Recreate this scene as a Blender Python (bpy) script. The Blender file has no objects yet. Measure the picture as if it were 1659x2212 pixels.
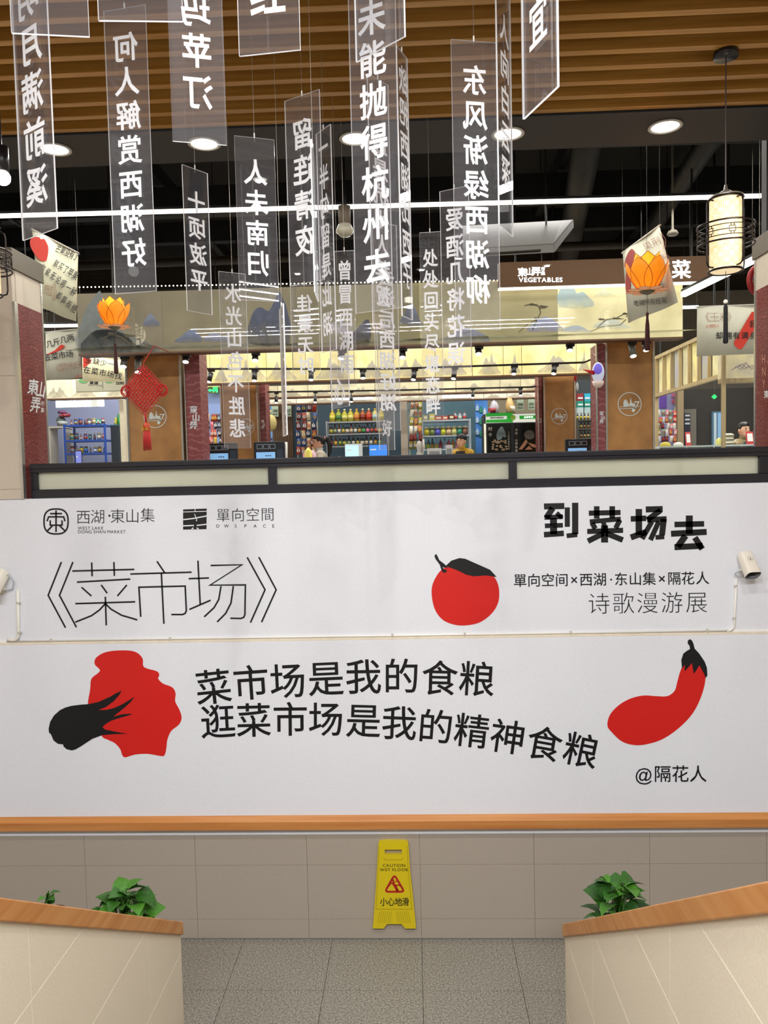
import bpy, math, random
from mathutils import Vector, Matrix
random.seed(7)
SC = bpy.context.scene
COL = SC.collection

# ------------------------------------------------------------------ camera
FPX, CX, CY = 1650.0, 829.5, 1106.0
_X = Vector((43830, -922, -1650)).normalized()
_D = Vector((706, 30600, 1650)); _D = (_D - _X * _D.dot(_X)).normalized()
_Z = -_D
_Y = _Z.cross(_X)
CAM_DIST = 5.2
def raydir(px, py):
    c = Vector((px - CX, py - CY, FPX))
    return Vector((c.dot(_X), c.dot(_Y), c.dot(_Z)))
_r0 = raydir(829.5, 2028)
CAM = Vector((0, -CAM_DIST, -_r0.z / _r0.y * CAM_DIST))
def at(px, py, Y):
    "point of the place seen at a photo pixel, on the plane y = Y"
    r = raydir(px, py); return CAM + r * ((Y - CAM.y) / r.y)
def atz(px, py, Z):
    r = raydir(px, py); return CAM + r * ((Z - CAM.z) / r.z)
def atx(px, py, X):
    r = raydir(px, py); return CAM + r * ((X - CAM.x) / r.x)
def onplane(px, py, p0, n):
    r = raydir(px, py); return CAM + r * ((p0 - CAM).dot(n) / r.dot(n))
cd = bpy.data.cameras.new('camera'); co = bpy.data.objects.new('camera', cd); COL.objects.link(co)
cd.sensor_fit = 'HORIZONTAL'; cd.sensor_width = 36; cd.lens = 36 * FPX / 1659
cd.clip_start = 0.05; cd.clip_end = 200
right = Vector((_X.x, _Y.x, _Z.x)); down = Vector((_X.y, _Y.y, _Z.y)); fwd = Vector((_X.z, _Y.z, _Z.z))
m = Matrix((right, -down, -fwd)).transposed().to_4x4(); m.translation = CAM
co.matrix_world = m
SC.camera = co

# ------------------------------------------------------------------ view, world, large lights
vs = SC.view_settings
vs.view_transform = 'Standard'; vs.look = 'None'; vs.gamma = 1.0; vs.use_curve_mapping = False
vs.exposure = 0.0
SC.cycles.use_denoising = True
SC.cycles.max_bounces = 12; SC.cycles.transparent_max_bounces = 48
SC.cycles.caustics_reflective = False; SC.cycles.caustics_refractive = False
SC.cycles.sample_clamp_indirect = 6
w = bpy.data.worlds.new('world'); SC.world = w; w.use_nodes = True
w.node_tree.nodes['Background'].inputs[0].default_value = (0.9, 0.95, 1.0, 1)
w.node_tree.nodes['Background'].inputs[1].default_value = 0.12
FZ = 2.25            # market floor height
CZ = 5.47            # slatted ceiling height over the stairwell
def area(name, loc, sx, sy, watt, col=(1, 1, 1), rot=(0, 0, 0), spread=180):
    l = bpy.data.lights.new(name, 'AREA'); l.shape = 'RECTANGLE'; l.size = sx; l.size_y = sy
    l.energy = watt; l.color = col; l.spread = math.radians(spread)
    o = bpy.data.objects.new(name, l); COL.objects.link(o); o.location = loc; o.rotation_euler = rot
    o.visible_glossy = True
    return o
# stairwell: three linear fixtures just behind the viewpoint
for yy in (-6.05, -5.75, -5.45):
    area('light_stair_linear', (-0.4, yy, CZ - 0.115), 5.4, 0.012, 132, (0.925, 0.965, 1.0), (math.radians(10), 0, 0))
# market hall: unseen area lights added to brighten stalls, columns and fascia
for yy, pw in ((1.4, 190), (3.0, 70), (5.1, 240), (6.8, 200), (8.2, 230)):
    area('light_market_fill', (0.0, yy, 6.0), 13.0, 0.2, pw, (1.0, 0.97, 0.92))
area('light_market_side', (5.0, 4.0, 5.3), 0.2, 6.0, 55, (1.0, 0.97, 0.92))
area('light_market_side', (-5.0, 5.0, 5.3), 0.2, 6.0, 40, (1.0, 0.97, 0.92))
# ------------------------------------------------------------------ helpers: materials
def lin(h):
    h = h.lstrip('#'); o = []
    for i in (0, 2, 4):
        c = int(h[i:i+2], 16) / 255
        o.append(c / 12.92 if c <= 0.04045 else ((c + 0.055) / 1.055) ** 2.4)
    return tuple(o) + (1,)
MATS = {}
def mat(name, hexc, rough=0.6, metal=0.0, emit=0.0, ecol=None, noise=0.0, nscale=30, bump=0.0, hex2=None, spec=0.5, trans=0.0):
    if name in MATS: return MATS[name]
    m = bpy.data.materials.new(name); m.use_nodes = True; nt = m.node_tree; b = nt.nodes['Principled BSDF']
    col = lin(hexc)
    b.inputs['Base Color'].default_value = col; b.inputs['Roughness'].default_value = rough
    b.inputs['Metallic'].default_value = metal; b.inputs['Specular IOR Level'].default_value = spec
    b.inputs['Transmission Weight'].default_value = trans
    if emit:
        b.inputs['Emission Color'].default_value = lin(ecol or hexc); b.inputs['Emission Strength'].default_value = emit
    if noise or bump or hex2:
        tc = nt.nodes.new('ShaderNodeTexCoord'); n = nt.nodes.new('ShaderNodeTexNoise')
        n.inputs['Scale'].default_value = nscale; n.inputs['Detail'].default_value = 6
        nt.links.new(tc.outputs['Object'], n.inputs['Vector'])
        r = nt.nodes.new('ShaderNodeMapRange'); r.inputs[1].default_value = 0.3; r.inputs[2].default_value = 0.7
        nt.links.new(n.outputs['Fac'], r.inputs[0])
        mx = nt.nodes.new('ShaderNodeMix'); mx.data_type = 'RGBA'
        nt.links.new(r.outputs[0], mx.inputs[0])
        c2 = lin(hex2) if hex2 else tuple(min(1, c * (1 + noise)) for c in col[:3]) + (1,)
        c1 = col if hex2 else tuple(c * (1 - noise) for c in col[:3]) + (1,)
        mx.inputs[6].default_value = c1; mx.inputs[7].default_value = c2
        nt.links.new(mx.outputs[2], b.inputs['Base Color'])
        if emit and not ecol: nt.links.new(mx.outputs[2], b.inputs['Emission Color'])
        if bump:
            bp = nt.nodes.new('ShaderNodeBump'); bp.inputs['Strength'].default_value = bump; bp.inputs['Distance'].default_value = 0.01
            nt.links.new(n.outputs['Fac'], bp.inputs['Height']); nt.links.new(bp.outputs[0], b.inputs['Normal'])
    MATS[name] = m; return m
def wavemat(name, h1, h2, scale=8, dist=8, detail=3, width=0.12, rough=0.55, stretch=(1, 1, 1), emit=0.0, kind='RINGS'):
    "thin curling lines of colour h2 over ground h1"
    m = bpy.data.materials.new(name); m.use_nodes = True; nt = m.node_tree; b = nt.nodes['Principled BSDF']
    tc = nt.nodes.new('ShaderNodeTexCoord'); mp = nt.nodes.new('ShaderNodeMapping'); mp.inputs['Scale'].default_value = stretch
    wv = nt.nodes.new('ShaderNodeTexWave'); wv.wave_type = kind
    wv.inputs['Scale'].default_value = scale; wv.inputs['Distortion'].default_value = dist
    wv.inputs['Detail'].default_value = detail; wv.inputs['Detail Scale'].default_value = 1.6
    nt.links.new(tc.outputs['Object'], mp.inputs[0]); nt.links.new(mp.outputs[0], wv.inputs[0])
    r = nt.nodes.new('ShaderNodeMapRange'); r.inputs[1].default_value = 1 - width * 2; r.inputs[2].default_value = 1.0
    nt.links.new(wv.outputs['Fac'], r.inputs[0])
    mx = nt.nodes.new('ShaderNodeMix'); mx.data_type = 'RGBA'
    mx.inputs[6].default_value = lin(h1); mx.inputs[7].default_value = lin(h2)
    nt.links.new(r.outputs[0], mx.inputs[0]); nt.links.new(mx.outputs[2], b.inputs['Base Color'])
    b.inputs['Roughness'].default_value = rough
    if emit:
        nt.links.new(mx.outputs[2], b.inputs['Emission Color']); b.inputs['Emission Strength'].default_value = emit
    MATS[name] = m; return m
def woodmat(name, h1, h2, axis=0, rough=0.45):
    m = bpy.data.materials.new(name); m.use_nodes = True; nt = m.node_tree; b = nt.nodes['Principled BSDF']
    tc = nt.nodes.new('ShaderNodeTexCoord'); mp = nt.nodes.new('ShaderNodeMapping')
    s = [28, 28, 28]; s[axis] = 1.2; mp.inputs['Scale'].default_value = s
    n = nt.nodes.new('ShaderNodeTexNoise'); n.inputs['Scale'].default_value = 1.0; n.inputs['Detail'].default_value = 5
    nt.links.new(tc.outputs['Object'], mp.inputs[0]); nt.links.new(mp.outputs[0], n.inputs['Vector'])
    r = nt.nodes.new('ShaderNodeMapRange'); r.inputs[1].default_value = 0.32; r.inputs[2].default_value = 0.68
    nt.links.new(n.outputs['Fac'], r.inputs[0])
    mx = nt.nodes.new('ShaderNodeMix'); mx.data_type = 'RGBA'
    mx.inputs[6].default_value = lin(h1); mx.inputs[7].default_value = lin(h2)
    nt.links.new(r.outputs[0], mx.inputs[0]); nt.links.new(mx.outputs[2], b.inputs['Base Color'])
    b.inputs['Roughness'].default_value = rough
    MATS[name] = m; return m
def glassmat(name, tint, ior=1.45, boost=1.0, haze=0.0, rough=0.0):
    m = bpy.data.materials.new(name); m.use_nodes = True; nt = m.node_tree
    nt.nodes.remove(nt.nodes['Principled BSDF']); out = nt.nodes['Material Output']
    tr = nt.nodes.new('ShaderNodeBsdfTransparent'); tr.inputs[0].default_value = tint + (1,)
    gl = nt.nodes.new('ShaderNodeBsdfGlossy'); gl.inputs['Roughness'].default_value = rough
    fr = nt.nodes.new('ShaderNodeFresnel'); ge = nt.nodes.new('ShaderNodeNewGeometry'); io = nt.nodes.new('ShaderNodeMapRange')
    io.inputs[3].default_value = ior; io.inputs[4].default_value = 1 / ior      # thin sheet: same reflection from either side
    nt.links.new(ge.outputs['Backfacing'], io.inputs[0]); nt.links.new(io.outputs[0], fr.inputs[0])
    ml = nt.nodes.new('ShaderNodeMath'); ml.operation = 'MULTIPLY'; ml.inputs[1].default_value = boost; ml.use_clamp = True
    nt.links.new(fr.outputs[0], ml.inputs[0])
    df = nt.nodes.new('ShaderNodeBsdfDiffuse'); df.inputs[0].default_value = (0.9, 0.9, 0.95, 1)
    m1 = nt.nodes.new('ShaderNodeMixShader'); m1.inputs[0].default_value = haze
    nt.links.new(tr.outputs[0], m1.inputs[1]); nt.links.new(df.outputs[0], m1.inputs[2])
    m2 = nt.nodes.new('ShaderNodeMixShader')
    nt.links.new(ml.outputs[0], m2.inputs[0]); nt.links.new(m1.outputs[0], m2.inputs[1]); nt.links.new(gl.outputs[0], m2.inputs[2])
    nt.links.new(m2.outputs[0], out.inputs[0])
    MATS[name] = m; return m
def inkmat(h, e):
    "water-colour wash that thins out towards its lower edge"
    k = 'mural_ink_%s_%d' % (h.strip('#'), int(e * 100))
    if k in MATS: return MATS[k]
    m = bpy.data.materials.new(k); m.use_nodes = True; nt = m.node_tree; b = nt.nodes['Principled BSDF']; out = nt.nodes['Material Output']
    b.inputs['Base Color'].default_value = lin(h); b.inputs['Roughness'].default_value = 0.6
    b.inputs['Emission Color'].default_value = lin(h); b.inputs['Emission Strength'].default_value = e
    tc = nt.nodes.new('ShaderNodeTexCoord'); sp = nt.nodes.new('ShaderNodeSeparateXYZ'); nt.links.new(tc.outputs['Generated'], sp.inputs[0])
    n = nt.nodes.new('ShaderNodeTexNoise'); n.inputs['Scale'].default_value = 9; n.inputs['Detail'].default_value = 5; nt.links.new(tc.outputs['Object'], n.inputs['Vector'])
    r = nt.nodes.new('ShaderNodeMapRange'); r.inputs[1].default_value = 0.0; r.inputs[2].default_value = 0.8; r.inputs[3].default_value = 0.3; r.inputs[4].default_value = 1.1; nt.links.new(sp.outputs[2], r.inputs[0])
    ml = nt.nodes.new('ShaderNodeMath'); ml.operation = 'MULTIPLY_ADD'; nt.links.new(n.outputs['Fac'], ml.inputs[0]); ml.inputs[1].default_value = 0.9; ml.inputs[2].default_value = -0.45
    ad = nt.nodes.new('ShaderNodeMath'); ad.operation = 'ADD'; ad.use_clamp = True; nt.links.new(r.outputs[0], ad.inputs[0]); nt.links.new(ml.outputs[0], ad.inputs[1])
    tr = nt.nodes.new('ShaderNodeBsdfTransparent'); mx = nt.nodes.new('ShaderNodeMixShader')
    nt.links.new(ad.outputs[0], mx.inputs[0]); nt.links.new(tr.outputs[0], mx.inputs[1]); nt.links.new(b.outputs[0], mx.inputs[2]); nt.links.new(mx.outputs[0], out.inputs[0])
    MATS[k] = m; return m
def translucent(name, hexc, fac=0.5, rough=0.4, gloss=0.06):
    m = bpy.data.materials.new(name); m.use_nodes = True; nt = m.node_tree
    nt.nodes.remove(nt.nodes['Principled BSDF']); out = nt.nodes['Material Output']
    d = nt.nodes.new('ShaderNodeBsdfDiffuse'); d.inputs[0].default_value = lin(hexc)
    t = nt.nodes.new('ShaderNodeBsdfTranslucent'); t.inputs[0].default_value = lin(hexc)
    g = nt.nodes.new('ShaderNodeBsdfGlossy'); g.inputs['Roughness'].default_value = rough
    m1 = nt.nodes.new('ShaderNodeMixShader'); m1.inputs[0].default_value = fac
    nt.links.new(d.outputs[0], m1.inputs[1]); nt.links.new(t.outputs[0], m1.inputs[2])
    m2 = nt.nodes.new('ShaderNodeMixShader'); m2.inputs[0].default_value = gloss
    nt.links.new(m1.outputs[0], m2.inputs[1]); nt.links.new(g.outputs[0], m2.inputs[2])
    nt.links.new(m2.outputs[0], out.inputs[0])
    MATS[name] = m; return m

# ------------------------------------------------------------------ helpers: meshes
class MB:
    def __init__(s): s.v = []; s.f = []; s.mi = []
    def add(s, vs, fs, mi=0):
        o = len(s.v); s.v += [Vector(p) for p in vs]; s.f += [tuple(i + o for i in f) for f in fs]; s.mi += [mi] * len(fs); return s
    def box(s, x0, x1, y0, y1, z0, z1, mi=0):
        x0, x1 = min(x0, x1), max(x0, x1); y0, y1 = min(y0, y1), max(y0, y1); z0, z1 = min(z0, z1), max(z0, z1)
        vs = [(x, y, z) for z in (z0, z1) for y in (y0, y1) for x in (x0, x1)]
        return s.add(vs, [(0, 2, 3, 1), (4, 5, 7, 6), (0, 1, 5, 4), (2, 6, 7, 3), (0, 4, 6, 2), (1, 3, 7, 5)], mi)
    def obox(s, c, a, b, d, mi=0):
        c, a, b, d = Vector(c), Vector(a), Vector(b), Vector(d)
        vs = [c + a * i + b * j + d * k for k in (-1, 1) for j in (-1, 1) for i in (-1, 1)]
        return s.add(vs, [(0, 2, 3, 1), (4, 5, 7, 6), (0, 1, 5, 4), (2, 6, 7, 3), (0, 4, 6, 2), (1, 3, 7, 5)], mi)
    def cyl(s, p, q, r, r2=None, n=12, mi=0, caps=True):
        p, q = Vector(p), Vector(q); r2 = r if r2 is None else r2
        d = (q - p).normalized(); a = d.orthogonal().normalized(); b = d.cross(a)
        vs = []
        for c, rr in ((p, r), (q, r2)):
            for i in range(n):
                t = 2 * math.pi * i / n; vs.append(c + a * (rr * math.cos(t)) + b * (rr * math.sin(t)))
        fs = [(i, (i + 1) % n, n + (i + 1) % n, n + i) for i in range(n)]
        if caps: fs += [tuple(range(n - 1, -1, -1)), tuple(range(n, 2 * n))]
        return s.add(vs, fs, mi)
    def tube(s, pts, r, n=6, mi=0, closed=False):
        pts = [Vector(p) for p in pts]; N = len(pts)
        if N < 2: return s
        vs = []; a = None
        for i in range(N):
            t = (pts[(i + 1) % N] - pts[i - 1]) if closed else (pts[min(i + 1, N - 1)] - pts[max(i - 1, 0)])
            t = t.normalized() if t.length > 1e-9 else Vector((0, 0, 1))
            if a is None: a = t.orthogonal().normalized()
            a = (a - t * a.dot(t)); a = a.normalized() if a.length > 1e-9 else t.orthogonal().normalized()
            b = t.cross(a); rr = r[i] if isinstance(r, (list, tuple)) else r
            for k in range(n):
                q = 2 * math.pi * k / n; vs.append(pts[i] + a * (rr * math.cos(q)) + b * (rr * math.sin(q)))
        fs = []
        for i in range(N if closed else N - 1):
            j = (i + 1) % N
            for k in range(n): fs.append((i * n + k, i * n + (k + 1) % n, j * n + (k + 1) % n, j * n + k))
        if not closed: fs += [tuple(range(n - 1, -1, -1)), tuple(range((N - 1) * n, N * n))]
        return s.add(vs, fs, mi)
    def lathe(s, prof, n=16, c=(0, 0, 0), mi=0):
        c = Vector(c); vs = []; fs = []
        for r, z in prof:
            for i in range(n):
                t = 2 * math.pi * i / n; vs.append(c + Vector((r * math.cos(t), r * math.sin(t), z)))
        for j in range(len(prof) - 1):
            for i in range(n): fs.append((j * n + i, j * n + (i + 1) % n, (j + 1) * n + (i + 1) % n, (j + 1) * n + i))
        if prof[0][0] > 1e-5: fs.append(tuple(range(n - 1, -1, -1)))
        if prof[-1][0] > 1e-5: fs.append(tuple(range((len(prof) - 1) * n, len(prof) * n)))
        return s.add(vs, fs, mi)
    def ball(s, c, rx, ry=None, rz=None, nu=14, nv=9, mi=0):
        ry = rx if ry is None else ry; rz = rx if rz is None else rz; c = Vector(c)
        vs = [c + Vector((0, 0, -rz))]
        for j in range(1, nv):
            p = -math.pi / 2 + math.pi * j / nv
            for i in range(nu):
                t = 2 * math.pi * i / nu
                vs.append(c + Vector((rx * math.cos(p) * math.cos(t), ry * math.cos(p) * math.sin(t), rz * math.sin(p))))
        vs.append(c + Vector((0, 0, rz)))
        fs = [(0, 1 + (i + 1) % nu, 1 + i) for i in range(nu)]
        for j in range(nv - 2):
            for i in range(nu): fs.append((1 + j * nu + i, 1 + j * nu + (i + 1) % nu, 1 + (j + 1) * nu + (i + 1) % nu, 1 + (j + 1) * nu + i))
        L = len(vs) - 1; o = 1 + (nv - 2) * nu
        fs += [(L, o + i, o + (i + 1) % nu) for i in range(nu)]
        return s.add(vs, fs, mi)
    def poly(s, pts, mi=0): return s.add(pts, [tuple(range(len(pts)))], mi)
    def prism(s, pts, off, mi=0):
        pts = [Vector(p) for p in pts]; n = len(pts); off = Vector(off)
        fs = [tuple(range(n)), tuple(range(2 * n - 1, n - 1, -1))] + [(i, i + n, (i + 1) % n + n, (i + 1) % n) for i in range(n)]
        return s.add(pts + [p + off for p in pts], fs, mi)
    def build(s, name, mats, parent=None, smooth=False, W=False, bevel=0.0, subs=0):
        sh = Vector((0, 0, 0))
        if W and parent is not None:
            sh = parent.location.copy()
            if parent.parent is not None: sh += parent.parent.location
        me = bpy.data.meshes.new(name); me.from_pydata([tuple(p - sh) for p in s.v], [], s.f)
        for mm in (mats if isinstance(mats, (list, tuple)) else [mats]): me.materials.append(mm)
        for p, k in zip(me.polygons, s.mi): p.material_index = k; p.use_smooth = smooth
        me.update()
        o = bpy.data.objects.new(name, me); COL.objects.link(o)
        if parent is not None: o.parent = parent
        if bevel:
            b = o.modifiers.new('bevel', 'BEVEL'); b.width = bevel; b.segments = 2; b.limit_method = 'ANGLE'; b.angle_limit = math.radians(40)
        if subs:
            q = o.modifiers.new('smooth', 'SUBSURF'); q.levels = subs; q.render_levels = subs
        return o
def thing(name, label, cat, loc=(0, 0, 0), rotz=0.0, group=None):
    o = bpy.data.objects.new(name, None); COL.objects.link(o); o.empty_display_size = 0.1
    o.location = loc; o.rotation_euler = (0, 0, rotz); o['label'] = label; o['category'] = cat
    if group: o['group'] = group
    return o
def tag(o, label, cat, group=None):
    o['label'] = label; o['category'] = cat
    if group: o['group'] = group
    return o
def structure(o): o['kind'] = 'structure'; return o
def dup(o, loc, rotz=None, label=None, parent=None):
    c = o.copy(); COL.objects.link(c)
    if parent is not None: c.parent = parent
    else:
        c.location = loc
        if rotz is not None: c.rotation_euler = (0, 0, rotz)
        if label: c['label'] = label
    for k in list(o.children): dup(k, None, parent=c)
    return c
def obj(name, me, parent, loc=(0, 0, 0)):
    o = bpy.data.objects.new(name, me); COL.objects.link(o); o.parent = parent; o.location = loc; return o
ORD = ['first', 'second', 'third', 'fourth', 'fifth', 'sixth', 'seventh', 'eighth', 'ninth', 'tenth', 'eleventh', 'twelfth', 'thirteenth', 'fourteenth', 'fifteenth', 'sixteenth', 'seventeenth', 'eighteenth', 'nineteenth', 'twentieth']

# ------------------------------------------------------------------ helpers: lettering and print
GL = {}
def glyph(ch, off=0.0):
    "outline mesh of one character; off > 0 thickens its strokes, off < 0 thins them"
    k = (ch, off)
    if k not in GL:
        c = bpy.data.curves.new('t', 'FONT'); c.body = ch; c.size = 1; c.offset = min(off, 0); c.resolution_u = 3
        o = bpy.data.objects.new('t', c); me = bpy.data.meshes.new_from_object(o)
        vs = [(v.co.x, v.co.y) for v in me.vertices]; fs = [tuple(p.vertices) for p in me.polygons]
        wd = max([p[0] for p in vs], default=0.3)
        if off > 0:
            cnt = {}
            for f in fs:
                for i in range(len(f)):
                    e = (f[i - 1], f[i]); q = (min(e), max(e)); cnt[q] = cnt.get(q, 0) + 1
            for (a, b), n in cnt.items():
                if n != 1: continue
                p, q = Vector(vs[a]), Vector(vs[b]); d = q - p
                if d.length < 1e-6: continue
                d = d.normalized() * off; nn = Vector((-d.y, d.x)); ext = d if (q - p).length > off else d * 0.4
                base = len(vs); vs += [tuple(p - ext + nn), tuple(q + ext + nn), tuple(q + ext - nn), tuple(p - ext - nn)]
                fs.append((base, base + 1, base + 2, base + 3))
        bpy.data.objects.remove(o); bpy.data.curves.remove(c); bpy.data.meshes.remove(me)
        GL[k] = (vs, fs, wd)
    return GL[k]
def put(mb, ch, fn, cx, cy, size, off=0.0, rot=0.0, mirror=False, sx=1.0, mi=0):
    "one character centred at (cx, cy) of a 2D space (v down) that fn maps to 3D"
    if ch == ' ': return
    vs, fs, wd = glyph(ch, off)
    mx = 0.5 if ord(ch) > 0x2e00 else wd / 2
    ca, sa = math.cos(math.radians(rot)), math.sin(math.radians(rot)); o = []
    for x, y in vs:
        u = (x - mx) * size * sx * (-1 if mirror else 1); v = -(y - 0.37) * size
        o.append(fn(cx + u * ca - v * sa, cy + u * sa + v * ca))
    mb.add(o, fs, mi)
def line(mb, s, fn, x0, y0, x1, y1, size, off=0.0, sx=1.0, mirror=False, mi=0):
    n = len(s)
    for i, ch in enumerate(s):
        t = i / (n - 1) if n > 1 else 0.5
        put(mb, ch, fn, x0 + (x1 - x0) * t, y0 + (y1 - y0) * t, size, off, math.degrees(math.atan2(y1 - y0, x1 - x0)) if (n > 1 and abs(x1 - x0) > abs(y1 - y0)) else 0, mirror, sx, mi)
def latin(mb, s, fn, x, y, size, off=0.0, sx=1.0, track=0.0, mi=0, centre=False):
    "a run of proportional letters starting at x (cap height = size * 0.69)"
    adv = []
    for ch in s: adv.append(0.28 if ch == ' ' else glyph(ch, off)[2] + 0.09 + track)
    X = x - (sum(adv) * size * sx / 2 if centre else 0)
    for ch, a in zip(s, adv):
        if ch != ' ':
            vs, fs, wd = glyph(ch, off)
            mb.add([fn(X + u * size * sx, y - v * size) for u, v in vs], fs, mi)
        X += a * size * sx
def stroke(mb, pts, width, fn, closed=False, mi=0):
    P = [Vector(p) for p in pts]; n = len(P); L = []; R = []
    for i in range(n):
        a = P[i] - P[i - 1] if (i > 0 or closed) else None
        b = P[(i + 1) % n] - P[i] if (i < n - 1 or closed) else None
        if a is None: a = b
        if b is None: b = a
        a = a.normalized(); b = b.normalized(); na = Vector((-a.y, a.x)); nb = Vector((-b.y, b.x))
        mt = (na + nb); mt = mt.normalized() if mt.length > 1e-6 else na
        k = min(2.5, 1 / max(0.3, mt.dot(na)))
        L.append(P[i] + mt * (width / 2 * k)); R.append(P[i] - mt * (width / 2 * k))
    vs = [fn(p.x, p.y) for p in L] + [fn(p.x, p.y) for p in R]
    fs = [(i, (i + 1) % n, n + (i + 1) % n, n + i) for i in range(n if closed else n - 1)]
    mb.add(vs, fs, mi)
def smooth(pts, k=5):
    n = len(pts); P = [Vector(p) for p in pts]; o = []
    for i in range(n):
        a, b, c, d = P[i - 1], P[i], P[(i + 1) % n], P[(i + 2) % n]
        for j in range(k):
            t = j / k
            o.append(0.5 * ((2 * b) + (c - a) * t + (2 * a - 5 * b + 4 * c - d) * t * t + (3 * b - a - 3 * c + d) * t ** 3))
    return o
def blob(mb, pts, fn, sm=5, mi=0):
    P = smooth(pts, sm) if sm else [Vector(p) for p in pts]
    mb.poly([fn(p.x, p.y) for p in P], mi)
def Wd(px, Y): return px * (Y + CAM_DIST) / FPX      # pixels to metres at plane y = Y
def rect(px0, py0, px1, py1, Y):
    "axis-aligned X and Z range of a pixel rectangle on plane Y"
    cy = (py0 + py1) / 2; cx = (px0 + px1) / 2
    return at(px0, cy, Y).x, at(px1, cy, Y).x, at(cx, py1, Y).z, at(cx, py0, Y).z
# ------------------------------------------------------------------ stairwell: materials
M_white = mat('white_plaster', '#ecedf3', 0.5, noise=0.02, nscale=60, bump=0.05)
M_cream = mat('cream_ledge', '#efe3cf', 0.6, noise=0.05, nscale=20)
M_stone = mat('grey_stone_tile', '#a99d90', 0.55, hex2='#b5aa9d', nscale=120, bump=0.05)
M_beige = mat('beige_stone_tile', '#cabdab', 0.6, hex2='#d7cab9', nscale=120, bump=0.05)
M_granite = mat('granite', '#55524a', 0.5, hex2='#b0aa9c', nscale=95)
M_stair = mat('stair_wall_tile', '#dccfb8', 0.6, hex2='#e6dac6', nscale=120, bump=0.05)
M_grout = mat('grout', '#cfc6b8', 0.9)
M_dgrout = mat('dark_grout', '#4a473f', 0.9)
M_rail = woodmat('rail_wood', '#b8743a', '#c98a4e', 0, 0.35)
M_railY = woodmat('rail_wood_y', '#b57437', '#c98f55', 1, 0.4)
M_slat = woodmat('ceiling_slat_wood', '#9c6a24', '#c4934c', 0, 0.35)
M_black = mat('black_metal', '#16151a', 0.35, spec=0.5)
M_frame = mat('black_window_frame', '#1c1a22', 0.35)
M_dark = mat('dark_void', '#0b0b0c', 0.9)
M_soffit = mat('dark_grey_soffit', '#3b3834', 0.7)
M_frost = translucent('frosted_glass', '#f6f7e6', 0.55, 0.25, 0.08)
M_glass = glassmat('clear_glass', (0.97, 0.985, 0.975), 1.45, 0.75)
M_wire = mat('steel_wire', '#b8b2a6', 0.35, 0.8)
M_lum = mat('white_lamp', '#fffaf0', 0.5, emit=9.0, ecol='#fff6e8')
M_lamp2 = mat('linear_lamp', '#fffdf6', 0.5, emit=3.2, ecol='#fff7e6')
M_ink = mat('black_print', '#0c0b0d', 0.5)
M_red = mat('red_print', '#d81a12', 0.5)
M_printwhite = mat('white_print', '#f4f3f5', 0.5)
M_redpanel = wavemat('red_scroll_panel', '#64100f', '#9a4a44', 14, 14, 4, 0.10, 0.5, (1, 1, 1))
M_chrome = mat('steel_edge', '#c9c6c0', 0.25, 0.9)

# ------------------------------------------------------------------ stairwell: shell
Z_RT = at(830, 1763, -0.05).z; Z_RB = at(830, 1791, -0.05).z
Z_WT = at(830, 1061, 0).z
Z_LEDGE = at(830, 1377, 0).z
XW = 4.3
# landing floor of granite tiles
fl = MB().box(-XW, XW, -1.36, 0.02, -0.12, -0.012).build('floor', M_dgrout); structure(fl)
tx = [atz(718, 2028, 0).x, atz(911, 2028, 0).x, atz(1105, 2028, 0).x]; tw = (tx[2] - tx[0]) / 2
ty = [0.0, atz(870, 2140, 0).y]; ty += [ty[1] - 0.6]
x0 = tx[1] - tw * 7
tile = None
for r in range(2):
    hgt = ty[r] - ty[r + 1]
    me = None
    for c in range(14):
        X = x0 + c * tw
        if X + tw < -XW or X > XW: continue
        if me is None:
            o = MB().box(0.0015, tw - 0.0015, 0.0015, hgt - 0.0015, -0.012, 0).build('granite_tile', M_granite, fl); me = o.data; o.location = (X, ty[r + 1], 0)
        else: obj('granite_tile', me, fl, (X, ty[r + 1], 0))
# staircase from the landing up past the viewpoint
Y_S = -1.30
nst = 15; rise = FZ / nst; run = rise / 0.63
st = MB().box(-1.247, 0.757, Y_S - run * nst - 0.02, Y_S - run * nst, 0, FZ - 0.02).build('floor_stair', M_granite); structure(st)
sme = None
for i in range(nst):
    if sme is None:
        o = MB().box(-1.247, 0.757, -run, 0.02, -rise - 0.02, 0).build('stair_step', M_granite, st); sme = o.data; o.location = (0, Y_S - run * i, rise * (i + 1))
    else: obj('stair_step', sme, st, (0, Y_S - run * i, rise * (i + 1)))
structure(MB().box(-XW, XW, -9.6, Y_S - run * nst, FZ - 0.15, FZ).build('floor_upper', M_granite))
# enclosing walls behind and beside the viewpoint
structure(MB().box(-XW, XW, -9.75, -9.6, 0, CZ + 0.5).build('wall_back', mat('dark_back_wall', '#5a4c40', 0.7, noise=0.1, nscale=3)))
structure(MB().box(-XW - 0.15, -XW, -9.75, 0.0, -0.1, CZ + 0.5).build('wall_left', M_beige))
structure(MB().box(XW, XW + 0.15, -9.75, 0.0, -0.1, CZ + 0.5).build('wall_right', M_beige))

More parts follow.
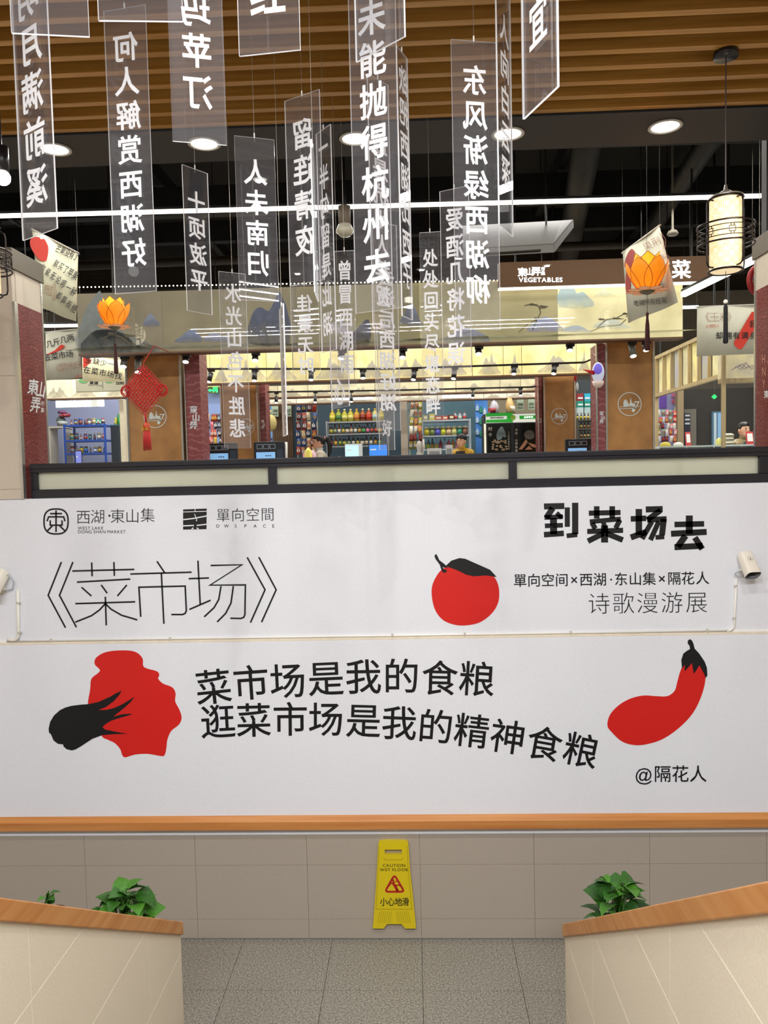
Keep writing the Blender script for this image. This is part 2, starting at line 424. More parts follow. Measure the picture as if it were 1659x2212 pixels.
# front wall: white plaster above a wooden rail, stone tiles below
wf = MB().box(-XW, XW, 0.0, 0.2, Z_RT - 0.02, Z_WT).build('wall_front', M_white); structure(wf)
MB().box(-XW, XW, -0.014, 0.0, Z_RT - 0.01, Z_LEDGE - 0.012).build('lower_panel', M_white, wf, bevel=0.004)
MB().box(-XW, XW, -0.015, 0.0, Z_LEDGE - 0.012, Z_LEDGE + 0.006).build('ledge', M_cream, wf)
wl = MB().box(-XW, XW, 0.012, 0.2, 0, Z_RT - 0.02).build('wall_front_base', M_grout); structure(wl)
zr = [0.004, at(830, 1985, 0).z, at(830, 1868, 0).z, at(830, 1801, 0).z]
jx = [at(663, 1850, 0).x, at(907, 1850, 0).x]; jw = jx[1] - jx[0]
for r in range(3):
    me = None
    for c in range(-6, 7):
        X = jx[0] + c * jw
        if X < -XW - jw or X > XW: continue
        if me is None:
            o = MB().box(0.001, jw - 0.001, 0, 0.012, 0.001, zr[r + 1] - zr[r] - 0.001).build('stone_tile', M_stone, wl); me = o.data; o.location = (X, 0, zr[r])
        else: obj('stone_tile', me, wl, (X, 0, zr[r]))
MB().box(-XW, XW, -0.006, 0.012, zr[3], Z_RB + 0.004).build('plaster_strip', M_white, wl)
# wooden rail with a sloped top
ra = MB().prism([(-XW, 0.0, Z_RT + 0.004), (-XW, -0.055, Z_RT - 0.035), (-XW, -0.06, Z_RB), (-XW, 0.0, Z_RB)], (2 * XW, 0, 0)).build('trim_1', M_rail, bevel=0.003); structure(ra)

# wall of the stair flight on either side, tiled, with wooden caps
def stair_wall(name, xin, xout, yfar, zfar, pxj, side):
    slope = 0.653; yn = -4.4
    zt = lambda y: zfar + (yfar - y) * slope
    core = MB().prism([(xin - side * 0.001, yfar, 0), (xin - side * 0.001, yn, 0), (xin - side * 0.001, yn, zt(yn) - 0.06), (xin - side * 0.001, yfar, zt(yfar) - 0.06)], (xout - xin + side * 0.002, 0, 0)).build(name, mat('light_grout', '#f4efe6', 0.9))
    structure(core)
    zj = [0, 0.41, 0.815, 1.225, 1.625, 2.03, 2.43, 2.84]
    for xf, yofs in ((xin, 0), (xout, 0.3)):
        sgn = 1 if xf == xin else -1
        for r in range(len(zj) - 1):
            for c in range(4):
                ya = yfar - (pxj[0] if r >= 0 else 0) - c * 1.03 + 1.03; yb = ya - 1.03
                ya = min(ya, yfar); yb = max(yb, yn)
                if ya - yb < 0.02: continue
                poly = [(ya - 0.002, zj[r] + 0.002), (yb + 0.002, zj[r] + 0.002), (yb + 0.002, zj[r + 1] - 0.002), (ya - 0.002, zj[r + 1] - 0.002)]
                out = []
                for i in range(4):          # clip under the sloping cap
                    p, q = poly[i], poly[(i + 1) % 4]
                    fp = zt(p[0]) - 0.06 - p[1]; fq = zt(q[0]) - 0.06 - q[1]
                    if fp >= 0: out.append(p)
                    if (fp >= 0) != (fq >= 0):
                        t = fp / (fp - fq); out.append((p[0] + (q[0] - p[0]) * t, p[1] + (q[1] - p[1]) * t))
                if len(out) >= 3:
                    MB().prism([(xf - sgn * side * 0.003, a, b) for a, b in out], (sgn * side * 0.003, 0, 0)).build('stone_tile', M_stair, core)
    MB().prism([(xin + side * 0.0, yfar + 0.0, 0), (xout, yfar, 0), (xout, yfar, zt(yfar) - 0.06), (xin, yfar, zt(yfar) - 0.06)], (0, 0.008, 0)).build('end_tile', M_stair, core)
    n = Vector((0, slope, 1)).normalized() * 0.072
    a = Vector((xin + side * 0.015, yfar + 0.012, zt(yfar + 0.012))); b = Vector((xin + side * 0.015, yn, zt(yn)))
    MB().prism([a, b, b - Vector((0, 0, 0.074)), a - Vector((0, 0, 0.070))], (xout - xin - side * 0.03, 0, 0)).build('wooden_cap', M_railY, core, bevel=0.004)
pl = atx(388, 1991, -1.25); stair_wall('wall_stair_left', -1.25, -1.39, pl.y, pl.z, [0.45], 1)
pr = atx(1221, 1996, 0.76); stair_wall('wall_stair_right', 0.76, 0.90, pr.y, pr.z, [0.62], -1)

# piers at the two ends of the window
def pier(name, xin, xout, side):
    zc0, zc1 = 4.72, 4.86
    b = MB().box(xin, xout, 0.0, 0.40, Z_WT - 0.002, zc0).build(name, M_grout); structure(b)
    for z0, z1 in ((Z_WT, 3.22), (3.22, 4.0), (4.0, zc0)):
        MB().box(xin - side * 0.002, xout, -0.008, 0.0, z0 + 0.001, z1 - 0.001).build('stone_tile', M_beige, b)
    MB().box(xin, xin + side * 0.006, 0.03, 0.38, Z_WT, 4.50).build('red_panel', M_redpanel, b)
    MB().box(xin, xin + side * 0.007, 0.03, 0.38, 4.50, zc0).build('beige_panel', M_beige, b)
    MB().box(xin - side * 0.004, xin + side * 0.014, -0.012, 0.03, Z_WT, 4.5).build('steel_edge', M_chrome, b)
    MB().box(xin, xin + side * 0.012, 0.38, 0.40, Z_WT, zc0).build('steel_edge', M_chrome, b)
    MB().box(xin + side * 0.02, xout, -0.03, 0.42, zc0, zc1).build('cap', mat('pier_cap', '#6b6355', 0.6), b, bevel=0.004)
    return b
XL = at(36, 800, 0).x; XR = at(1632, 760, 0.40).x
pierL = pier('wall_pier_left', XL, -XW, 1)
pierR = pier('wall_pier_right', XR, XW, -1)
# lettering on the inner faces of the piers
def inplane(X): return lambda px, py: atx(px, py, X)
mb = MB(); fnL = inplane(XL + 0.008)
for ch, cx, cy in (('東', 71, 836), ('山', 88, 842), ('弄', 77, 874)): put(mb, ch, fnL, cx, cy, 36, 0.02, 8, sx=0.62)
for i, ch in enumerate('市集'): put(mb, ch, fnL, 92, 872 + i * 14, 12, 0.0, 5, sx=0.7)
mb.build('white_lettering', M_printwhite, pierL)
mb = MB(); fnR = inplane(XR - 0.008)
M_gold = mat('rose_gold_print', '#d59a86', 0.4)
for i, s in enumerate(('HAP', 'NEW', 'YEA')):
    for j, ch in enumerate(s): latin(mb, ch, fnR, 1645 + j * 13 + i * 0.5, 785 + i * 27, 28, -0.012, 0.42)
mb.build('gold_lettering', M_gold, pierR)
mb = MB(); put(mb, '東', fnR, 1656, 852, 18, 0.02, sx=0.7); mb.build('white_lettering', M_printwhite, pierR)

# black frame with three frosted panes and clear glass over it
fw = structure(thing('window_1', '', '', (0, 0, 0))); del fw['label']; del fw['category']
fw.empty_display_size = 0.1
YF = 0.06
zb0, zt1 = at(830, 1063, YF).z, at(830, 984, YF).z
zb1, zt0 = at(830, 1041, YF).z, at(830, 1004, YF).z
fx = [XL + 0.03, at(579, 1030, YF).x, at(597, 1030, YF).x, at(1100, 1025, YF).x, at(1117, 1020, YF).x, XR - 0.03]
xa, xb = at(79, 1040, YF).x, at(1642, 1010, YF).x
MB().box(fx[0], fx[5], YF, YF + 0.09, zt0, zt1).build('top_bar', M_frame, fw, bevel=0.003)
MB().box(fx[0], fx[5], YF - 0.012, YF + 0.0, zt0 + 0.028, zt1 - 0.006).build('top_bead', M_frame, fw, bevel=0.002)
MB().box(fx[0], fx[5], YF, YF + 0.09, zb0, zb1).build('bottom_bar', M_frame, fw, bevel=0.003)
for a, b in ((fx[0], xa), (fx[1], fx[2]), (fx[3], fx[4]), (xb, fx[5])):
    MB().box(a, b, YF + 0.005, YF + 0.085, zb1, zt0).build('mullion', M_frame, fw, bevel=0.003)
for a, b in ((xa, fx[1]), (fx[2], fx[3]), (fx[4], xb)):
    MB().box(a, b, YF + 0.035, YF + 0.047, zb1, zt0).build('frosted_pane', M_frost, fw)
for a, b in ((fx[0], (fx[1] + fx[2]) / 2), ((fx[1] + fx[2]) / 2, (fx[3] + fx[4]) / 2), ((fx[3] + fx[4]) / 2, fx[5])):
    MB().poly([(a, YF + 0.05, zt1), (b, YF + 0.05, zt1), (b, YF + 0.05, 4.80), (a, YF + 0.05, 4.80)]).build('glass_pane', M_glass, fw)

# slatted wooden ceiling over the stairwell and the dark soffit over the wall
YE0 = atz(830, 262, CZ).y; YE1 = atz(830, 335, CZ).y
ce = MB().box(-XW, XW, -9.6, YE0, CZ + 0.16, CZ + 0.2).build('ceiling', M_dark); structure(ce)
pitch = 0.163; sm = None; k = 0
y = YE0 - 0.02
while y > -9.5:
    if sm is None:
        o = MB().box(-XW, XW, -0.046, 0, 0, 0.13).build('ceiling_slat', M_slat, ce); sm = o.data; o.location = (0, y, CZ)
    else: obj('ceiling_slat', sm, ce, (0, y, CZ))
    y -= pitch
so = MB().box(-XW - 2, XW + 2, YE0, YE1, CZ, CZ + 0.25).build('ceiling_soffit', M_soffit); structure(so)
MB().box(-XW - 2, XW + 2, YE0 - 0.012, YE0, CZ - 0.012, CZ + 0.2).build('edge_strip', mat('navy_strip', '#15171f', 0.5), so)
for i, (px, py) in enumerate(((118, 321), (441, 309), (768, 298), (1097, 288), (1437, 272))):
    p = atz(px, py, CZ)
    t = thing('downlight', 'round white downlight in the dark soffit, %s from the left' % ORD[i], 'downlight', (p.x, p.y, CZ), group='downlights in the soffit')
    MB().lathe([(0.104, 0), (0.108, -0.008), (0.088, -0.010), (0.086, -0.001)], 28).build('rim', mat('white_rim', '#d8d4cc', 0.4), t, True)
    MB().lathe([(0.0, -0.004), (0.088, -0.003)], 28).build('diffuser', M_lum, t)
    l = bpy.data.lights.new('light_soffit', 'AREA'); l.shape = 'DISK'; l.size = 0.16; l.energy = 7; l.color = (1, 0.97, 0.92)
    lo = bpy.data.objects.new('light_soffit', l); COL.objects.link(lo); lo.location = (p.x, p.y, CZ - 0.02)
for i, X in enumerate((-1.2, 0.15, 1.5)):
    t = thing('downlight', 'round downlight in the slatted ceiling over the stair, %s one' % ('left', 'middle', 'right')[i], 'downlight', (X, -3.0, CZ))
    MB().lathe([(0.07, 0.03), (0.07, -0.012), (0.055, -0.014), (0.055, 0)], 24).build('rim', mat('white_rim', '#d8d4cc', 0.4), t, True)
    MB().lathe([(0.0, -0.006), (0.055, -0.005)], 24).build('diffuser', M_lum, t)
    l = bpy.data.lights.new('light_stair_downlight', 'AREA'); l.shape = 'DISK'; l.size = 0.06; l.energy = 34; l.color = (1, 0.97, 0.94)
    lo = bpy.data.objects.new('light_stair_downlight', l); COL.objects.link(lo); lo.location = (X, -3.0, CZ - 0.02)
for i, X in enumerate((-1.62, 1.75)):
    t = thing('downlight', 'round downlight in the slatted ceiling behind the viewpoint, %s' % ('left one' if i == 0 else 'right one'), 'downlight', (X, -6.15, CZ))
    MB().lathe([(0.13, 0.03), (0.13, -0.012), (0.11, -0.014), (0.11, 0)], 24).build('rim', mat('white_rim', '#d8d4cc', 0.4), t, True)
    MB().lathe([(0.0, -0.006), (0.11, -0.005)], 24).build('diffuser', M_lum, t)
for i, yy in enumerate((-6.05, -5.75, -5.45)):
    t = thing('linear_light', 'long thin linear lamp under the slatted ceiling behind the viewpoint, %s of three' % ('rear', 'middle', 'front')[i], 'lamp', (-0.4, yy, CZ - 0.1))
    MB().box(-2.75, 2.75, -0.03, 0.03, 0, 0.10).build('housing', M_black, t)
    MB().box(-2.74, 2.74, -0.006, 0.006, -0.008, 0).build('diffuser', M_lamp2, t)
# ------------------------------------------------------------------ print on the front wall
def fnU(px, py): return at(px, py, -0.0018)          # upper part of the wall
def fnD(px, py): return at(px, py, -0.0158)          # lower panel, which stands a little proud
def c1(u, v): return (u / 2, v / 2 + 960)            # coordinates of the enlargements the print was measured in
def c2(u, v): return (830 + u / 2, 960 + v / 2)
def c3(u, v): return (60 + u * 0.4641, 1370 + v * 0.4641)
def c4(u, v): return (830 + u * 0.4997, 1370 + v * 0.4997)
def F(fn, cc): return lambda u, v: fn(*cc(u, v))
U1, U2, D3, D4 = F(fnU, c1), F(fnU, c2), F(fnD, c3), F(fnD, c4)
# round emblem
mb = MB()
stroke(mb, [(242 + 52 * (1 if math.cos(t) > 0 else -1) * abs(math.cos(t)) ** 0.75, 333 + 54 * (1 if math.sin(t) > 0 else -1) * abs(math.sin(t)) ** 0.75) for t in [2 * math.pi * i / 40 for i in range(40)]], 7, U1, True)
for s in ([(216, 299), (268, 299)], [(203, 332), (210, 313), (275, 313), (281, 332)], [(242, 285), (242, 379)], [(217, 328), (217, 349), (268, 349), (268, 328)], [(226, 352), (204, 374)], [(258, 352), (281, 374)]):
    stroke(mb, s, 7, U1)
mb.build('printed_round_emblem', M_ink, wf)
mb = MB()
for ch, x, y in (('西', 180, 1117), ('湖', 211, 1116), ('東', 254, 1115), ('山', 286, 1115), ('集', 319, 1113)): put(mb, ch, fnU, x, y, 33, -0.008)
put(mb, '·', fnU, 235, 1113, 40)
latin(mb, 'WEST LAKE', fnU, 168, 1144, 9.6); latin(mb, 'DONG SHAN MARKET', fnU, 168, 1152, 9.6)
mb.build('printed_market_name', M_ink, wf)
mb = MB(); mb.poly([U1(*p) for p in ((791, 281), (893, 277), (892, 366), (791, 368))]); mb.build('printed_square_emblem', M_ink, wf)
mb = MB(); fq = lambda u, v: at(*c1(u, v), -0.0026)
for s, wd in (([(791, 292), (893, 289)], 3), ([(791, 325), (835, 320), (893, 309)], 5), ([(843, 277), (843, 292)], 3), ([(840, 300), (850, 325), (848, 332)], 3), ([(791, 352), (838, 350)], 5), ([(850, 350), (893, 345)], 5), ([(828, 366), (836, 360)], 5), ([(850, 360), (858, 366)], 5)):
    stroke(mb, s, wd, fq)
mb.build('printed_emblem_lines', M_printwhite, wf)
mb = MB(); line(mb, '單向空間', fnU, 482, 1113, 578, 1111, 31, -0.008)
for ch, x in zip('OWSPACE', (470, 489, 509, 530, 551, 571, 590)): put(mb, ch, fnU, x, 1136, 10, 0.004)
mb.build('printed_space_name', M_ink, wf)
# thin title
mb = MB()
for s in ([(265, 508), (208, 652), (283, 792)], [(315, 508), (257, 652), (330, 790)], [(312, 547), (580, 540)], [(396, 510), (398, 570)], [(492, 508), (494, 568)],
          [(332, 595), (563, 582)], [(352, 617), (395, 655)], [(437, 607), (463, 643)], [(548, 607), (507, 655)], [(325, 688), (584, 680)], [(455, 658), (459, 782)],
          [(455, 688), (430, 715), (395, 740), (325, 768)], [(455, 688), (480, 712), (525, 738), (593, 758)], [(678, 505), (712, 555)], [(563, 560), (828, 552)], [(697, 555), (708, 775)],
          [(608, 745), (600, 617), (800, 612), (805, 718), (800, 730), (788, 735), (740, 735)], [(855, 502), (865, 692)], [(815, 580), (903, 577)], [(818, 713), (910, 673)],
          [(910, 523), (1045, 520), (907, 608), (1060, 607), (1058, 735), (1053, 747), (1040, 752), (995, 751)], [(955, 612), (945, 670), (925, 705), (882, 745)], [(1008, 612), (998, 685), (975, 730), (938, 767)],
          [(1068, 488), (1145, 628), (1082, 770)], [(1118, 487), (1193, 628), (1130, 768)]): stroke(mb, s, 7, U1)
mb.build('printed_thin_title', M_ink, wf)
# red fruit with a black leaf
mb = MB(); blob(mb, [(250, 540), (225, 570), (207, 612), (206, 660), (220, 715), (252, 757), (300, 778), (350, 782), (410, 770), (460, 735), (490, 690), (497, 640), (488, 595), (465, 565), (420, 560), (350, 548), (285, 528)], U2)
mb.build('printed_red_fruit', M_red, wf)
mb = MB(); f2 = lambda u, v: at(*c2(u, v), -0.0026)
mb.poly([f2(*p) for p in ((264, 526), (290, 502), (325, 491), (350, 494), (420, 525), (458, 542), (486, 573), (440, 566), (385, 570), (352, 562), (325, 548), (298, 537))])
mb.poly([f2(*p) for p in ((217, 480), (224, 473), (230, 482), (238, 500), (262, 518), (275, 535), (252, 530), (258, 540), (272, 543), (268, 553), (256, 555), (248, 546), (240, 520), (221, 494))])
mb.build('printed_black_leaf', M_ink, wf)
# heavy title
mb = MB()
for s, wd in (([(690, 268), (778, 266)], 26), ([(728, 275), (700, 318)], 26), ([(692, 316), (772, 312)], 20), ([(745, 295), (768, 318)], 18), ([(731, 318), (732, 388)], 30), ([(694, 352), (772, 349)], 20), ([(690, 390), (776, 384)], 24), ([(791, 272), (791, 356)], 22), ([(825, 252), (825, 388)], 27), ([(834, 390), (788, 395)], 20),
              ([(884, 297), (1021, 294)], 22), ([(918, 267), (918, 320)], 24), ([(985, 267), (985, 320)], 24), ([(888, 334), (1022, 322)], 20), ([(898, 340), (912, 364)], 22), ([(946, 336), (956, 362)], 20), ([(1018, 326), (1000, 362)], 22), ([(877, 376), (1032, 371)], 22), ([(952, 350), (952, 424)], 30), ([(948, 384), (880, 418)], 24), ([(958, 384), (1031, 413)], 24),
              ([(1100, 279), (1100, 392)], 28), ([(1065, 322), (1132, 319)], 24), ([(1065, 402), (1132, 378)], 26), ([(1130, 281), (1203, 279)], 26), ([(1194, 285), (1136, 326)], 24), ([(1136, 326), (1220, 322)], 24), ([(1208, 322), (1200, 392)], 26), ([(1210, 399), (1172, 402)], 20), ([(1156, 334), (1114, 408)], 22), ([(1186, 334), (1150, 413)], 22),
              ([(1254, 346), (1382, 343)], 24), ([(1318, 307), (1318, 386)], 30), ([(1239, 386), (1393, 378)], 26), ([(1302, 394), (1268, 442)], 28), ([(1254, 444), (1376, 438)], 26), ([(1342, 402), (1374, 452)], 26)):
    stroke(mb, s, wd, U2)
mb.build('printed_heavy_title', M_ink, wf)
mb = MB()
for ch, u in zip('單向空间×西湖·东山集×隔花人', (587, 647, 707, 767, 818, 872, 932, 978, 1023, 1085, 1145, 1197, 1253, 1312, 1375)):
    put(mb, ch, U2, u, 588 - (u - 587) * 0.0135, 60 if ch not in '×·' else 62, 0.006, -0.8)
mb.build('printed_partner_line', M_ink, wf)
mb = MB()
for ch, u in zip('诗歌漫游展', (928, 1033, 1137, 1243, 1350)): put(mb, ch, U2, u, 688 - (u - 928) * 0.014, 100, -0.013, -0.8)
mb.build('printed_exhibition_line', M_ink, wf)
# red bag and black greens
mb = MB(); blob(mb, [(335, 165), (312, 140), (316, 112), (350, 88), (400, 77), (470, 76), (510, 87), (535, 115), (541, 153), (600, 172), (612, 190), (607, 207), (630, 230), (672, 247), (688, 275), (686, 312), (706, 352), (716, 388), (704, 420), (668, 450), (650, 490), (645, 530), (637, 562), (620, 567), (560, 557), (500, 560), (455, 573), (440, 563), (430, 535), (405, 507), (370, 490), (345, 475), (300, 400), (280, 330), (290, 260), (296, 208), (328, 180)], D3, 4)
mb.build('printed_red_bag', M_red, wf)
mb = MB(); f3 = lambda u, v: at(*c3(u, v), -0.0168)
mb.poly([f3(*p) for p in ((285, 325), (330, 315), (385, 290), (412, 274), (438, 262), (425, 284), (400, 312), (365, 338), (330, 353), (365, 352), (400, 344), (440, 326), (470, 308), (497, 290), (480, 315), (450, 342), (398, 384), (440, 372), (488, 370), (470, 378), (440, 386), (390, 402), (362, 418), (348, 432), (360, 444), (400, 452), (465, 464), (400, 465), (345, 470), (300, 487), (250, 520), (225, 535), (205, 541), (180, 535), (166, 522), (165, 513), (140, 510), (120, 495), (108, 466), (99, 458), (97, 440), (104, 408), (122, 378), (150, 353), (175, 341), (205, 333), (245, 328))])
mb.build('printed_black_greens', M_ink, wf)
mb = MB()
for ch, x, y, r in zip('菜市场是我的食粮', (461, 542, 621.6, 704, 785, 867, 950, 1030), (1484, 1475, 1471, 1466, 1462, 1461, 1465, 1467), (-6, -4, -3, -2.5, -1, 0, 1.5, 3.5)): put(mb, ch, fnD, x, y, 80, 0.007, r)
for ch, x, y, r in zip('逛菜市场是我的精神食粮', (471, 548, 627, 704, 785, 862.5, 941, 1019, 1097, 1176, 1255), (1559, 1556, 1554, 1554, 1557, 1562, 1570, 1579, 1592, 1607, 1621), (-3, -1.5, -0.5, 0, 1.5, 2.5, 4.5, 6.5, 8, 10, 12)): put(mb, ch, fnD, x, y, 78, 0.007, r)
mb.build('printed_slogan', M_ink, wf)
# red pepper with a black cap
mb = MB(); blob(mb, [(985, 425), (965, 395), (975, 350), (1010, 310), (1060, 280), (1120, 265), (1180, 268), (1225, 267), (1255, 245), (1266, 210), (1280, 160), (1300, 125), (1340, 110), (1385, 135), (1388, 200), (1370, 270), (1335, 340), (1280, 400), (1210, 450), (1150, 472), (1090, 480), (1030, 465)], D4)
mb.build('printed_red_pepper', M_red, wf)
mb = MB(); f4 = lambda u, v: at(*c4(u, v), -0.0168)
mb.poly([f4(*p) for p in ((1313, 27), (1322, 21), (1331, 28), (1337, 42), (1342, 62), (1362, 84), (1385, 118), (1395, 145), (1397, 178), (1390, 189), (1381, 168), (1362, 134), (1350, 155), (1338, 172), (1330, 124), (1318, 140), (1298, 161), (1300, 130), (1288, 150), (1284, 112), (1293, 84), (1308, 72), (1322, 64), (1320, 50), (1312, 40))])
mb.build('printed_black_cap', M_ink, wf)
mb = MB(); put(mb, '@', fnD, *c4(1120, 606), 38, 0.004)
for ch, u in zip('隔花人', (1203, 1280, 1357)): put(mb, ch, D4, u, 604, 77, 0.006)
mb.build('printed_signature', M_ink, wf)

# ------------------------------------------------------------------ conduit, wall cameras
M_pvc = mat('white_pvc', '#e8e4da', 0.45)
M_clip = mat('pipe_clip', '#c9c3b4', 0.5)
def pp(px, py, Y=-0.014): return at(px, py, Y)
def conduit(name, label, path, clips, r=0.0065):
    t = thing(name, label, 'conduit', path[0])
    MB().tube(path, r, 8).build('pipe', M_pvc, t, True, W=True)
    for c in clips: MB().lathe([(r + 0.003, -0.006), (r + 0.003, 0.006)], 10, c).build('clip', M_clip, t, W=True)
    return t
zc = Z_LEDGE + 0.013
LX = at(16, 1385, 0).x; RX = at(1578, 1365, 0).x
lc = conduit('conduit_pipe', 'long white conduit pipe running along the ledge across the white wall', [(LX, -0.008, zc), (0, -0.008, zc), (RX, -0.008, zc)], [])
for u in [c1(220, 850), c1(735, 842), c2(35, 828), c2(348, 825), c2(805, 818), c2(1395, 808)]:
    q = at(u[0], u[1], -0.008); MB().box(q.x - 0.006, q.x + 0.006, -0.018, 0.0, zc - 0.012, zc + 0.016).build('clip', M_clip, lc, W=True, bevel=0.003)
def bend(pts, k=6):
    "rounded corner path through three points"
    a, b, c = [Vector(p) for p in pts]; r = 0.05; p = b + (a - b).normalized() * r; q = b + (c - b).normalized() * r
    return [a] + [p * (1 - t) ** 2 + b * 2 * t * (1 - t) + q * t * t for t in [i / k for i in range(k + 1)]] + [c]
conduit('conduit_pipe', 'short white conduit pipe dropping from the right wall camera', bend([pp(1591, 1250, -0.012), (at(1584, 1350, 0).x, -0.012, zc), (RX + 0.002, -0.012, zc)]), [pp(1589, 1265, -0.012), pp(1586, 1335, -0.012)])
conduit('conduit_pipe', 'short grey-white conduit pipe dropping from the left wall camera', bend([pp(38, 1275, -0.016), (at(42, 1370, 0).x, -0.016, zc + 0.004), pp(16, 1382, -0.016)]), [pp(40, 1302, -0.016), pp(42, 1366, -0.016)], 0.011)
def wallcam(label, px, py, yaw, s, left):
    p = at(px, py, 0)
    t = thing('wall_camera', label, 'camera', (p.x, -0.001, p.z))
    Mc = mat('camera_shell', '#e6dfd0', 0.4)
    R = Matrix.Rotation(math.radians(yaw), 3, 'Z') @ Matrix.Rotation(math.radians(52), 3, 'X')
    b = MB(); n = 20
    def ring(y, w, h):
        return [R @ Vector((w * abs(math.cos(a)) ** 0.5 * (1 if math.cos(a) > 0 else -1), -y, h * abs(math.sin(a)) ** 0.5 * (1 if math.sin(a) > 0 else -1))) + Vector((0, -0.075, 0.02)) for a in [2 * math.pi * i / n for i in range(n)]]
    secs = [(-0.085, 0.034, 0.03), (-0.08, 0.042, 0.037), (0.0, 0.045, 0.04), (0.085, 0.046, 0.041)]
    vs = []; fs = []
    for y, w_, h_ in secs: vs += ring(y * s, w_ * s, h_ * s)
    for j in range(len(secs) - 1):
        for i in range(n): fs.append((j * n + i, j * n + (i + 1) % n, (j + 1) * n + (i + 1) % n, (j + 1) * n + i))
    fs.append(tuple(range(n)));
    b.add(vs, fs); b.build('shell', Mc, t, True)
    f = MB(); f.add(ring(0.085 * s, 0.045 * s, 0.040 * s) + ring(0.092 * s, 0.043 * s, 0.037 * s), [(i, (i + 1) % n, n + (i + 1) % n, n + i) for i in range(n)] + [tuple(range(n, 2 * n))])
    fr = f.build('front_glass', mat('camera_front', '#0d0d0f', 0.15), t, True)
    v = MB(); v.add(ring(0.0935 * s, 0.025 * s, 0.006 * s), [tuple(range(n))]); v.build('sensor_strip', mat('sensor_grey', '#6b6b6b', 0.3), fr)
    lg = MB(); top = R @ Vector((0, 0.02, 0.0405 * s)) + Vector((0, -0.075, 0.02)); ux = R @ Vector((1, 0, 0)); uy = R @ Vector((0, -1, 0)); nn = R @ Vector((0, 0, 1))
    fnl = lambda u, v: top + ux * u + uy * v + nn * 0.0008
    stroke(lg, [(0.016 * math.cos(2 * math.pi * i / 20), 0.016 * math.sin(2 * math.pi * i / 20)) for i in range(20)], 0.0012, fnl, True)
    lg.poly([fnl(u, v) for u, v in ((0, -0.012), (0.004, 0.002), (0.001, 0.002), (0.005, 0.008), (0, 0.012), (-0.004, 0.002), (-0.001, 0.002))])
    lg.build('logo', mat('camera_logo', '#4a4a4c', 0.5), t)
    MB().cyl((0, 0, -0.04), (0, -0.012, -0.04), 0.03, n=14).cyl((0, -0.01, -0.04), (0, -0.06, 0.005), 0.011, n=10).build('bracket', Mc, t, True)
    c = MB()
    if left: c.tube([(0.02, -0.06, 0.075), (0.075, -0.04, 0.07), (0.10, -0.025, 0.02), (0.085, -0.02, -0.03), (0.03, -0.03, -0.045)], 0.004, 6)
    else:
        for sx in (-1, 1): c.tube([Vector((sx * 0.012, -0.03, -0.05)) + Vector((sx * 0.028 * (1 - math.cos(a)), 0, 0.018 * math.sin(a))) for a in [2 * math.pi * i / 12 for i in range(13)]], 0.004, 6)
    c.build('cable', mat('cable_grey', '#aeb2bd', 0.5), t, True)
    return t
wallcam('white wall camera with a black front on a bracket at the right end', 1606, 1222, 8, 1.0, False)
wallcam('white wall camera with a looped cable cut by the left edge', 4, 1262, -22, 1.15, True)

# ------------------------------------------------------------------ yellow caution sign
M_yel = mat('yellow_plastic', '#dcc414', 0.4, bump=0.03, nscale=80)
YQ = -0.03
fs_ = lambda px, py: at(px, py, YQ)
p0 = at(852, 2005, YQ)
cs = thing('caution_sign', 'yellow plastic caution sign hung flat on the grey stone wall', 'sign', (p0.x, YQ, p0.z))
def cq(u, v): return (600 + u * 0.33153, 1740 + v * 0.33153)
outer = [(618, 800), (622, 770), (640, 520), (655, 250), (662, 238), (700, 234), (760, 233), (840, 235), (850, 243), (862, 420), (885, 640), (901, 795), (896, 802), (830, 802), (806, 773), (712, 773), (690, 802), (624, 801)]
hole = [(697, 288), (808, 288), (808, 322), (697, 322)]
# panel with a handle slot, as two halves joined round the slot
mb = MB()
left = [(618, 800), (622, 770), (640, 520), (655, 250), (662, 238), (700, 234), (752, 233), (752, 288), (697, 288), (697, 322), (752, 322), (752, 773), (712, 773), (690, 802), (624, 801)]
rgt = [(752, 233), (840, 235), (850, 243), (862, 420), (885, 640), (901, 795), (896, 802), (830, 802), (806, 773), (752, 773), (752, 322), (808, 322), (808, 288), (752, 288)]
for q in (left, rgt): mb.prism([fs_(*cq(*p)) for p in q], (0, 0.029, 0))
mb.build('panel', M_yel, cs, W=True)
fr_ = lambda u, v: at(*cq(u, v), YQ - 0.001)
mb = MB()
stroke(mb, [(660, 262), (648, 520), (640, 676), (875, 676), (850, 420), (842, 262)], 4, fr_)
stroke(mb, [(690, 340), (700, 355), (805, 355), (818, 340)], 4, fr_)
for i in range(7):
    stroke(mb, [(650 + i * 14, 765), (668 + i * 12, 690)], 3, fr_); stroke(mb, [(866 - i * 14, 765), (846 - i * 12, 690)], 3, fr_)
mb.build('moulded_rib', mat('yellow_rib', '#b59d10', 0.45), cs, W=True)
mb = MB(); latin(mb, 'CAUTION', fr_, 758, 400, 27, 0.006, 1.15, centre=True); latin(mb, 'WET FLOOR', fr_, 758, 428, 27, 0.006, 1.12, centre=True)
mb.build('english_lettering', mat('brown_ink', '#1f1a10', 0.5), cs, W=True)
mb = MB()
for ch, u in zip('小心地滑', (690, 738, 786, 832)): put(mb, ch, fr_, u, 628, 58, 0.012, sx=0.85)
mb.build('chinese_lettering', mat('brown_ink', '#1f1a10', 0.5), cs, W=True)
mb = MB(); tri = [(760, 452), (825, 562), (698, 562)]
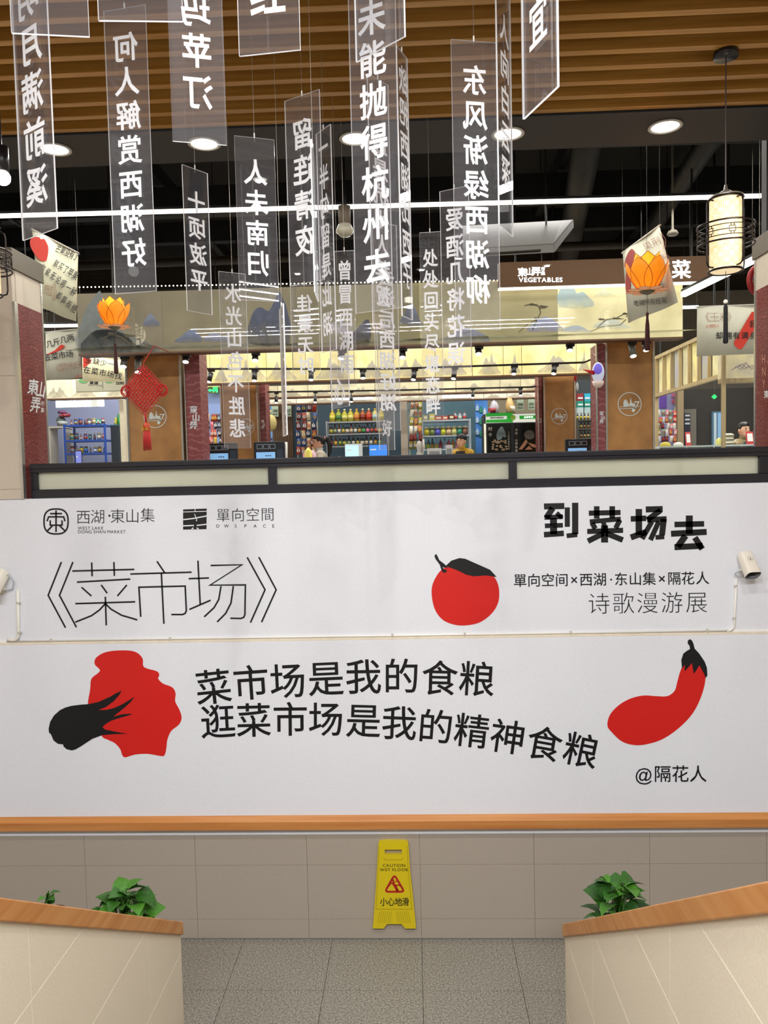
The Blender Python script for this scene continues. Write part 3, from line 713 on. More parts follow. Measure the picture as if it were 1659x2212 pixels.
def rnd(T, r=0.18):
    o = []
    for i in range(3):
        a, b, c = Vector(T[i - 1]), Vector(T[i]), Vector(T[(i + 1) % 3]); p = b.lerp(a, r); q = b.lerp(c, r)
        o += [p * (1 - t) ** 2 + b * 2 * t * (1 - t) + q * t * t for t in (0, 0.33, 0.66, 1)]
    return o
stroke(mb, rnd(tri), 13, fr_, True)
mb.poly([fr_(750 + 8 * math.cos(a), 488 + 8 * math.sin(a)) for a in [2 * math.pi * i / 12 for i in range(12)]])
for s, wd in (([(748, 500), (770, 535), (782, 560)], 17), ([(752, 500), (775, 493), (788, 492)], 6), ([(745, 502), (732, 515), (726, 526)], 6), ([(768, 522), (790, 518), (802, 528)], 8), ([(770, 535), (786, 560)], 9)): stroke(mb, s, wd, fr_)
mb.build('warning_triangle', mat('sign_red', '#b3171a', 0.5), cs, W=True)

# ------------------------------------------------------------------ plants in tall pots outside the stair walls
M_pot = mat('clay_pot', '#6d655c', 0.7)
GREENS = [mat('leaf_green', '#2c6014', 0.5, noise=0.25, nscale=12), mat('leaf_green_light', '#437d1c', 0.5, noise=0.2, nscale=12), mat('leaf_green_dark', '#1f4a12', 0.5, noise=0.2, nscale=12)]
def leaf_mesh(gi):
    b = MB(); prof = [(0, 0.0), (0.08, 0.22), (0.25, 0.42), (0.45, 0.44), (0.7, 0.28), (0.88, 0.11), (1.0, 0.0)]
    L = [(x, w_, 0.10 * math.sin(x * 2.6) - 0.32 * x * x) for x, w_ in prof]
    vs = []
    for x, w_, z in L: vs += [(x, -w_, z + w_ * 0.22), (x, 0, z), (x, w_, z + w_ * 0.22)]
    fs = []
    for i in range(len(L) - 1):
        a = i * 3; fs += [(a, a + 3, a + 4, a + 1), (a + 1, a + 4, a + 5, a + 2)]
    b.add(vs, fs)
    o = b.build('leaf', GREENS[gi], None, True); me = o.data; bpy.data.objects.remove(o); return me
LM = [leaf_mesh(i) for i in range(3)]
def plant(name, label, x, y, hpot, rpot, nleaf, spread, top, seed, lsize):
    rnd_ = random.Random(seed)
    t = thing(name, label, 'plant', (x, y, 0))
    MB().lathe([(rpot * 0.7, 0), (rpot, hpot), (rpot * 1.08, hpot), (rpot * 1.08, hpot - 0.03), (rpot * 0.98, hpot - 0.03)][:3] + [(rpot * 0.9, hpot), (rpot * 0.88, hpot - 0.05), (0, hpot - 0.05)], 20).build('pot', M_pot, t, True)
    for i in range(nleaf):
        a = 2 * math.pi * (i * 0.381966) ; k = (i + 0.5) / nleaf
        r = spread * (1 - 0.75 * k ** 1.5) * rnd_.uniform(0.45, 1.0); z = hpot + (top - hpot) * (k ** 0.9) * rnd_.uniform(0.75, 1.0)
        base = Vector((math.cos(a) * r * 0.65, math.sin(a) * r * 0.65, z))
        s = MB().tube([(0, 0, hpot - 0.06), base * 0.5 + Vector((0, 0, (hpot + z) * 0.28)), base], 0.0028, 5).build('stem', GREENS[1], t, True)
        o = obj('leaf', LM[rnd_.choice((0, 0, 1, 1, 2))], t, base)
        L = lsize * rnd_.uniform(0.75, 1.2); o.scale = (L, L, L)
        o.rotation_euler = (rnd_.uniform(-0.5, 0.5), rnd_.uniform(-0.75, 0.25), a + rnd_.uniform(-0.5, 0.5))
    return t
plant('potted_plant', 'bushy green potted plant showing over the left wooden stair cap', -1.64, -1.15, 0.80, 0.12, 38, 0.19, 1.03, 3, 0.11)
plant('potted_plant', 'bushy green potted plant with an upright leaf over the right wooden stair cap', 1.09, -1.05, 0.74, 0.12, 40, 0.20, 1.03, 9, 0.115)
plant('potted_plant', 'small pale sprig rising behind the left stair wall near the left edge', -2.07, -1.15, 0.86, 0.10, 9, 0.04, 1.02, 5, 0.05)
# ------------------------------------------------------------------ hanging acrylic strips with white characters
M_acr = glassmat('clear_acrylic', (0.95, 0.95, 0.96), 1.49, 1.2, 0.03, 0.0)
M_edge = translucent('acrylic_edge', '#fbfbfd', 0.5, 0.2, 0.1)
M_letter = translucent('white_vinyl', '#fdfdff', 0.35, 0.4, 0.03)
M_grip = mat('white_grip', '#f0eee8', 0.4)
# text, mirrored, edge seen (T top / B bottom), left px, right px, other end y px, depth of left edge, y of first and last character, size factor, label
STRIPS = [
 ('明月满前溪', 1, 'B', (50, 520), (124, 493), None, 3.3, -5, 402, .60, 'acrylic strip with a slanted lower edge and big characters, leftmost of all strips'),
 ('', 0, 'B', (25, 72), (193, 80), None, 1.9, 0, 0, 0, 'blank clear acrylic plate at the top left corner, in front of the leftmost strip'),
 ('', 0, 'B', (213, 45), (395, 47), None, 1.95, 0, 0, 0, 'blank clear acrylic plate at the top edge, over the second strip from the left'),
 ('何人解赏西湖好', 1, 'T', (224, 25), (314, 10), 636, 3.5, 103, 547, .56, 'long clear acrylic strip with seven characters, second strip from the left edge'),
 ('玛苹汀', 1, 'B', (373, 305), (490, 314), None, 2.75, 22, 200, .52, 'wide clear acrylic strip cut by the top edge, ending in two whole characters'),
 ('十顷波平', 1, 'T', (393, 355), (448, 375), 671, 4.3, 438, 606, .66, 'short turned acrylic strip with four characters, hanging below the wide strip with two'),
 ('人未南归', 1, 'T', (506, 293), (592, 302), 648, 3.84, 373, 570, .56, 'acrylic strip with four big mirrored characters, left of the slanted-top strip'),
 ('红', 0, 'B', (517, 122), (649, 108), None, 2.35, -14, -14, .55, 'wide clear acrylic strip cut by the top edge, showing the foot of one character'),
 ('留连清夜', 1, 'T', (615, 219), (690, 193), 618, 3.9, 290, 520, .56, 'acrylic strip with a slanted top edge and four characters, left of the central cluster'),
 ('一半勾留是此湖', 1, 'T', (683, 290), (714, 268), 763, 4.15, 320, 700, .62, 'narrow turned acrylic strip with seven characters, just right of the slanted-top strip'),
 ('', 0, 'B', (680, 630), (688, 652), 300, 3.35, 0, 0, 0, 'acrylic strip seen edge-on as a white sliver, crossing the slanted-top strip'),
 ('未能抛得杭州去', 0, 'B', (769, 677), (868, 664), None, 3.4, 38, 576, .56, 'longest and largest-lettered acrylic strip, running down the top centre of the picture'),
 ('最是杭州人荐贺', 1, 'T', (793, 159), (838, 184), 708, 3.95, 312, 640, .70, 'acrylic strip overlapping behind the large-lettered central strip'),
 ('去进后西湖好湖', 1, 'T', (804, 480), (856, 487), 930, 4.55, 600, 870, .66, 'acrylic strip at the centre hanging below the large-lettered strip, seven characters'),
 ('好', 0, 'B', (820, 972), (853, 972), 700, 4.85, 925, 925, .60, 'small acrylic strip with a single character, just above the black frame at the centre'),
 ('欲把西湖比西子', 1, 'T', (856, 98), (879, 127), 682, 3.6, 175, 596, .80, 'steeply turned acrylic strip with squeezed characters, right of the large-lettered central strip'),
 ('', 0, 'B', (770, 135), (875, 79), None, 2.5, 0, 0, 0, 'blank clear acrylic plate with a slanting lower edge at the top centre'),
 ('东风渐绿西湖柳', 1, 'T', (974, 85), (1072, 93), 711, 3.45, 175, 626, .52, 'long acrylic strip with seven big mirrored characters, right of the centre'),
 ('爱酒几将花误', 1, 'T', (950, 414), (1012, 401), 810, 4.2, 474, 763, .60, 'acrylic strip with six characters, half hidden by the long strip right of centre'),
 ('处处回头尽堪恋畔', 0, 'T', (906, 503), (951, 500), 918, 4.75, 558, 878, .68, 'acrylic strip with eight small characters reaching low over the shop shelves, right of centre'),
 ('佳景无时', 1, 'T', (627, 618), (687, 614), 823, 4.6, 656, 790, .54, 'short acrylic strip with four small characters in front of the painted fascia'),
 ('曾冒西湖雨', 0, 'T', (723, 543), (764, 541), 837, 4.8, 585, 787, .72, 'acrylic strip with five characters, right of the narrow turned strip'),
 ('心', 0, 'B', (717, 883), (755, 877), 700, 4.6, 846, 846, .60, 'small acrylic strip with a single character, low over the oil bottle shelf'),
 ('', 0, 'T', (604, 670), (612, 655), 943, 4.0, 0, 0, 0, 'acrylic strip seen edge-on as a white bar, right of the lowest strip'),
 ('水光山色不胜悲', 1, 'T', (472, 586), (530, 592), 969, 4.8, 634, 926, .58, 'acrylic strip with seven small characters, hanging lowest left of centre'),
 ('宜', 0, 'B', (1131, 258), (1206, 187), None, 2.2, 45, 45, .50, 'steeply turned acrylic strip with one character, rightmost of all strips'),
 ('人向白云深', 1, 'B', (1078, 485), (1108, 512), None, 3.4, 65, 372, .60, 'narrow turned acrylic strip beside the rightmost strip'),
]
ZCEIL = CZ
for txt, mir, ed, pl_, pr_, oth, d, ya, yb, sf, lab in STRIPS:
    L = at(pl_[0], pl_[1], d - CAM_DIST)
    R = atz(pr_[0], pr_[1], L.z)
    ux = Vector((R.x - L.x, R.y - L.y, 0)); wd = ux.length; ux.normalize(); nn = Vector((ux.y, -ux.x, 0))     # nn faces the viewer
    if nn.dot(CAM - L) < 0: nn = -nn
    if ed == 'T':
        zt = L.z; zb = at(pl_[0], oth, L.y).z
    else:
        zb = L.z; zt = (CZ - 0.06) if oth is None else at(pl_[0], oth, L.y).z
    mid = (L + R) / 2
    t = thing('acrylic_strip', lab, 'strip', (mid.x, mid.y, zb), group='hanging acrylic strips')
    h = zt - zb; th = 0.0035
    b = MB()
    c = [Vector((0, 0, 0)) - ux * wd / 2, Vector((0, 0, 0)) + ux * wd / 2]
    vs = [c[0] - nn * th, c[1] - nn * th, c[1] + nn * th, c[0] + nn * th]; vs += [v + Vector((0, 0, h)) for v in vs]
    b.add(vs, [(0, 1, 5, 4), (2, 3, 7, 6)], 0)
    b.add(vs, [(0, 3, 2, 1), (4, 5, 6, 7), (1, 2, 6, 5), (3, 0, 4, 7)], 1)
    b.build('sheet', [M_acr, M_edge], t)
    if txt:
        g = MB(); n = len(txt)
        for i, ch in enumerate(txt):
            y_ = ya + (yb - ya) * (i / (n - 1) if n > 1 else 0)
            z_ = at((pl_[0] + pr_[0]) / 2, y_, mid.y).z - zb
            size = wd * sf * 1.08 if txt[0] != '欲' else wd * sf
            fnS = lambda u, v, z_=z_: ux * u + nn * (th + 0.0008) + Vector((0, 0, z_ - v))
            hs = (at(0, ya, mid.y).z - at(0, yb, mid.y).z) / max(1, n - 1) * 0.86 if n > 1 else size * 1.25
            # characters are a little taller than wide
            vs_, fs2, _w = glyph(ch, 0.02)
            sy = min(hs, size * 1.45) if n > 1 else size * 1.3
            g.add([fnS((x - 0.5) * size * (-1 if mir else 1), -(y - 0.37) * sy) for x, y in vs_], fs2)
        g.build('white_characters', M_letter, t)
    MB().cyl((0, 0, h - 0.02), (0, 0, CZ - zb), 0.0011, n=5).build('hanging_wire', M_wire, t)
    MB().cyl((0, 0, h - 0.002), (0, 0, h + 0.022), 0.0035, n=8).build('wire_grip', M_grip, t)
# ------------------------------------------------------------------ market hall: shell
M_mfloor = mat('market_floor', '#8f8b84', 0.3)
M_blackceil = mat('black_ceiling', '#141410', 0.9)
M_duct = mat('black_duct', '#1b1b1c', 0.5, noise=0.3, nscale=6)
M_pale = mat('pale_wall', '#cfc9bd', 0.7)
structure(MB().box(-11, 11, 0.2, 13.6, FZ - 0.15, FZ).build('floor_market', M_mfloor))
structure(MB().box(-11, 11, 13.6, 13.75, FZ, 7.4).build('wall_market_back', M_pale))
structure(MB().box(-11.15, -11, 0.2, 13.75, FZ, 7.4).build('wall_market_left', M_pale))
structure(MB().box(11, 11.15, 0.2, 13.75, FZ, 7.4).build('wall_market_right', M_pale))
cm = MB().box(-11, 11, YE1, 13.75, 7.4, 7.5).build('ceiling_market', M_blackceil); structure(cm)
structure(MB().box(-11, 11, YE1 - 0.02, YE1, CZ + 0.25, 7.5).build('wall_over_soffit', M_blackceil))
for yy, z0, h in ((1.6, 6.75, 0.3), (3.1, 6.9, 0.25), (4.6, 6.6, 0.35), (6.4, 6.8, 0.3), (8.4, 6.7, 0.35)):
    MB().box(-10.9, 10.9, yy, yy + 0.16, z0, z0 + h).build('black_beam', M_duct, cm)
for xx in (-6.5, -3.2, -0.4, 1.9, 3.6, 5.2):
    MB().box(xx, xx + 0.1, 0.4, 12, 7.0, 7.2).build('cross_beam', M_duct, cm)
for i, (xx, yy) in enumerate(((-4.2, 3.2), (-2.4, 4.4), (0.9, 3.6), (1.7, 4.7), (2.5, 3.2), (3.3, 4.8), (-5.2, 4.6), (-0.9, 5.2), (2.0, 5.5), (4.3, 4.2))):
    MB().cyl((xx, yy, 5.35 + 0.12 * (i % 4)), (xx, yy, 7.4), 0.006, n=6).build('hanger_rod', M_duct, cm)
for a, b, r in (((-9, 2.4, 6.5), (9, 2.7, 6.45), 0.05), ((-9, 5.6, 6.25), (9, 5.4, 6.3), 0.06), ((-9, 7.4, 6.35), (9, 7.4, 6.4), 0.09), ((1.6, 1.2, 6.6), (2.9, 9.5, 6.6), 0.16), ((3.0, 1.2, 6.7), (3.9, 9.5, 6.7), 0.12), ((-4.4, 2.6, 6.2), (-3.5, 2.9, 5.55), 0.016)):
    MB().cyl(a, b, r, n=14).build('pipe_run', M_duct, cm, True)
M_dwire = mat('dull_wire', '#5a564e', 0.5, 0.3)
# dark grey pier at the far right
structure(MB().box(at(1645, 400, 0.7).x, at(1645, 400, 0.7).x + 0.5, 0.62, 0.7, FZ, 7.4).build('wall_dark_pier', mat('dark_grey_wall', '#4b4a4b', 0.7)))

# linear lamps under the black ceiling
def linlamp(label, a, b, w_=0.03, h_=0.035, lum=None):
    a, b = Vector(a), Vector(b); c = (a + b) / 2; d = (b - a) / 2
    n = Vector((-d.y, d.x, 0)).normalized() * (w_ / 2)
    t = thing('linear_light', label, 'lamp', c)
    MB().obox((0, 0, h_ * 0.5 + 0.012), d, n, (0, 0, 0.014)).build('housing', M_black, t)
    MB().obox((0, 0, 0), d, n, (0, 0, h_ / 2)).build('diffuser', lum or M_lamp2, t)
    for k in (-0.8, 0.8): MB().cyl(d * k + Vector((0, 0, 0.03)), d * k + Vector((0, 0, 7.4 - c.z)), 0.0015, n=5).build('hanging_wire', M_dwire, t)
ZL = 5.9
linlamp('long white linear lamp spanning the whole hall under the black ceiling', atz(-60, 468, ZL), atz(1645, 423, ZL))
linlamp('white linear lamp running away diagonally behind the lantern', atz(1645, 553, 5.05), atz(1476, 636, 5.05), 0.05, 0.05)
linlamp('short white linear lamp at the left, below the fabric banner', atz(95, 704, 5.2), atz(170, 703, 5.2))
linlamp('short white linear lamp left of the corn banner', at(1474, 664, 4.6), at(1508, 663, 4.6))

# ------------------------------------------------------------------ painted fascias (backlit panels in frames)
def slab(px0, py0, px1, py1, Y, dep):
    a = rect(px0, py0, px1, py1, Y); return MB().box(a[0], a[1], Y, Y + dep, a[2], a[3])
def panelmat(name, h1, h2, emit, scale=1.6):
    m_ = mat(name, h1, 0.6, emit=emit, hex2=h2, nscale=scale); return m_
M_trim = mat('brown_trim', '#6b4a34', 0.5)
M_blackline = mat('black_trim', '#1c1916', 0.5)
fa = rect(167, 613, 1475, 750, 3.8)
fc = thing('painted_fascia', 'long painted landscape fascia with misty mountains over the market columns', 'fascia', ((fa[0] + fa[1]) / 2, 3.8, fa[2]))
MB().box(fa[0], fa[1], 3.82, 3.98, fa[2], fa[3]).build('box', M_trim, fc, W=True)
seams = [167, 350, 640, 905, 1205, 1475]
for i in range(5):
    mm = panelmat('mural_ground_%d' % i, ('#7b735e', '#7a725c', '#7c7456', '#8f8764', '#bdb384')[i], ('#968c74', '#92896c', '#988e66', '#b0a67c', '#efe4b6')[i], (0.05, 0.05, 0.06, 0.2, 0.42)[i])  # greyer left and glowing right panels: uneven backlight put into colour and emission
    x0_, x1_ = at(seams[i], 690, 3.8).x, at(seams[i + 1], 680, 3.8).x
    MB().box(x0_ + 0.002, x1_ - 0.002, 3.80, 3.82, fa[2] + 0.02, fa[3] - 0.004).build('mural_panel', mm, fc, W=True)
MB().box(fa[0], fa[1], 3.785, 3.82, fa[2], fa[2] + 0.018).build('lower_trim', M_trim, fc, W=True)
fm = lambda px, py: at(px, py, 3.797)
MOUNT = [
 ('#7f8684', .05, [(170, 766), (174, 700), (190, 660), (205, 640), (216, 628), (226, 652), (238, 690), (255, 716), (292, 728), (330, 745), (338, 764)]),
 ('#6d7272', .05, [(175, 764), (196, 720), (222, 712), (262, 714), (290, 742), (320, 750), (330, 762)]),
 ('#7b8396', .05, [(308, 703), (316, 686), (325, 676), (335, 688), (348, 702), (330, 706)]),
 ('#74809a', .05, [(376, 740), (392, 726), (404, 716), (418, 710), (427, 720), (437, 738)]),
 ('#8b8fa2', .06, [(440, 738), (452, 722), (470, 720), (486, 728), (506, 738)]),
 ('#50566c', .03, [(536, 742), (540, 692), (552, 668), (566, 664), (580, 672), (592, 652), (604, 630), (612, 648), (620, 668), (625, 742)]),
 ('#4b4a55', .03, [(742, 746), (752, 726), (770, 712), (790, 690), (800, 700), (796, 748)]),
 ('#73788e', .05, [(864, 700), (874, 678), (886, 654), (898, 668), (906, 690), (914, 704)]),
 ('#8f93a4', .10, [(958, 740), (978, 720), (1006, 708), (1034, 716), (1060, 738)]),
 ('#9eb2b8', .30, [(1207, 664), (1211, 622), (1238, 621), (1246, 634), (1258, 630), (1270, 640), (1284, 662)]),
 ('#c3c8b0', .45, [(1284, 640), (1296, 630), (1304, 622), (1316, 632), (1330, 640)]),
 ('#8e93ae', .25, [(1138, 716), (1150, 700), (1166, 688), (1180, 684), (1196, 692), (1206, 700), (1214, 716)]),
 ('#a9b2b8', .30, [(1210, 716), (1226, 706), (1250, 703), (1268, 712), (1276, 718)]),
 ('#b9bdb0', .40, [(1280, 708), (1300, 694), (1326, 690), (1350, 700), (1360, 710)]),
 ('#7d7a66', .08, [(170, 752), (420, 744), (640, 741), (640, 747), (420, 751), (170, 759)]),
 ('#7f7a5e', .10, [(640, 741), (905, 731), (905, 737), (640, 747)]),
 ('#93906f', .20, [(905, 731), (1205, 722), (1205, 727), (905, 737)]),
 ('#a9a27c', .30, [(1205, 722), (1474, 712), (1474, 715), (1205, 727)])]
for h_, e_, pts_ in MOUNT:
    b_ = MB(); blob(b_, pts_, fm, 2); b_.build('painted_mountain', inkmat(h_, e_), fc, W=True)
tr_ = MB(); ft = lambda px, py: at(px, py, 3.796)
for s_ in ([(1150, 714), (1160, 690), (1168, 676), (1164, 662)], [(1133, 660), (1150, 656), (1164, 662)], [(1164, 666), (1180, 664)], [(1290, 708), (1310, 690), (1330, 688), (1352, 676)], [(1120, 718), (1140, 700), (1160, 690)], [(1276, 716), (1300, 706), (1340, 702), (1352, 690)], [(1352, 684), (1372, 676)],
           [(215, 735), (240, 722), (262, 728), (284, 744)], [(250, 700), (268, 698)], [(256, 708), (272, 706)], [(270, 728), (292, 726), (310, 742), (330, 748)], [(770, 716), (790, 728), (800, 742)], [(980, 712), (1000, 720), (1020, 716)]):
    stroke(tr_, s_, 2.2, ft)
for (a_, b_, n_) in ((1150, 660, 3), (1172, 664, 3), (1300, 692, 4), (1330, 690, 4), (1352, 680, 3), (1160, 690, 4), (276, 726, 4), (240, 722, 3)):
    for j in range(n_): blob(tr_, [(a_ - 8 + j * 5, b_ - 2), (a_ - 3 + j * 5, b_ - 5 + j), (a_ + 3 + j * 5, b_ - 2), (a_ - 2 + j * 5, b_)], ft, 2)
tr_.build('painted_trees', inkmat('#5d5540', .06), fc, W=True)
b_ = MB()
n_ = 108
for i in range(n_):
    px = 172 + (1075 - 172) * i / (n_ - 1); p = at(px, 620.5 - (px - 172) * 0.0165, 3.79); b_.ball(p, 0.0085, nu=6, nv=4)
b_ = b_.build('light_string', mat('bulb', '#fff2d0', 0.5, emit=6, ecol='#fff0cc'), fc, W=True); b_['kind'] = 'stuff'
a_ = rect(1077, 613, 1530, 618, 3.70); MB().box(a_[0], a_[1], 3.70, 3.768, a_[2], a_[3] - 0.004).build('light_strip', M_lamp2, fc, W=True)
# brown sign box on top of the fascia
sg = rect(1077, 559, 1537, 613, 3.66)
sb = thing('shop_sign', 'brown sign box with glowing white characters and the word VEGETABLES', 'sign', ((sg[0] + sg[1]) / 2, 3.66, sg[2]))
MB().box(sg[0], sg[1], 3.66, 3.768, sg[2] + 0.001, sg[3]).build('box', mat('sign_brown', '#6a4a2c', 0.6, noise=0.06, nscale=40), sb, W=True, bevel=0.004)
M_glow = mat('glowing_letter', '#ffffff', 0.5, emit=1.3, ecol='#f4f9ff')
fg = lambda px, py: at(px, py, 3.652)
b_ = MB()
for ch, x_, y_, z_ in (('東', 1128, 588, 20), ('山', 1144, 587, 17), ('弄', 1158, 586, 20)): put(b_, ch, fg, x_, y_, z_, 0.03)
for i, ch in enumerate('市集'): put(b_, ch, fg, 1173, 581 + i * 9, 9, 0.03)
latin(b_, 'VEGETABLES', fg, 1121, 609, 13.5, 0.02, 1.12)
put(b_, '蔬', fg, 1426, 584, 42, 0.022); put(b_, '菜', fg, 1472, 582, 42, 0.022)
b_.build('glowing_characters', M_glow, sb, W=True)
for k in (sg[0] + 0.2, sg[1] - 0.2): MB().cyl((k, 3.71, sg[3]), (k, 3.71, 7.4), 0.012, n=6).build('hanger_rod', M_duct, sb, W=True)
for k in (fa[0] + 0.4, (fa[0] + fa[1]) / 2): MB().cyl((k, 3.9, fa[3]), (k, 3.9, 7.4), 0.012, n=6).build('hanger_rod', M_duct, fc, W=True)

def canopy(label, px0, py0, px1, py1, Y, lines, h1, h2, emit, hang=True):
    a = rect(px0, py0, px1, py1, Y)
    t = thing('painted_canopy', label, 'fascia', ((a[0] + a[1]) / 2, Y, a[2]))
    MB().box(a[0], a[1], Y + 0.02, Y + 0.16, a[2], a[3]).build('box', M_trim, t, W=True)
    xs = [a[0]] + [at(q, (py0 + py1) / 2, Y).x for q in lines] + [a[1]]
    for i in range(len(xs) - 1):
        mm = panelmat('canopy_%s_%d' % (h1.strip('#'), i % 3), h1, h2, emit * (0.85 + 0.15 * (i % 3)), 3.0 + i % 3)
        MB().box(xs[i] + 0.004, xs[i + 1] - 0.004, Y, Y + 0.02, a[2] + 0.02, a[3] - 0.005).build('panel', mm, t, W=True)
        b = MB(); r_ = random.Random(i + int(Y * 10)); wpan = xs[i + 1] - xs[i]; hp = a[3] - a[2]
        for k in range(2):
            cx_ = xs[i] + wpan * r_.uniform(0.25, 0.75); w0 = min(wpan * 0.22, 0.35)
            pts_ = [(-1, .05), (1, .05), (.72, .2), (.5, r_.uniform(.25, .4)), (.22, r_.uniform(.3, .45)), (0, r_.uniform(.45, .7)), (-.2, r_.uniform(.35, .5)), (-.5, r_.uniform(.2, .35)), (-.75, .18)]
            blob(b, [(cx_ + u * w0 * 1.3, a[2] + 0.02 + v * hp) for u, v in pts_], lambda u, v, k=k: Vector((u, Y - 0.002 - k * 0.001, v)), 3)
        b.build('painted_mountain', inkmat('#b5ad98', 0.25), t, W=True)
    MB().box(a[0], a[1], Y - 0.012, Y + 0.02, a[2], a[2] + 0.022).build('lower_trim', M_trim, t, W=True)
    if hang:
        for k in (0.1, 0.5, 0.9): MB().cyl((a[0] + (a[1] - a[0]) * k, Y + 0.09, a[3]), (a[0] + (a[1] - a[0]) * k, Y + 0.09, 7.4), 0.012, n=6).build('hanger_rod', M_duct, t, W=True)
    return t
canopy('bright yellow backlit canopy with gridded panels behind the long painted fascia', 432, 748, 1287, 820, 6.0, [453, 500, 575, 660, 765, 850, 940, 1020, 1087, 1127, 1245], '#d6c67e', '#efe4ae', 0.40)
canopy('narrow painted canopy below the bright yellow one, over the middle stalls', 545, 825, 1232, 853, 7.4, [600, 665, 735, 810, 905, 985, 1080, 1125], '#bdb596', '#e6dcb4', 0.28)
canopy('pale shopfront fascia under the canopies, along the stalls at the back', 575, 851, 1163, 868, 8.5, [640, 735, 835, 945, 1045, 1095], '#c9c2b0', '#e2dccb', 0.25, False)
canopy('small painted canopy over the left stall with the blue shelves', 100, 818, 274, 862, 6.6, [155, 215], '#d9d2b0', '#f3edd2', 0.5)

# emblem of a boat in a ring on the columns
def emblem(b, fn, cx, cy, r):
    stroke(b, [(cx + r * math.cos(2 * math.pi * i / 32), cy + r * math.sin(2 * math.pi * i / 32)) for i in range(32)], r * 0.07, fn, True)
    q = lambda u, v: (cx + u * r, cy + v * r)
    blob(b, [q(-.52, .2), q(-.52, -.2), q(-.36, -.4), q(-.18, -.22), q(-.1, .0), q(.02, -.1), q(.1, -.55), q(.2, -.12), q(.42, -.05), q(.5, .06), q(.42, .18), q(0, .14), q(-.3, .2)], fn, 3)
    stroke(b, [q(.4, -.18), q(.8, -.2), q(.6, .2), q(.4, .42)], r * 0.1, fn)
    blob(b, [q(.35, .3), q(.5, .35), q(.45, .6), q(.3, .7), q(.2, .6), q(.22, .42)], fn, 3)
    for v in (.22, .38): stroke(b, [q(-.85, v + .02), q(.3 if v > .3 else .85, v - .02)], r * 0.05, fn)
M_col = mat('brown_scroll_panel', '#8f6233', 0.55, hex2='#ba8549', nscale=3.5, bump=0.1)
M_redcol = wavemat('dusty_red_panel', '#7c3a3c', '#9a5c5a', 4, 8, 3, 0.1, 0.5)
def column(label, px0, px1, Y, dep, top, em=None):
    x0_, x1_ = at(px0, 880, Y).x, at(px1, 880, Y).x; zt = at((px0 + px1) / 2, top, Y).z
    t = thing('market_column', label, 'column', ((x0_ + x1_) / 2, Y, FZ))
    MB().box(x0_, x1_, Y, Y + dep, FZ, zt).build('panel', M_col, t, W=True, bevel=0.004)
    for xx in (x0_, x1_): MB().box(xx - 0.012, xx + 0.012, Y - 0.012, Y + 0.02, FZ, zt).build('steel_edge', M_chrome, t, W=True)
    if em:
        b = MB(); emblem(b, lambda a, c: at(a, c, Y - 0.004), *em); b.build('boat_emblem', mat('emblem_white', '#cfd3cf', 0.5), t, W=True)
column('wide brown column with a ringed boat emblem behind the red knot', 276, 392, 4.2, 0.6, 745, (335, 900, 24))
column('wide brown column with a ringed boat emblem near the right end', 1310, 1412, 4.2, 0.6, 735, (1360, 873, 25))
column('narrower brown column with a small boat emblem behind the lowest strip', 478, 556, 6.7, 0.5, 815, (532, 922, 17))
column('narrower brown column with a small boat emblem right of the fridge', 1176, 1242, 6.7, 0.5, 800, (1208, 899, 17))
def redpost(label, px0, px1, Y, top, txt):
    x0_, x1_ = at(px0, 880, Y).x, at(px1, 880, Y).x; zt = at((px0 + px1) / 2, top, Y).z
    t = thing('red_post', label, 'post', ((x0_ + x1_) / 2, Y, FZ))
    MB().box(x0_, x1_, Y, Y + 0.35, FZ, zt).build('panel', M_redcol, t, W=True, bevel=0.003)
    MB().box(x0_ - 0.012, x0_, Y - 0.01, Y + 0.03, FZ, zt).build('steel_edge', M_chrome, t, W=True)
    b = MB(); fn = lambda a, c: at(a, c, Y - 0.002); cx = (px0 + px1) / 2; s_ = (px1 - px0) * 0.55
    for i, ch in enumerate('東山弄'): put(b, ch, fn, cx + (i % 2) * s_ * 0.3, txt + i * s_ * 0.95, s_, 0.03)
    b.build('white_lettering', M_printwhite, t, W=True)
    return t
redpost('dusty red post with white lettering right of the left brown column', 402, 434, 4.15, 750, 885)
redpost('dusty red post left of the right brown column', 1291, 1308, 4.15, 742, 893)
redpost('thin red post beside the column behind the lowest strip', 561, 574, 6.8, 812, 910)
redpost('thin red post just right of the fridge', 1164, 1171, 6.8, 808, 905)
def post(label, px0, px1, Y, top, h_, name='stall_post'):
    x0_, x1_ = at(px0, 900, Y).x, at(px1, 900, Y).x; zt = at((px0 + px1) / 2, top, Y).z
    o = MB().box(x0_, x1_, Y, Y + 0.14, FZ, zt).build(name, mat('post_%s' % h_.strip('#'), h_, 0.6, noise=0.06, nscale=14), bevel=0.004); return tag(o, label, 'post')
post('beige stall post left of the snack-filled stall', 435, 441, 4.6, 760, '#b9ad97')
post('grey-beige stall post between the oil stall and the snack stall', 865, 880, 8.3, 868, '#9c9080')
post('pale wooden stall post at the right edge of the left stall', 258, 268, 6.5, 862, '#d8cdb4')
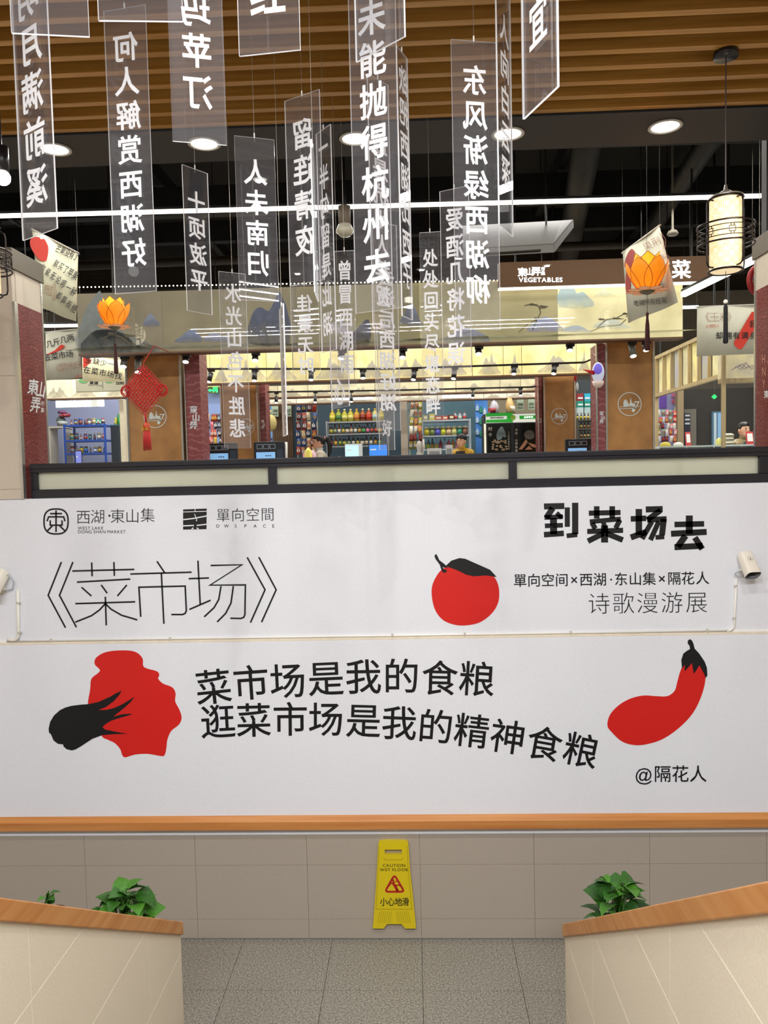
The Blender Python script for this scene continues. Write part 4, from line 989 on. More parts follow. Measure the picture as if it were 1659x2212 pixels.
# ------------------------------------------------------------------ track rails and spotlights
M_spot = mat('spot_black', '#131313', 0.4)
M_spotgrey = mat('spot_grey', '#5c5a50', 0.4)
M_lens = mat('spot_lens', '#ffffff', 0.4, emit=5.0, ecol='#fffaf0')
def rail(label, path, up=True):
    t = thing('track_rail', label, 'rail', path[0])
    for a, b in zip(path, path[1:]): MB().obox((Vector(a) + Vector(b)) / 2, (Vector(b) - Vector(a)) / 2, (0, 0.015, 0), (0, 0, 0.012)).build('rail_bar', M_spot, t, W=True)
    k = (Vector(path[0]) + Vector(path[1])) / 2
    MB().cyl(k, (k.x, k.y, 7.4), 0.004, n=5).build('hanging_wire', M_spot, t, W=True)
Y5, Y7 = 5.4, 7.05
rail('black lighting track in front of the bright yellow canopy', [at(428, 797, Y5), at(840, 797, Y5), at(1262, 783, Y5), at(1285, 773, Y5)])
rail('black lighting track in front of the back stalls', [at(570, 847, Y7), at(860, 843, Y7), at(1150, 836, Y7), at(1170, 832, Y7)])
def spot(label, px, py0, py1, wpx, Y, tilt=0.0, top=None, m_=None, face=20, group=None):
    "spotlight whose can spans py0 to py1, hung from z = top"
    c = at(px, py0, Y); h = c.z - at(px, py1, Y).z; r = Wd(wpx / 2, Y); top = c.z + 0.06 if top is None else top
    if c.z > top - 0.035: h -= c.z - (top - 0.035); c.z = top - 0.035
    t = thing('spotlight', label, 'spotlight', (c.x, c.y, c.z), group=group)
    ax = Vector((math.sin(math.radians(tilt)), -math.sin(math.radians(face)), -math.cos(math.radians(tilt)))).normalized()
    MB().cyl((0, 0, 0), ax * h, r, n=16).build('can', m_ or M_spot, t, True)
    MB().cyl(ax * (h - 0.001), ax * (h + 0.004), r * 0.9, n=16).build('lens', M_lens, t)
    MB().cyl((0, 0, -0.01), (0, 0, top - c.z), r * 0.28, n=8).build('stem', M_spot, t)
    MB().box(-r * 1.1, r * 1.5, -0.02, 0.02, top - c.z - 0.03, top - c.z).build('adaptor', M_spot, t)
for i, (px, a, b, tl) in enumerate(((456, 806, 827, -12), (550, 802, 824, 0), (672, 800, 822, 0), (783, 797, 818, 4), (895, 802, 822, -8), (982, 800, 820, -10), (1110, 789, 809, -4), (1198, 789, 809, -12))):
    yt = 797 - max(0, (px - 840)) * 0.033
    spot('black track spotlight below the bright yellow canopy, %s from the left' % ORD[i], px, a, b, 11, Y5, tl, at(px, yt, Y5).z - 0.01, group='spotlights on the front track')
for i, (px, a, b) in enumerate(((597, 857, 871), (681, 856, 870), (759, 855, 869), (1021, 848, 860), (1124, 842, 855))):
    spot('small black track spotlight over the back stalls, %s from the left' % ORD[i], px, a, b, 7, Y7, 0, at(px, 846 - (px - 600) * 0.02, Y7).z - 0.01, group='spotlights on the back track')
for i, (px, a, b, tl, mm) in enumerate(((299, 778, 808, 4, M_spotgrey), (268, 766, 794, 0, M_spotgrey), (401, 753, 783, 0, M_spot), (551, 753, 780, 0, M_spot), (738, 748, 776, -10, M_spot), (869, 745, 774, 0, M_spot), (1033, 740, 766, 0, M_spot), (1230, 734, 758, 0, M_spot), (1364, 742, 773, 2, M_spotgrey), (1394, 733, 758, 3, M_spotgrey))):
    spot(('grey spotlight with a bright lens below the left end of the painted fascia, right one', 'grey spotlight with a bright lens below the left end of the painted fascia, left one')[i] if i < 2 else ('grey spotlight below the right end of the painted fascia, %s one' % ('left', 'right')[i - 8] if i > 7 else 'black spotlight can under the painted fascia, %s from the left' % ORD[i - 2]),
         px, a, b, 14, 3.95, tl, fa[2] - 0.002, mm, 25)
# lamp cut by the left edge
p_ = at(6, 384, -0.9)
t = thing('bare_spot_lamp', 'glaring round lamp in a black holder at the left edge', 'lamp', p_)
MB().ball((0, 0, 0), 0.042, nu=18, nv=12).build('bulb', mat('glare_bulb', '#ffffff', 0.5, emit=7, ecol='#fffaf2'), t, True)
MB().cyl((0, 0, 0.035), (0, 0, 0.17), 0.036, n=16).build('holder', M_black, t, True)
MB().cyl((0, 0, 0.16), (0, 0, CZ - p_.z), 0.004, n=6).build('stem', M_black, t)

# ------------------------------------------------------------------ lanterns over the stair
M_shade = mat('lantern_shade', '#f3e2bc', 0.7, emit=0.62, ecol='#ffe6b6')
M_fret = mat('lantern_fret', '#c8ad7c', 0.7, emit=0.42, ecol='#e0bd80')
M_cage = mat('dark_bronze', '#1c1210', 0.3, 0.6)
pc = atz(1568, 112, CZ)
def lantern(label, pos, k):
    zt_ = at(1565, 428, pos.y).z; zb_ = at(1565, 588, pos.y).z; H = zt_ - zb_; r = Wd(31.5, pos.y)
    t = thing('hanging_lantern', label, 'lantern', (pos.x, pos.y, zb_))
    sh = MB().lathe([(0.0, 0.004), (r * 0.9, 0.004), (r, 0.012), (r, H - 0.012), (r * 0.9, H - 0.004)], 32).build('shade', M_shade, t, True)
    b = MB(); fn = lambda u, v: Vector(((r + 0.0012) * math.cos(u / r), (r + 0.0012) * math.sin(u / r), v))
    cell = 2 * math.pi * r / 18; rows = int(H * 0.93 / cell)
    for i in range(18):
        for j in range(rows):
            x_, z_ = i * cell, 0.02 + (j + 0.5) * (H - 0.04) / rows; q = cell * 0.36; z2 = -1 if (i + j) % 2 else 1
            stroke(b, [(x_ - q, z_ - q * z2 * 0.5), (x_ - q, z_ + q * z2), (x_ + q * .1, z_ + q * z2), (x_ + q * .1, z_ - q * z2), (x_ + q, z_ - q * z2), (x_ + q, z_ + q * z2 * 0.4)], cell * 0.1, fn)
    b.build('fret_pattern', M_fret, sh)
    for z_, rr in ((0.006, r + 0.006), (H - 0.006, r + 0.006)): MB().tube([(rr * math.cos(2 * math.pi * i / 32), rr * math.sin(2 * math.pi * i / 32), z_) for i in range(32)], 0.006, 6, closed=True).build('end_ring', M_cage, t, True)
    MB().lathe([(r + 0.008, H - 0.004), (r + 0.006, H + 0.008), (r * 0.6, H + 0.02), (r * 0.3, H + 0.035), (0.012, H + 0.042), (0.006, H + 0.07)], 28).build('cap', mat('lantern_cap', '#b9b2a6', 0.3, 0.7), t, True)
    for a in (0.35, 0.35 + math.pi / 2, 0.35 + math.pi, 0.35 + 1.5 * math.pi):
        R_ = r + 0.042; c_, s_ = math.cos(a + k), math.sin(a + k)
        prof = [(r, H * 0.95), (R_ - 0.02, H * 0.95), (R_ - 0.005, H * 0.93), (R_, H * 0.87), (R_, H * 0.13), (R_ - 0.005, H * 0.07), (R_ - 0.02, H * 0.05), (r, H * 0.05)]
        MB().tube([(p * c_, p * s_, z_) for p, z_ in prof], 0.0045, 6).build('cage_bar', M_cage, t, True)
    RB = r + 0.062
    for z_, tr2 in ((H * 0.36, 0.005), (H * 0.62, 0.005), (H * 0.42, 0.0025), (H * 0.49, 0.0025), (H * 0.56, 0.0025)):
        MB().tube([(RB * math.cos(2 * math.pi * i / 40), RB * math.sin(2 * math.pi * i / 40), z_) for i in range(40)], tr2, 6, closed=True).build('belt_ring', M_cage, t, True)
    b = MB(); fb = lambda u, v: Vector((RB * math.cos(u), RB * math.sin(u), v))
    for a0 in [k + math.pi / 4 * j - 1.72 for j in range(8)]:
        for s_ in ([(-.11, H * .455), (.11, H * .455), (.11, H * .525), (-.11, H * .525)],): b.tube([fb(a0 + u, v) for u, v in s_], 0.0028, 5, closed=True)
        for sg_ in (-1, 1): b.tube([fb(a0 + sg_ * .05, H * .525), fb(a0 + sg_ * .05, H * .56)], 0.0025, 5); b.tube([fb(a0 + sg_ * .05, H * .455), fb(a0 + sg_ * .05, H * .42)], 0.0025, 5)
    b.build('fret_ornament', M_cage, t, True)
    MB().cyl((0, 0, H + 0.06), (0, 0, CZ - zb_ - 0.02), 0.0035, n=6).build('cord', mat('lantern_cord', '#3a2a26', 0.5), t)
    MB().lathe([(0.062, CZ - zb_ - 0.03), (0.062, CZ - zb_)], 20).build('ceiling_canopy', M_black, t, True)
    z1 = at(1562, 652, pos.y).z - zb_; z2 = at(1562, 742, pos.y).z - zb_
    MB().cyl((0, 0, 0.004), (0, 0, z1), 0.0018, n=5).build('tassel_cord', M_cage, t)
    MB().lathe([(0.012 * math.cos(q), z1 + 0.012 * math.sin(q)) for q in [-1.5, -1, -.5, 0, .5, 1, 1.5]], 12).build('bead', mat('white_bead', '#efe9dc', 0.3), t, True)
    tb = MB().lathe([(0.006, z1 - 0.01), (0.011, z1 - 0.03), (0.012, z2 + 0.05), (0.014, z2 + 0.01), (0.010, z2)], 14).build('tassel', mat('black_tassel', '#0c0c0e', 0.8), t, True)
    lp = bpy.data.lights.new('light_lantern', 'POINT'); lp.energy = 4; lp.shadow_soft_size = 0.09; lp.color = (1, .86, .62)
    lo = bpy.data.objects.new('light_lantern', lp); COL.objects.link(lo); lo.location = (pos.x, pos.y - 0.22, zb_ + H * 0.5)
    return t
lantern('glowing cylinder lantern in a dark bronze cage with a black tassel, at the right', pc, 0.0)
lantern('dark bronze caged lantern cut by the left edge beside the left pier', Vector((at(-36, 555, pc.y).x, pc.y, 0)), 0.5)

# ------------------------------------------------------------------ lotus lamps
M_petal = mat('orange_petal', '#f08a10', 0.55, emit=0.55, ecol='#ff8a08', noise=0.12, nscale=20)
M_petal2 = mat('bright_petal', '#ffb01c', 0.55, emit=0.8, ecol='#ffab10', noise=0.1, nscale=20)
M_pink = mat('pale_petal', '#f6b48c', 0.6, emit=0.3, ecol='#f7a878')
M_tass = mat('maroon_tassel', '#3c0c10', 0.8)
def petal(width, length, curl):
    b = MB(); n = 7; vs = []
    for i in range(n):
        k = i / (n - 1); wv = width * math.sin(math.pi * (0.10 + 0.86 * k) ** 0.85) ** 0.8 * (1 if k < 0.97 else 0.05)
        out = curl[0] * math.sin(k * 1.9) + curl[1] * k * k; z = length * k ** 0.92
        for j in (-1, -0.5, 0, 0.5, 1): vs.append((out - abs(j) ** 2 * wv * 0.35, j * wv, z))
    fs = [(i * 5 + j, i * 5 + j + 1, (i + 1) * 5 + j + 1, (i + 1) * 5 + j) for i in range(n - 1) for j in range(4)]
    b.add(vs, fs)
    for j in (0, 4): b.tube([vs[i * 5 + j] for i in range(n)], width * 0.028, 5, mi=1)
    return b
def lotus(label, px, pyb, wpx, Y, tail, rot):
    p = at(px, pyb, Y); D = Wd(wpx, Y); r0 = D * 0.16
    t = thing('lotus_lamp', label, 'lamp', p, rot)
    for ring, (cnt, rr, ln, wv, cu, mm) in enumerate(((6, r0 * 0.9, D * 0.80, D * 0.27, (D * 0.16, D * 0.0), M_petal2), (6, r0 * 1.15, D * 0.66, D * 0.25, (D * 0.26, D * 0.04), M_petal), (8, r0 * 0.9, D * 0.02, D * 0.13, (D * 0.30, D * 0.05), M_pink))):
        o0 = None
        for i in range(cnt):
            a = 2 * math.pi * (i + 0.5 * ring) / cnt
            if o0 is None: o0 = petal(wv, ln, cu).build('petal', [mm, mat('petal_rim', '#9a4a08', 0.6, emit=0.1)], t, True); q = o0
            else: q = obj('petal', o0.data, t)
            q.location = (math.cos(a) * rr, math.sin(a) * rr, 0.004 - 0.012 * (ring == 2)); q.rotation_euler = (0, 0, a)
    MB().lathe([(r0 * 1.2, 0.0), (r0 * 0.9, -0.02), (0.01, -0.035)], 16).build('base_cup', mat('lotus_base', '#6d6a55', 0.4), t, True)
    MB().cyl((0, 0, 0.0), (0, 0, 7.4 - p.z), 0.0014, n=5).build('hanging_wire', M_dwire, t)
    z1 = at(px, tail[0], Y).z - p.z; z2 = at(px, tail[1], Y).z - p.z
    MB().cyl((0, 0, -0.03), (0, 0, z1), 0.002, n=5).build('tassel_cord', M_tass, t)
    MB().lathe([(0.004, z1 + 0.005), (0.012, z1 - 0.005), (0.009, z1 - 0.04), (0.016, z1 - 0.10), (0.022, z2 + 0.01), (0.018, z2)], 14).build('tassel', M_tass, t, True)
    l = bpy.data.lights.new('light_lotus', 'POINT'); l.energy = 0.7; l.shadow_soft_size = 0.05; l.color = (1, .7, .3)
    lo = bpy.data.objects.new('light_lotus', l); COL.objects.link(lo); lo.location = p + Vector((0, 0, D * 0.25))
lotus('orange lotus lamp with a maroon tassel in front of the tilted banner, right side', 1398, 627, 92, 1.0, (676, 757), 0.3)
lotus('orange lotus lamp with a maroon tassel in front of the painted fascia, left side', 247, 705, 74, 2.2, (742, 808), 0.55)

# ------------------------------------------------------------------ fabric banners
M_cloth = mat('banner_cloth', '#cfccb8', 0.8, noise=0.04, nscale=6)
M_cloth2 = mat('banner_cloth_lit', '#dcd9bc', 0.8, noise=0.04, nscale=6)  # paler copy of the banner cloth, light on it put into the colour
M_brown = mat('brown_print', '#9a6a54', 0.6)
M_orange = mat('orange_red_print', '#cf2c10', 0.6)
M_faded = mat('faded_red_print', '#a33a34', 0.6)
def banner(label, tl, tr, br, bl, dl, m_, dr=None):
    L = at(tl[0], tl[1], dl - CAM_DIST); R = atz(tr[0], tr[1], L.z) if dr is None else at(tr[0], tr[1], dr - CAM_DIST)
    ux = Vector((R.x - L.x, R.y - L.y, 0)).normalized(); n = Vector((ux.y, -ux.x, 0))
    if n.dot(CAM - L) < 0: n = -n
    q = [onplane(a, c, L, n) for a, c in (tl, tr, br, bl)]
    t = thing('fabric_banner', label, 'banner', (q[0] + q[1]) / 2)
    b = MB(); N = 8; rows = []
    for i in range(N + 1):
        k = i / N; wob = n * (0.008 * math.sin(k * 7))
        rows.append((q[0].lerp(q[1], k) + wob, q[3].lerp(q[2], k) + wob * 1.5))
    vs = [p for r_ in rows for p in r_] + [p - n * 0.003 for r_ in rows for p in r_]; m2 = 2 * (N + 1); fs = []
    for i in range(N): fs += [(2 * i, 2 * i + 1, 2 * i + 3, 2 * i + 2), (m2 + 2 * i, m2 + 2 * i + 2, m2 + 2 * i + 3, m2 + 2 * i + 1), (2 * i, 2 * i + 2, m2 + 2 * i + 2, m2 + 2 * i), (2 * i + 1, m2 + 2 * i + 1, m2 + 2 * i + 3, 2 * i + 3)]
    fs += [(0, m2, m2 + 1, 1), (2 * N, 2 * N + 1, m2 + 2 * N + 1, m2 + 2 * N)]
    b.add(vs, fs); b.build('cloth', m_, t, True, W=True)
    MB().cyl(q[0] - (q[1] - q[0]) * 0.02, q[1] + (q[1] - q[0]) * 0.02, 0.008, n=8).build('top_rod', mat('banner_rod', '#cfc9bc', 0.5), t, W=True)
    for p in (q[0], q[1]): MB().cyl(p, (p.x, p.y, 7.4), 0.0014, n=5).build('hanging_wire', M_dwire, t, W=True)
    return t, (lambda px, py: onplane(px, py, L + n * 0.014, n)), (lambda px, py: onplane(px, py, L + n * 0.018, n))
t, f1, f2_ = banner('tilted pale banner with a faded red pepper print behind the right lotus lamp', (1345, 546), (1425, 487), (1466, 653), (1357, 698), 7.2, M_cloth)
def c5(u, v): return (1320 + u * 0.1085, 500 + v * 0.1085)
b = MB(); blob(b, [(405, 350), (460, 385), (495, 470), (490, 560), (440, 700), (380, 900), (390, 1080), (370, 1190), (320, 1215), (290, 1150), (285, 1000), (300, 760), (265, 690), (285, 560), (340, 420)], lambda u, v: f1(*c5(u, v)), 3); b.build('red_pepper_print', M_faded, t, W=True)
b = MB()
for i, ch in enumerate('果荆'): put(b, ch, f1, 1399 + i * 18, 532 - i * 11, 21, -0.01, -28)
stroke(b, [(1424, 503), (1434, 520), (1434, 538)], 1, f1); stroke(b, [(1428, 501), (1438, 518), (1437, 534)], 1, f1)
for i, ch in enumerate('隔花人'): put(b, ch, f1, 1421 + i * 9.5, 558 - i * 3.4, 10.5, 0.0, -20)
b.build('brown_lettering', M_brown, t, W=True)
b = MB()
for i, ch in enumerate('下的秋天'): put(b, ch, f2_, 1384 + i * 14, 626 - i * 3.5, 15, 0.01, -16)
for i, ch in enumerate('吃掉所有结果'): put(b, ch, f2_, 1374 + i * 12.0, 655 - i * 1.2, 13.5 + i * 0.5, 0.01, -6, sx=0.8)
b.build('black_lettering', M_ink, t, W=True)
t, f1, f2_ = banner('straight pale banner with a red corn print at the right end', (1506, 663), (1720, 655), (1720, 760), (1505, 770), 8.6, M_cloth, 8.6)
def c6(u, v): return (1480 + u * 0.11753, 600 + v * 0.11753)
b = MB(); g6 = lambda u, v: f1(*c6(u, v))
pts_ = []
for i in range(11): pts_.append((900 + i * 31, 1190 - i * 53)); pts_.append((912 + i * 31, 1150 - i * 53))
pts_ += [(1260, 630), (1330, 640), (1330, 920)]
for i in range(8): pts_.append((1230 - i * 24, 1010 + i * 38)); pts_.append((1226 - i * 24, 1035 + i * 38))
pts_ += [(1010, 1315), (960, 1300), (905, 1240)]
b.poly([g6(*p) for p in pts_]); b.build('red_corn_print', M_orange, t, W=True)
b = MB(); g7 = lambda u, v: f2_(*c6(u, v))
for s_ in ([(412, 635), (378, 720), (425, 812)], [(440, 632), (405, 720), (452, 806)], [(775, 628), (815, 712), (772, 800)], [(805, 628), (848, 712), (804, 800)], [(455, 655), (600, 652)], [(462, 722), (620, 716)], [(535, 655), (540, 792)], [(440, 798), (630, 792)], [(572, 740), (592, 762)], [(640, 716), (768, 705)], [(690, 640), (692, 800)], [(640, 650), (665, 690)], [(755, 640), (720, 690)], [(688, 716), (640, 780)], [(695, 716), (775, 770)]): stroke(b, s_, 7, g7)
b.build('thin_title', M_brown, t, W=True)
b = MB(); put(b, '@', g7, 405, 890, 62); line(b, '隔花人', g7, 480, 888, 600, 880, 66, 0.0); b.build('signature', mat('orange_print', '#c4603c', 0.6), t, W=True)
b = MB()
for ch, u in zip('却拥有满身', (630, 795, 945, 1100, 1255)): put(b, ch, g7, u, 1062, 138, 0.012)
put(b, '我', g7, 1250, 850, 138, 0.012); b.build('black_lettering', M_ink, t, W=True)
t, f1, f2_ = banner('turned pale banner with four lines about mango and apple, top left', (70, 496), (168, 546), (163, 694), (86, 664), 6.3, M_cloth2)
def c7(u, v): return (u * 0.12055, 440 + v * 0.12055)
b = MB(); blob(b, [(540, 660), (600, 600), (700, 600), (740, 640), (790, 630), (850, 730), (868, 820), (850, 960), (815, 1030), (700, 1000), (560, 800)], lambda u, v: f1(*c7(u, v)), 4); b.build('red_mango_print', M_orange, t, W=True)
b = MB(); g8 = lambda u, v: f2_(*c7(u, v))
for s_, x0_, y0_, x1_, y1_ in (('芒果没有了', 1040, 815, 1372, 945), ('就买了苹果', 1010, 1070, 1350, 1290), ('你说无论哪一种', 770, 1150, 1320, 1580), ('都算有结', 1058, 1650, 1330, 1880)):
    for i, ch in enumerate(s_):
        k = i / (len(s_) - 1); put(b, ch, g8, x0_ + (x1_ - x0_) * k, y0_ + (y1_ - y0_) * k, 145 + 30 * k, 0.01, 27, sx=0.58)
b.build('black_lettering', M_ink, t, W=True)
b = MB(); put(b, '佳', g8, 905, 1560, 220, -0.012, 10, sx=0.5); put(b, '怒', g8, 830, 1540, 200, -0.012, 10, sx=0.4)
for k in (0, 26): stroke(b, [(955 + k, 1420), (985 + k, 1560), (960 + k, 1740)], 7, g8)
b.build('brown_lettering', M_brown, t, W=True)
t, f1, f2_ = banner('pale banner about weighing vegetables, second from the top at the left', (98, 718), (169, 711), (178, 815), (100, 822), 9.2, M_cloth, 9.2)
def c8(u, v): return (90 + u * 0.12055, 740 + v * 0.12055)
b = MB(); b.poly([f1(*p) for p in ((100, 766), (118, 757), (132, 744), (141, 747), (134, 754), (118, 762), (102, 767))]); b.build('red_chilli_print', M_orange, t, W=True)
b = MB()
for i, ch in enumerate('几斤几两'): put(b, ch, f2_, 107 + i * 15, 743 - i * 4.5, 16.5, 0.01, -12)
for i, ch in enumerate('去菜市场'): put(b, ch, f2_, 102 + i * 16, 772 - i * 2.5, 17, 0.01, -8)
b.build('black_lettering', M_ink, t, W=True)
b = MB()
for i, ch in enumerate('《菜市场'): put(b, ch, f2_, 120 + i * 16.5, 796 - i * 2.0, 21, -0.012, -4)
b.build('brown_lettering', M_brown, t, W=True)
b = MB(); line(b, '@隔花', f2_, 165, 813, 176, 812, 6.5, 0.0); b.build('signature', mat('orange_print', '#c4603c', 0.6), t, W=True)
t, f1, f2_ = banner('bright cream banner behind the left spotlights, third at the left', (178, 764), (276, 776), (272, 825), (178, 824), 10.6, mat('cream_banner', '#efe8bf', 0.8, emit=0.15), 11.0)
b = MB(); b.poly([f1(*p) for p in ((179, 771), (198, 777), (196, 783), (180, 796))]); b.build('red_print', M_orange, t, W=True)
b = MB()
for i, ch in enumerate('在菜市场找'): put(b, ch, f2_, 188 + i * 17, 799 + i * 3.2, 16.5, 0.01, 10)
for i, ch in enumerate('生缺少一'): put(b, ch, f2_, 192 + i * 16, 778 + i * 2.8, 15, 0.01, 10)
b.build('black_lettering', M_ink, t, W=True)
# grey direction board
a_ = rect(163, 818, 272, 846, 6.25)
gd = thing('direction_board', 'grey hanging direction board listing eggs and bean products, left', 'sign', ((a_[0] + a_[1]) / 2, 6.25, a_[2]))
MB().box(a_[0], a_[1], 6.25, 6.29, a_[2], a_[3]).build('board', mat('grey_board', '#a9a690', 0.6), gd, W=True, bevel=0.012)
fn = lambda px, py: at(px, py, 6.246); b = MB()
for i, ch in enumerate('禽蛋'): put(b, ch, fn, 198 + i * 10, 826, 10, 0.02)
for i, ch in enumerate('豆制'): put(b, ch, fn, 254 + i * 9, 826, 10, 0.02)
latin(b, 'Poultry and Eggs', fn, 191, 834, 4.2); stroke(b, [(222, 822), (222, 840)], 0.8, fn); b.build('black_lettering', M_ink, gd, W=True)
for cx in (180, 236):
    b = MB(); b.poly([fn(cx + 10 * math.cos(q), 823 + 5 * math.sin(q)) for q in [2 * math.pi * i / 16 for i in range(16)]]); b.build('green_badge', mat('badge_green', '#5b9a5c', 0.6), gd, W=True)
for k in (a_[0] + 0.1, a_[1] - 0.1): MB().cyl((k, 6.27, a_[3]), (k, 6.27, 7.4), 0.0015, n=5).build('hanging_wire', M_dwire, gd, W=True)

# ------------------------------------------------------------------ red knot ornament
M_cord = mat('red_cord', '#c41010', 0.5)
Yk = 2.95
kp = at(311, 842, Yk)
kn = thing('knot_ornament', 'large red woven knot ornament with tassel hanging before the brown column', 'ornament', kp)
s_ = Wd(41, Yk); b = MB()
u_ = Vector((0.76, 0, 0.88)); v_ = Vector((-0.76, 0, 0.88)); n_ = 11
for i in range(n_):
    k = (i / (n_ - 1) - 0.5) * 2 * s_ * 0.66
    b.tube([u_ * k + v_ * q + Vector((0, (0.007 if (j + i) % 2 else -0.007), 0)) for j, q in enumerate([(-1 + 2 * jj / 15) * s_ * 0.68 for jj in range(16)])], 0.0085, 6)
    b.tube([v_ * k + u_ * q + Vector((0, (-0.007 if (j + i) % 2 else 0.007), 0)) for j, q in enumerate([(-1 + 2 * jj / 15) * s_ * 0.68 for jj in range(16)])], 0.0085, 6)
b.build('woven_body', M_cord, kn, True)
b = MB()
for e in range(4):
    A_, B_ = [(u_ * 1 + v_ * 1, u_ * 1 - v_ * 1), (u_ * 1 - v_ * 1, -u_ - v_), (-u_ - v_, -u_ + v_), (-u_ + v_, u_ + v_)][e]
    o_ = (A_ + B_).normalized()
    for i in range(9):
        c_ = (A_.lerp(B_, (i + 0.5) / 9)) * s_ * 0.67 + o_ * 0.018; d_ = (B_ - A_).normalized()
        b.tube([c_ + o_ * (0.02 * math.sin(q)) + d_ * (0.010 * math.cos(q)) + Vector((0, 0.004 * math.cos(q), 0)) for q in [2 * math.pi * j / 10 for j in range(10)]], 0.004, 5, closed=True)
b.build('edge_loops', M_cord, kn, True)
for sx in (-1, 1):
    b = MB()
    for rr in (0.062, 0.052, 0.042): b.tube([Vector((sx * (s_ * 0.98), 0, -0.01)) + Vector((rr * 0.9 * math.cos(q), 0.006, rr * math.sin(q))) for q in [2 * math.pi * j / 24 for j in range(24)]], 0.0045, 5, closed=True)
    b.build('side_loop', M_cord, kn, True)
zz = lambda py: at(311, py, Yk).z - kp.z
b = MB()
for k in (-0.008, 0.0, 0.008): b.cyl((k, 0, zz(893)), (k + 0.012, 0, zz(915)), 0.005, n=6)
b.build('lower_cord', M_cord, kn, True)
MB().lathe([(0.004, zz(911)), (0.03, zz(916)), (0.036, zz(922)), (0.036, zz(932))], 16, (0.012, 0, 0)).build('tassel_head', mat('red_gold', '#d2400c', 0.4), kn, True)
b = MB()
for i, ch in enumerate('吉祥'): put(b, ch, lambda px, py: at(px, py, Yk - 0.039) - kp, 309 + i * 8, 927, 8, 0.02)
b.build('gold_characters', mat('gold_print', '#f0b428', 0.4), kn)
b = MB()
for i in range(22):
    q = 2 * math.pi * i / 22; b.tube([(0.012 + 0.034 * math.cos(q), 0.034 * math.sin(q), zz(932)), (0.012 + 0.038 * math.cos(q), 0.038 * math.sin(q), zz(972) + 0.008 * math.sin(i * 3))], 0.0055, 5)
b.build('tassel_threads', M_cord, kn, True)
MB().tube([(0.0, 0, s_ * 1.15), (0.0, 0.02, s_ * 1.3 + 0.03), (0.03, 0.3, fa[2] - kp.z + 0.0), (0.03, 0.86, fa[2] - kp.z + 0.01)], 0.004, 6).build('hanging_cord', M_cord, kn, True)

# ------------------------------------------------------------------ white and purple paper lantern
pl2 = at(1292, 805, 3.9)
t = thing('paper_lantern', 'white and purple round paper lantern with a red point on the red post', 'lantern', pl2)
MB().ball((0, 0, 0), Wd(13, 3.9), Wd(11, 3.9), Wd(22, 3.9), 18, 12).build('body', mat('white_paper', '#cfd6ee', 0.6, emit=0.15), t, True)
MB().ball((-0.012, -0.045, 0.035), Wd(9, 3.9), Wd(6, 3.9), Wd(12, 3.9), 16, 10).build('purple_patch', mat('purple_paper', '#7a6ae0', 0.6, emit=0.2), t, True)
MB().cyl((-0.05, -0.02, -0.005), (-0.185, -0.05, 0.035), 0.028, 0.003, 12).build('red_point', M_cord, t, True)
MB().lathe([(0.03, -0.175), (0.06, -0.14), (0.07, -0.1)], 14).build('lower_cap', mat('peach_paper', '#e9d3c8', 0.6), t, True)
MB().tube([(0, 0, 0.11), (-0.01, 0.05, 0.2), (0.0, 0.24, 0.26)], 0.003, 5).build('hanging_cord', M_wire, t)

# ------------------------------------------------------------------ air outlet, dish lamp, smoke alarms under the black ceiling
M_acgrey = mat('ac_grey', '#45413a', 0.5)
t0_ = at(1140, 520, 2.6)
t = thing('air_outlet', 'grey ceiling air-conditioner panel with a slanting louvre, right of centre', 'air conditioner', t0_)
fa1 = lambda px, py, Y: at(px, py, Y)
b = MB(); q = [at(1000, 505, 2.9), at(1215, 494, 2.9), at(1240, 492, 2.7), at(1198, 546, 2.2), at(1000, 557, 2.2)]
b.prism(q, (0, 0.02, 0.09)); b.build('panel', M_acgrey, t, W=True, bevel=0.008)
b = MB(); q = [at(1010, 524, 2.55), at(1180, 516, 2.55), at(1168, 540, 2.2), at(1010, 550, 2.2)]; b.prism([p + Vector((0, -0.012, -0.006)) for p in q], (0, 0.01, 0.01)); b.build('louvre', mat('louvre_brown', '#2a261e', 0.5), t, W=True)
b = MB(); q = [at(1202, 514, 2.5), at(1207, 513, 2.5), at(1189, 541, 2.25), at(1184, 541, 2.25)]; b.prism([p + Vector((0, -0.012, -0.006)) for p in q], (0, 0.01, 0.01)); b.build('slot', M_dark, t, W=True)
for px in (1050, 1180): p = at(px, 500, 2.8); MB().cyl(p, (p.x, p.y, 7.4), 0.01, n=6).build('hanger_rod', M_duct, t, W=True)
p = at(745, 500, 2.4)
t = thing('dish_lamp', 'unlit drum lamp with a glass dish between the central strips', 'lamp', p)
r_ = Wd(13, 2.4)
MB().lathe([(r_, Wd(14, 2.4)), (r_, Wd(52, 2.4)), (r_ * 0.6, Wd(54, 2.4))], 20).build('drum', mat('drum_beige', '#75695a', 0.6), t, True)
MB().lathe([(0.0, -Wd(12, 2.4)), (Wd(12, 2.4), -Wd(9, 2.4)), (Wd(20, 2.4), 0), (Wd(17, 2.4), Wd(6, 2.4)), (r_, Wd(15, 2.4))], 22).build('dish', mat('dish_glass', '#b5b09c', 0.2), t, True)
MB().cyl((0, 0, Wd(52, 2.4)), (0, 0, 7.4 - p.z), 0.02, n=8).build('stem', M_duct, t)
for px, py, lab in ((1453, 505, 'small round ceiling sensor left of the lantern'), (1475, 500, None)):
    if lab:
        p = at(px, py, 3.2); o = MB().lathe([(0.0, -0.02), (0.05, -0.015), (0.06, 0.0), (0.045, 0.03), (0.02, 0.04), (0.012, 0.06), (0.012, 7.4 - p.z)], 16, p).build('ceiling_sensor', mat('sensor_beige', '#8d8676', 0.5), None, True); tag(o, lab, 'sensor')
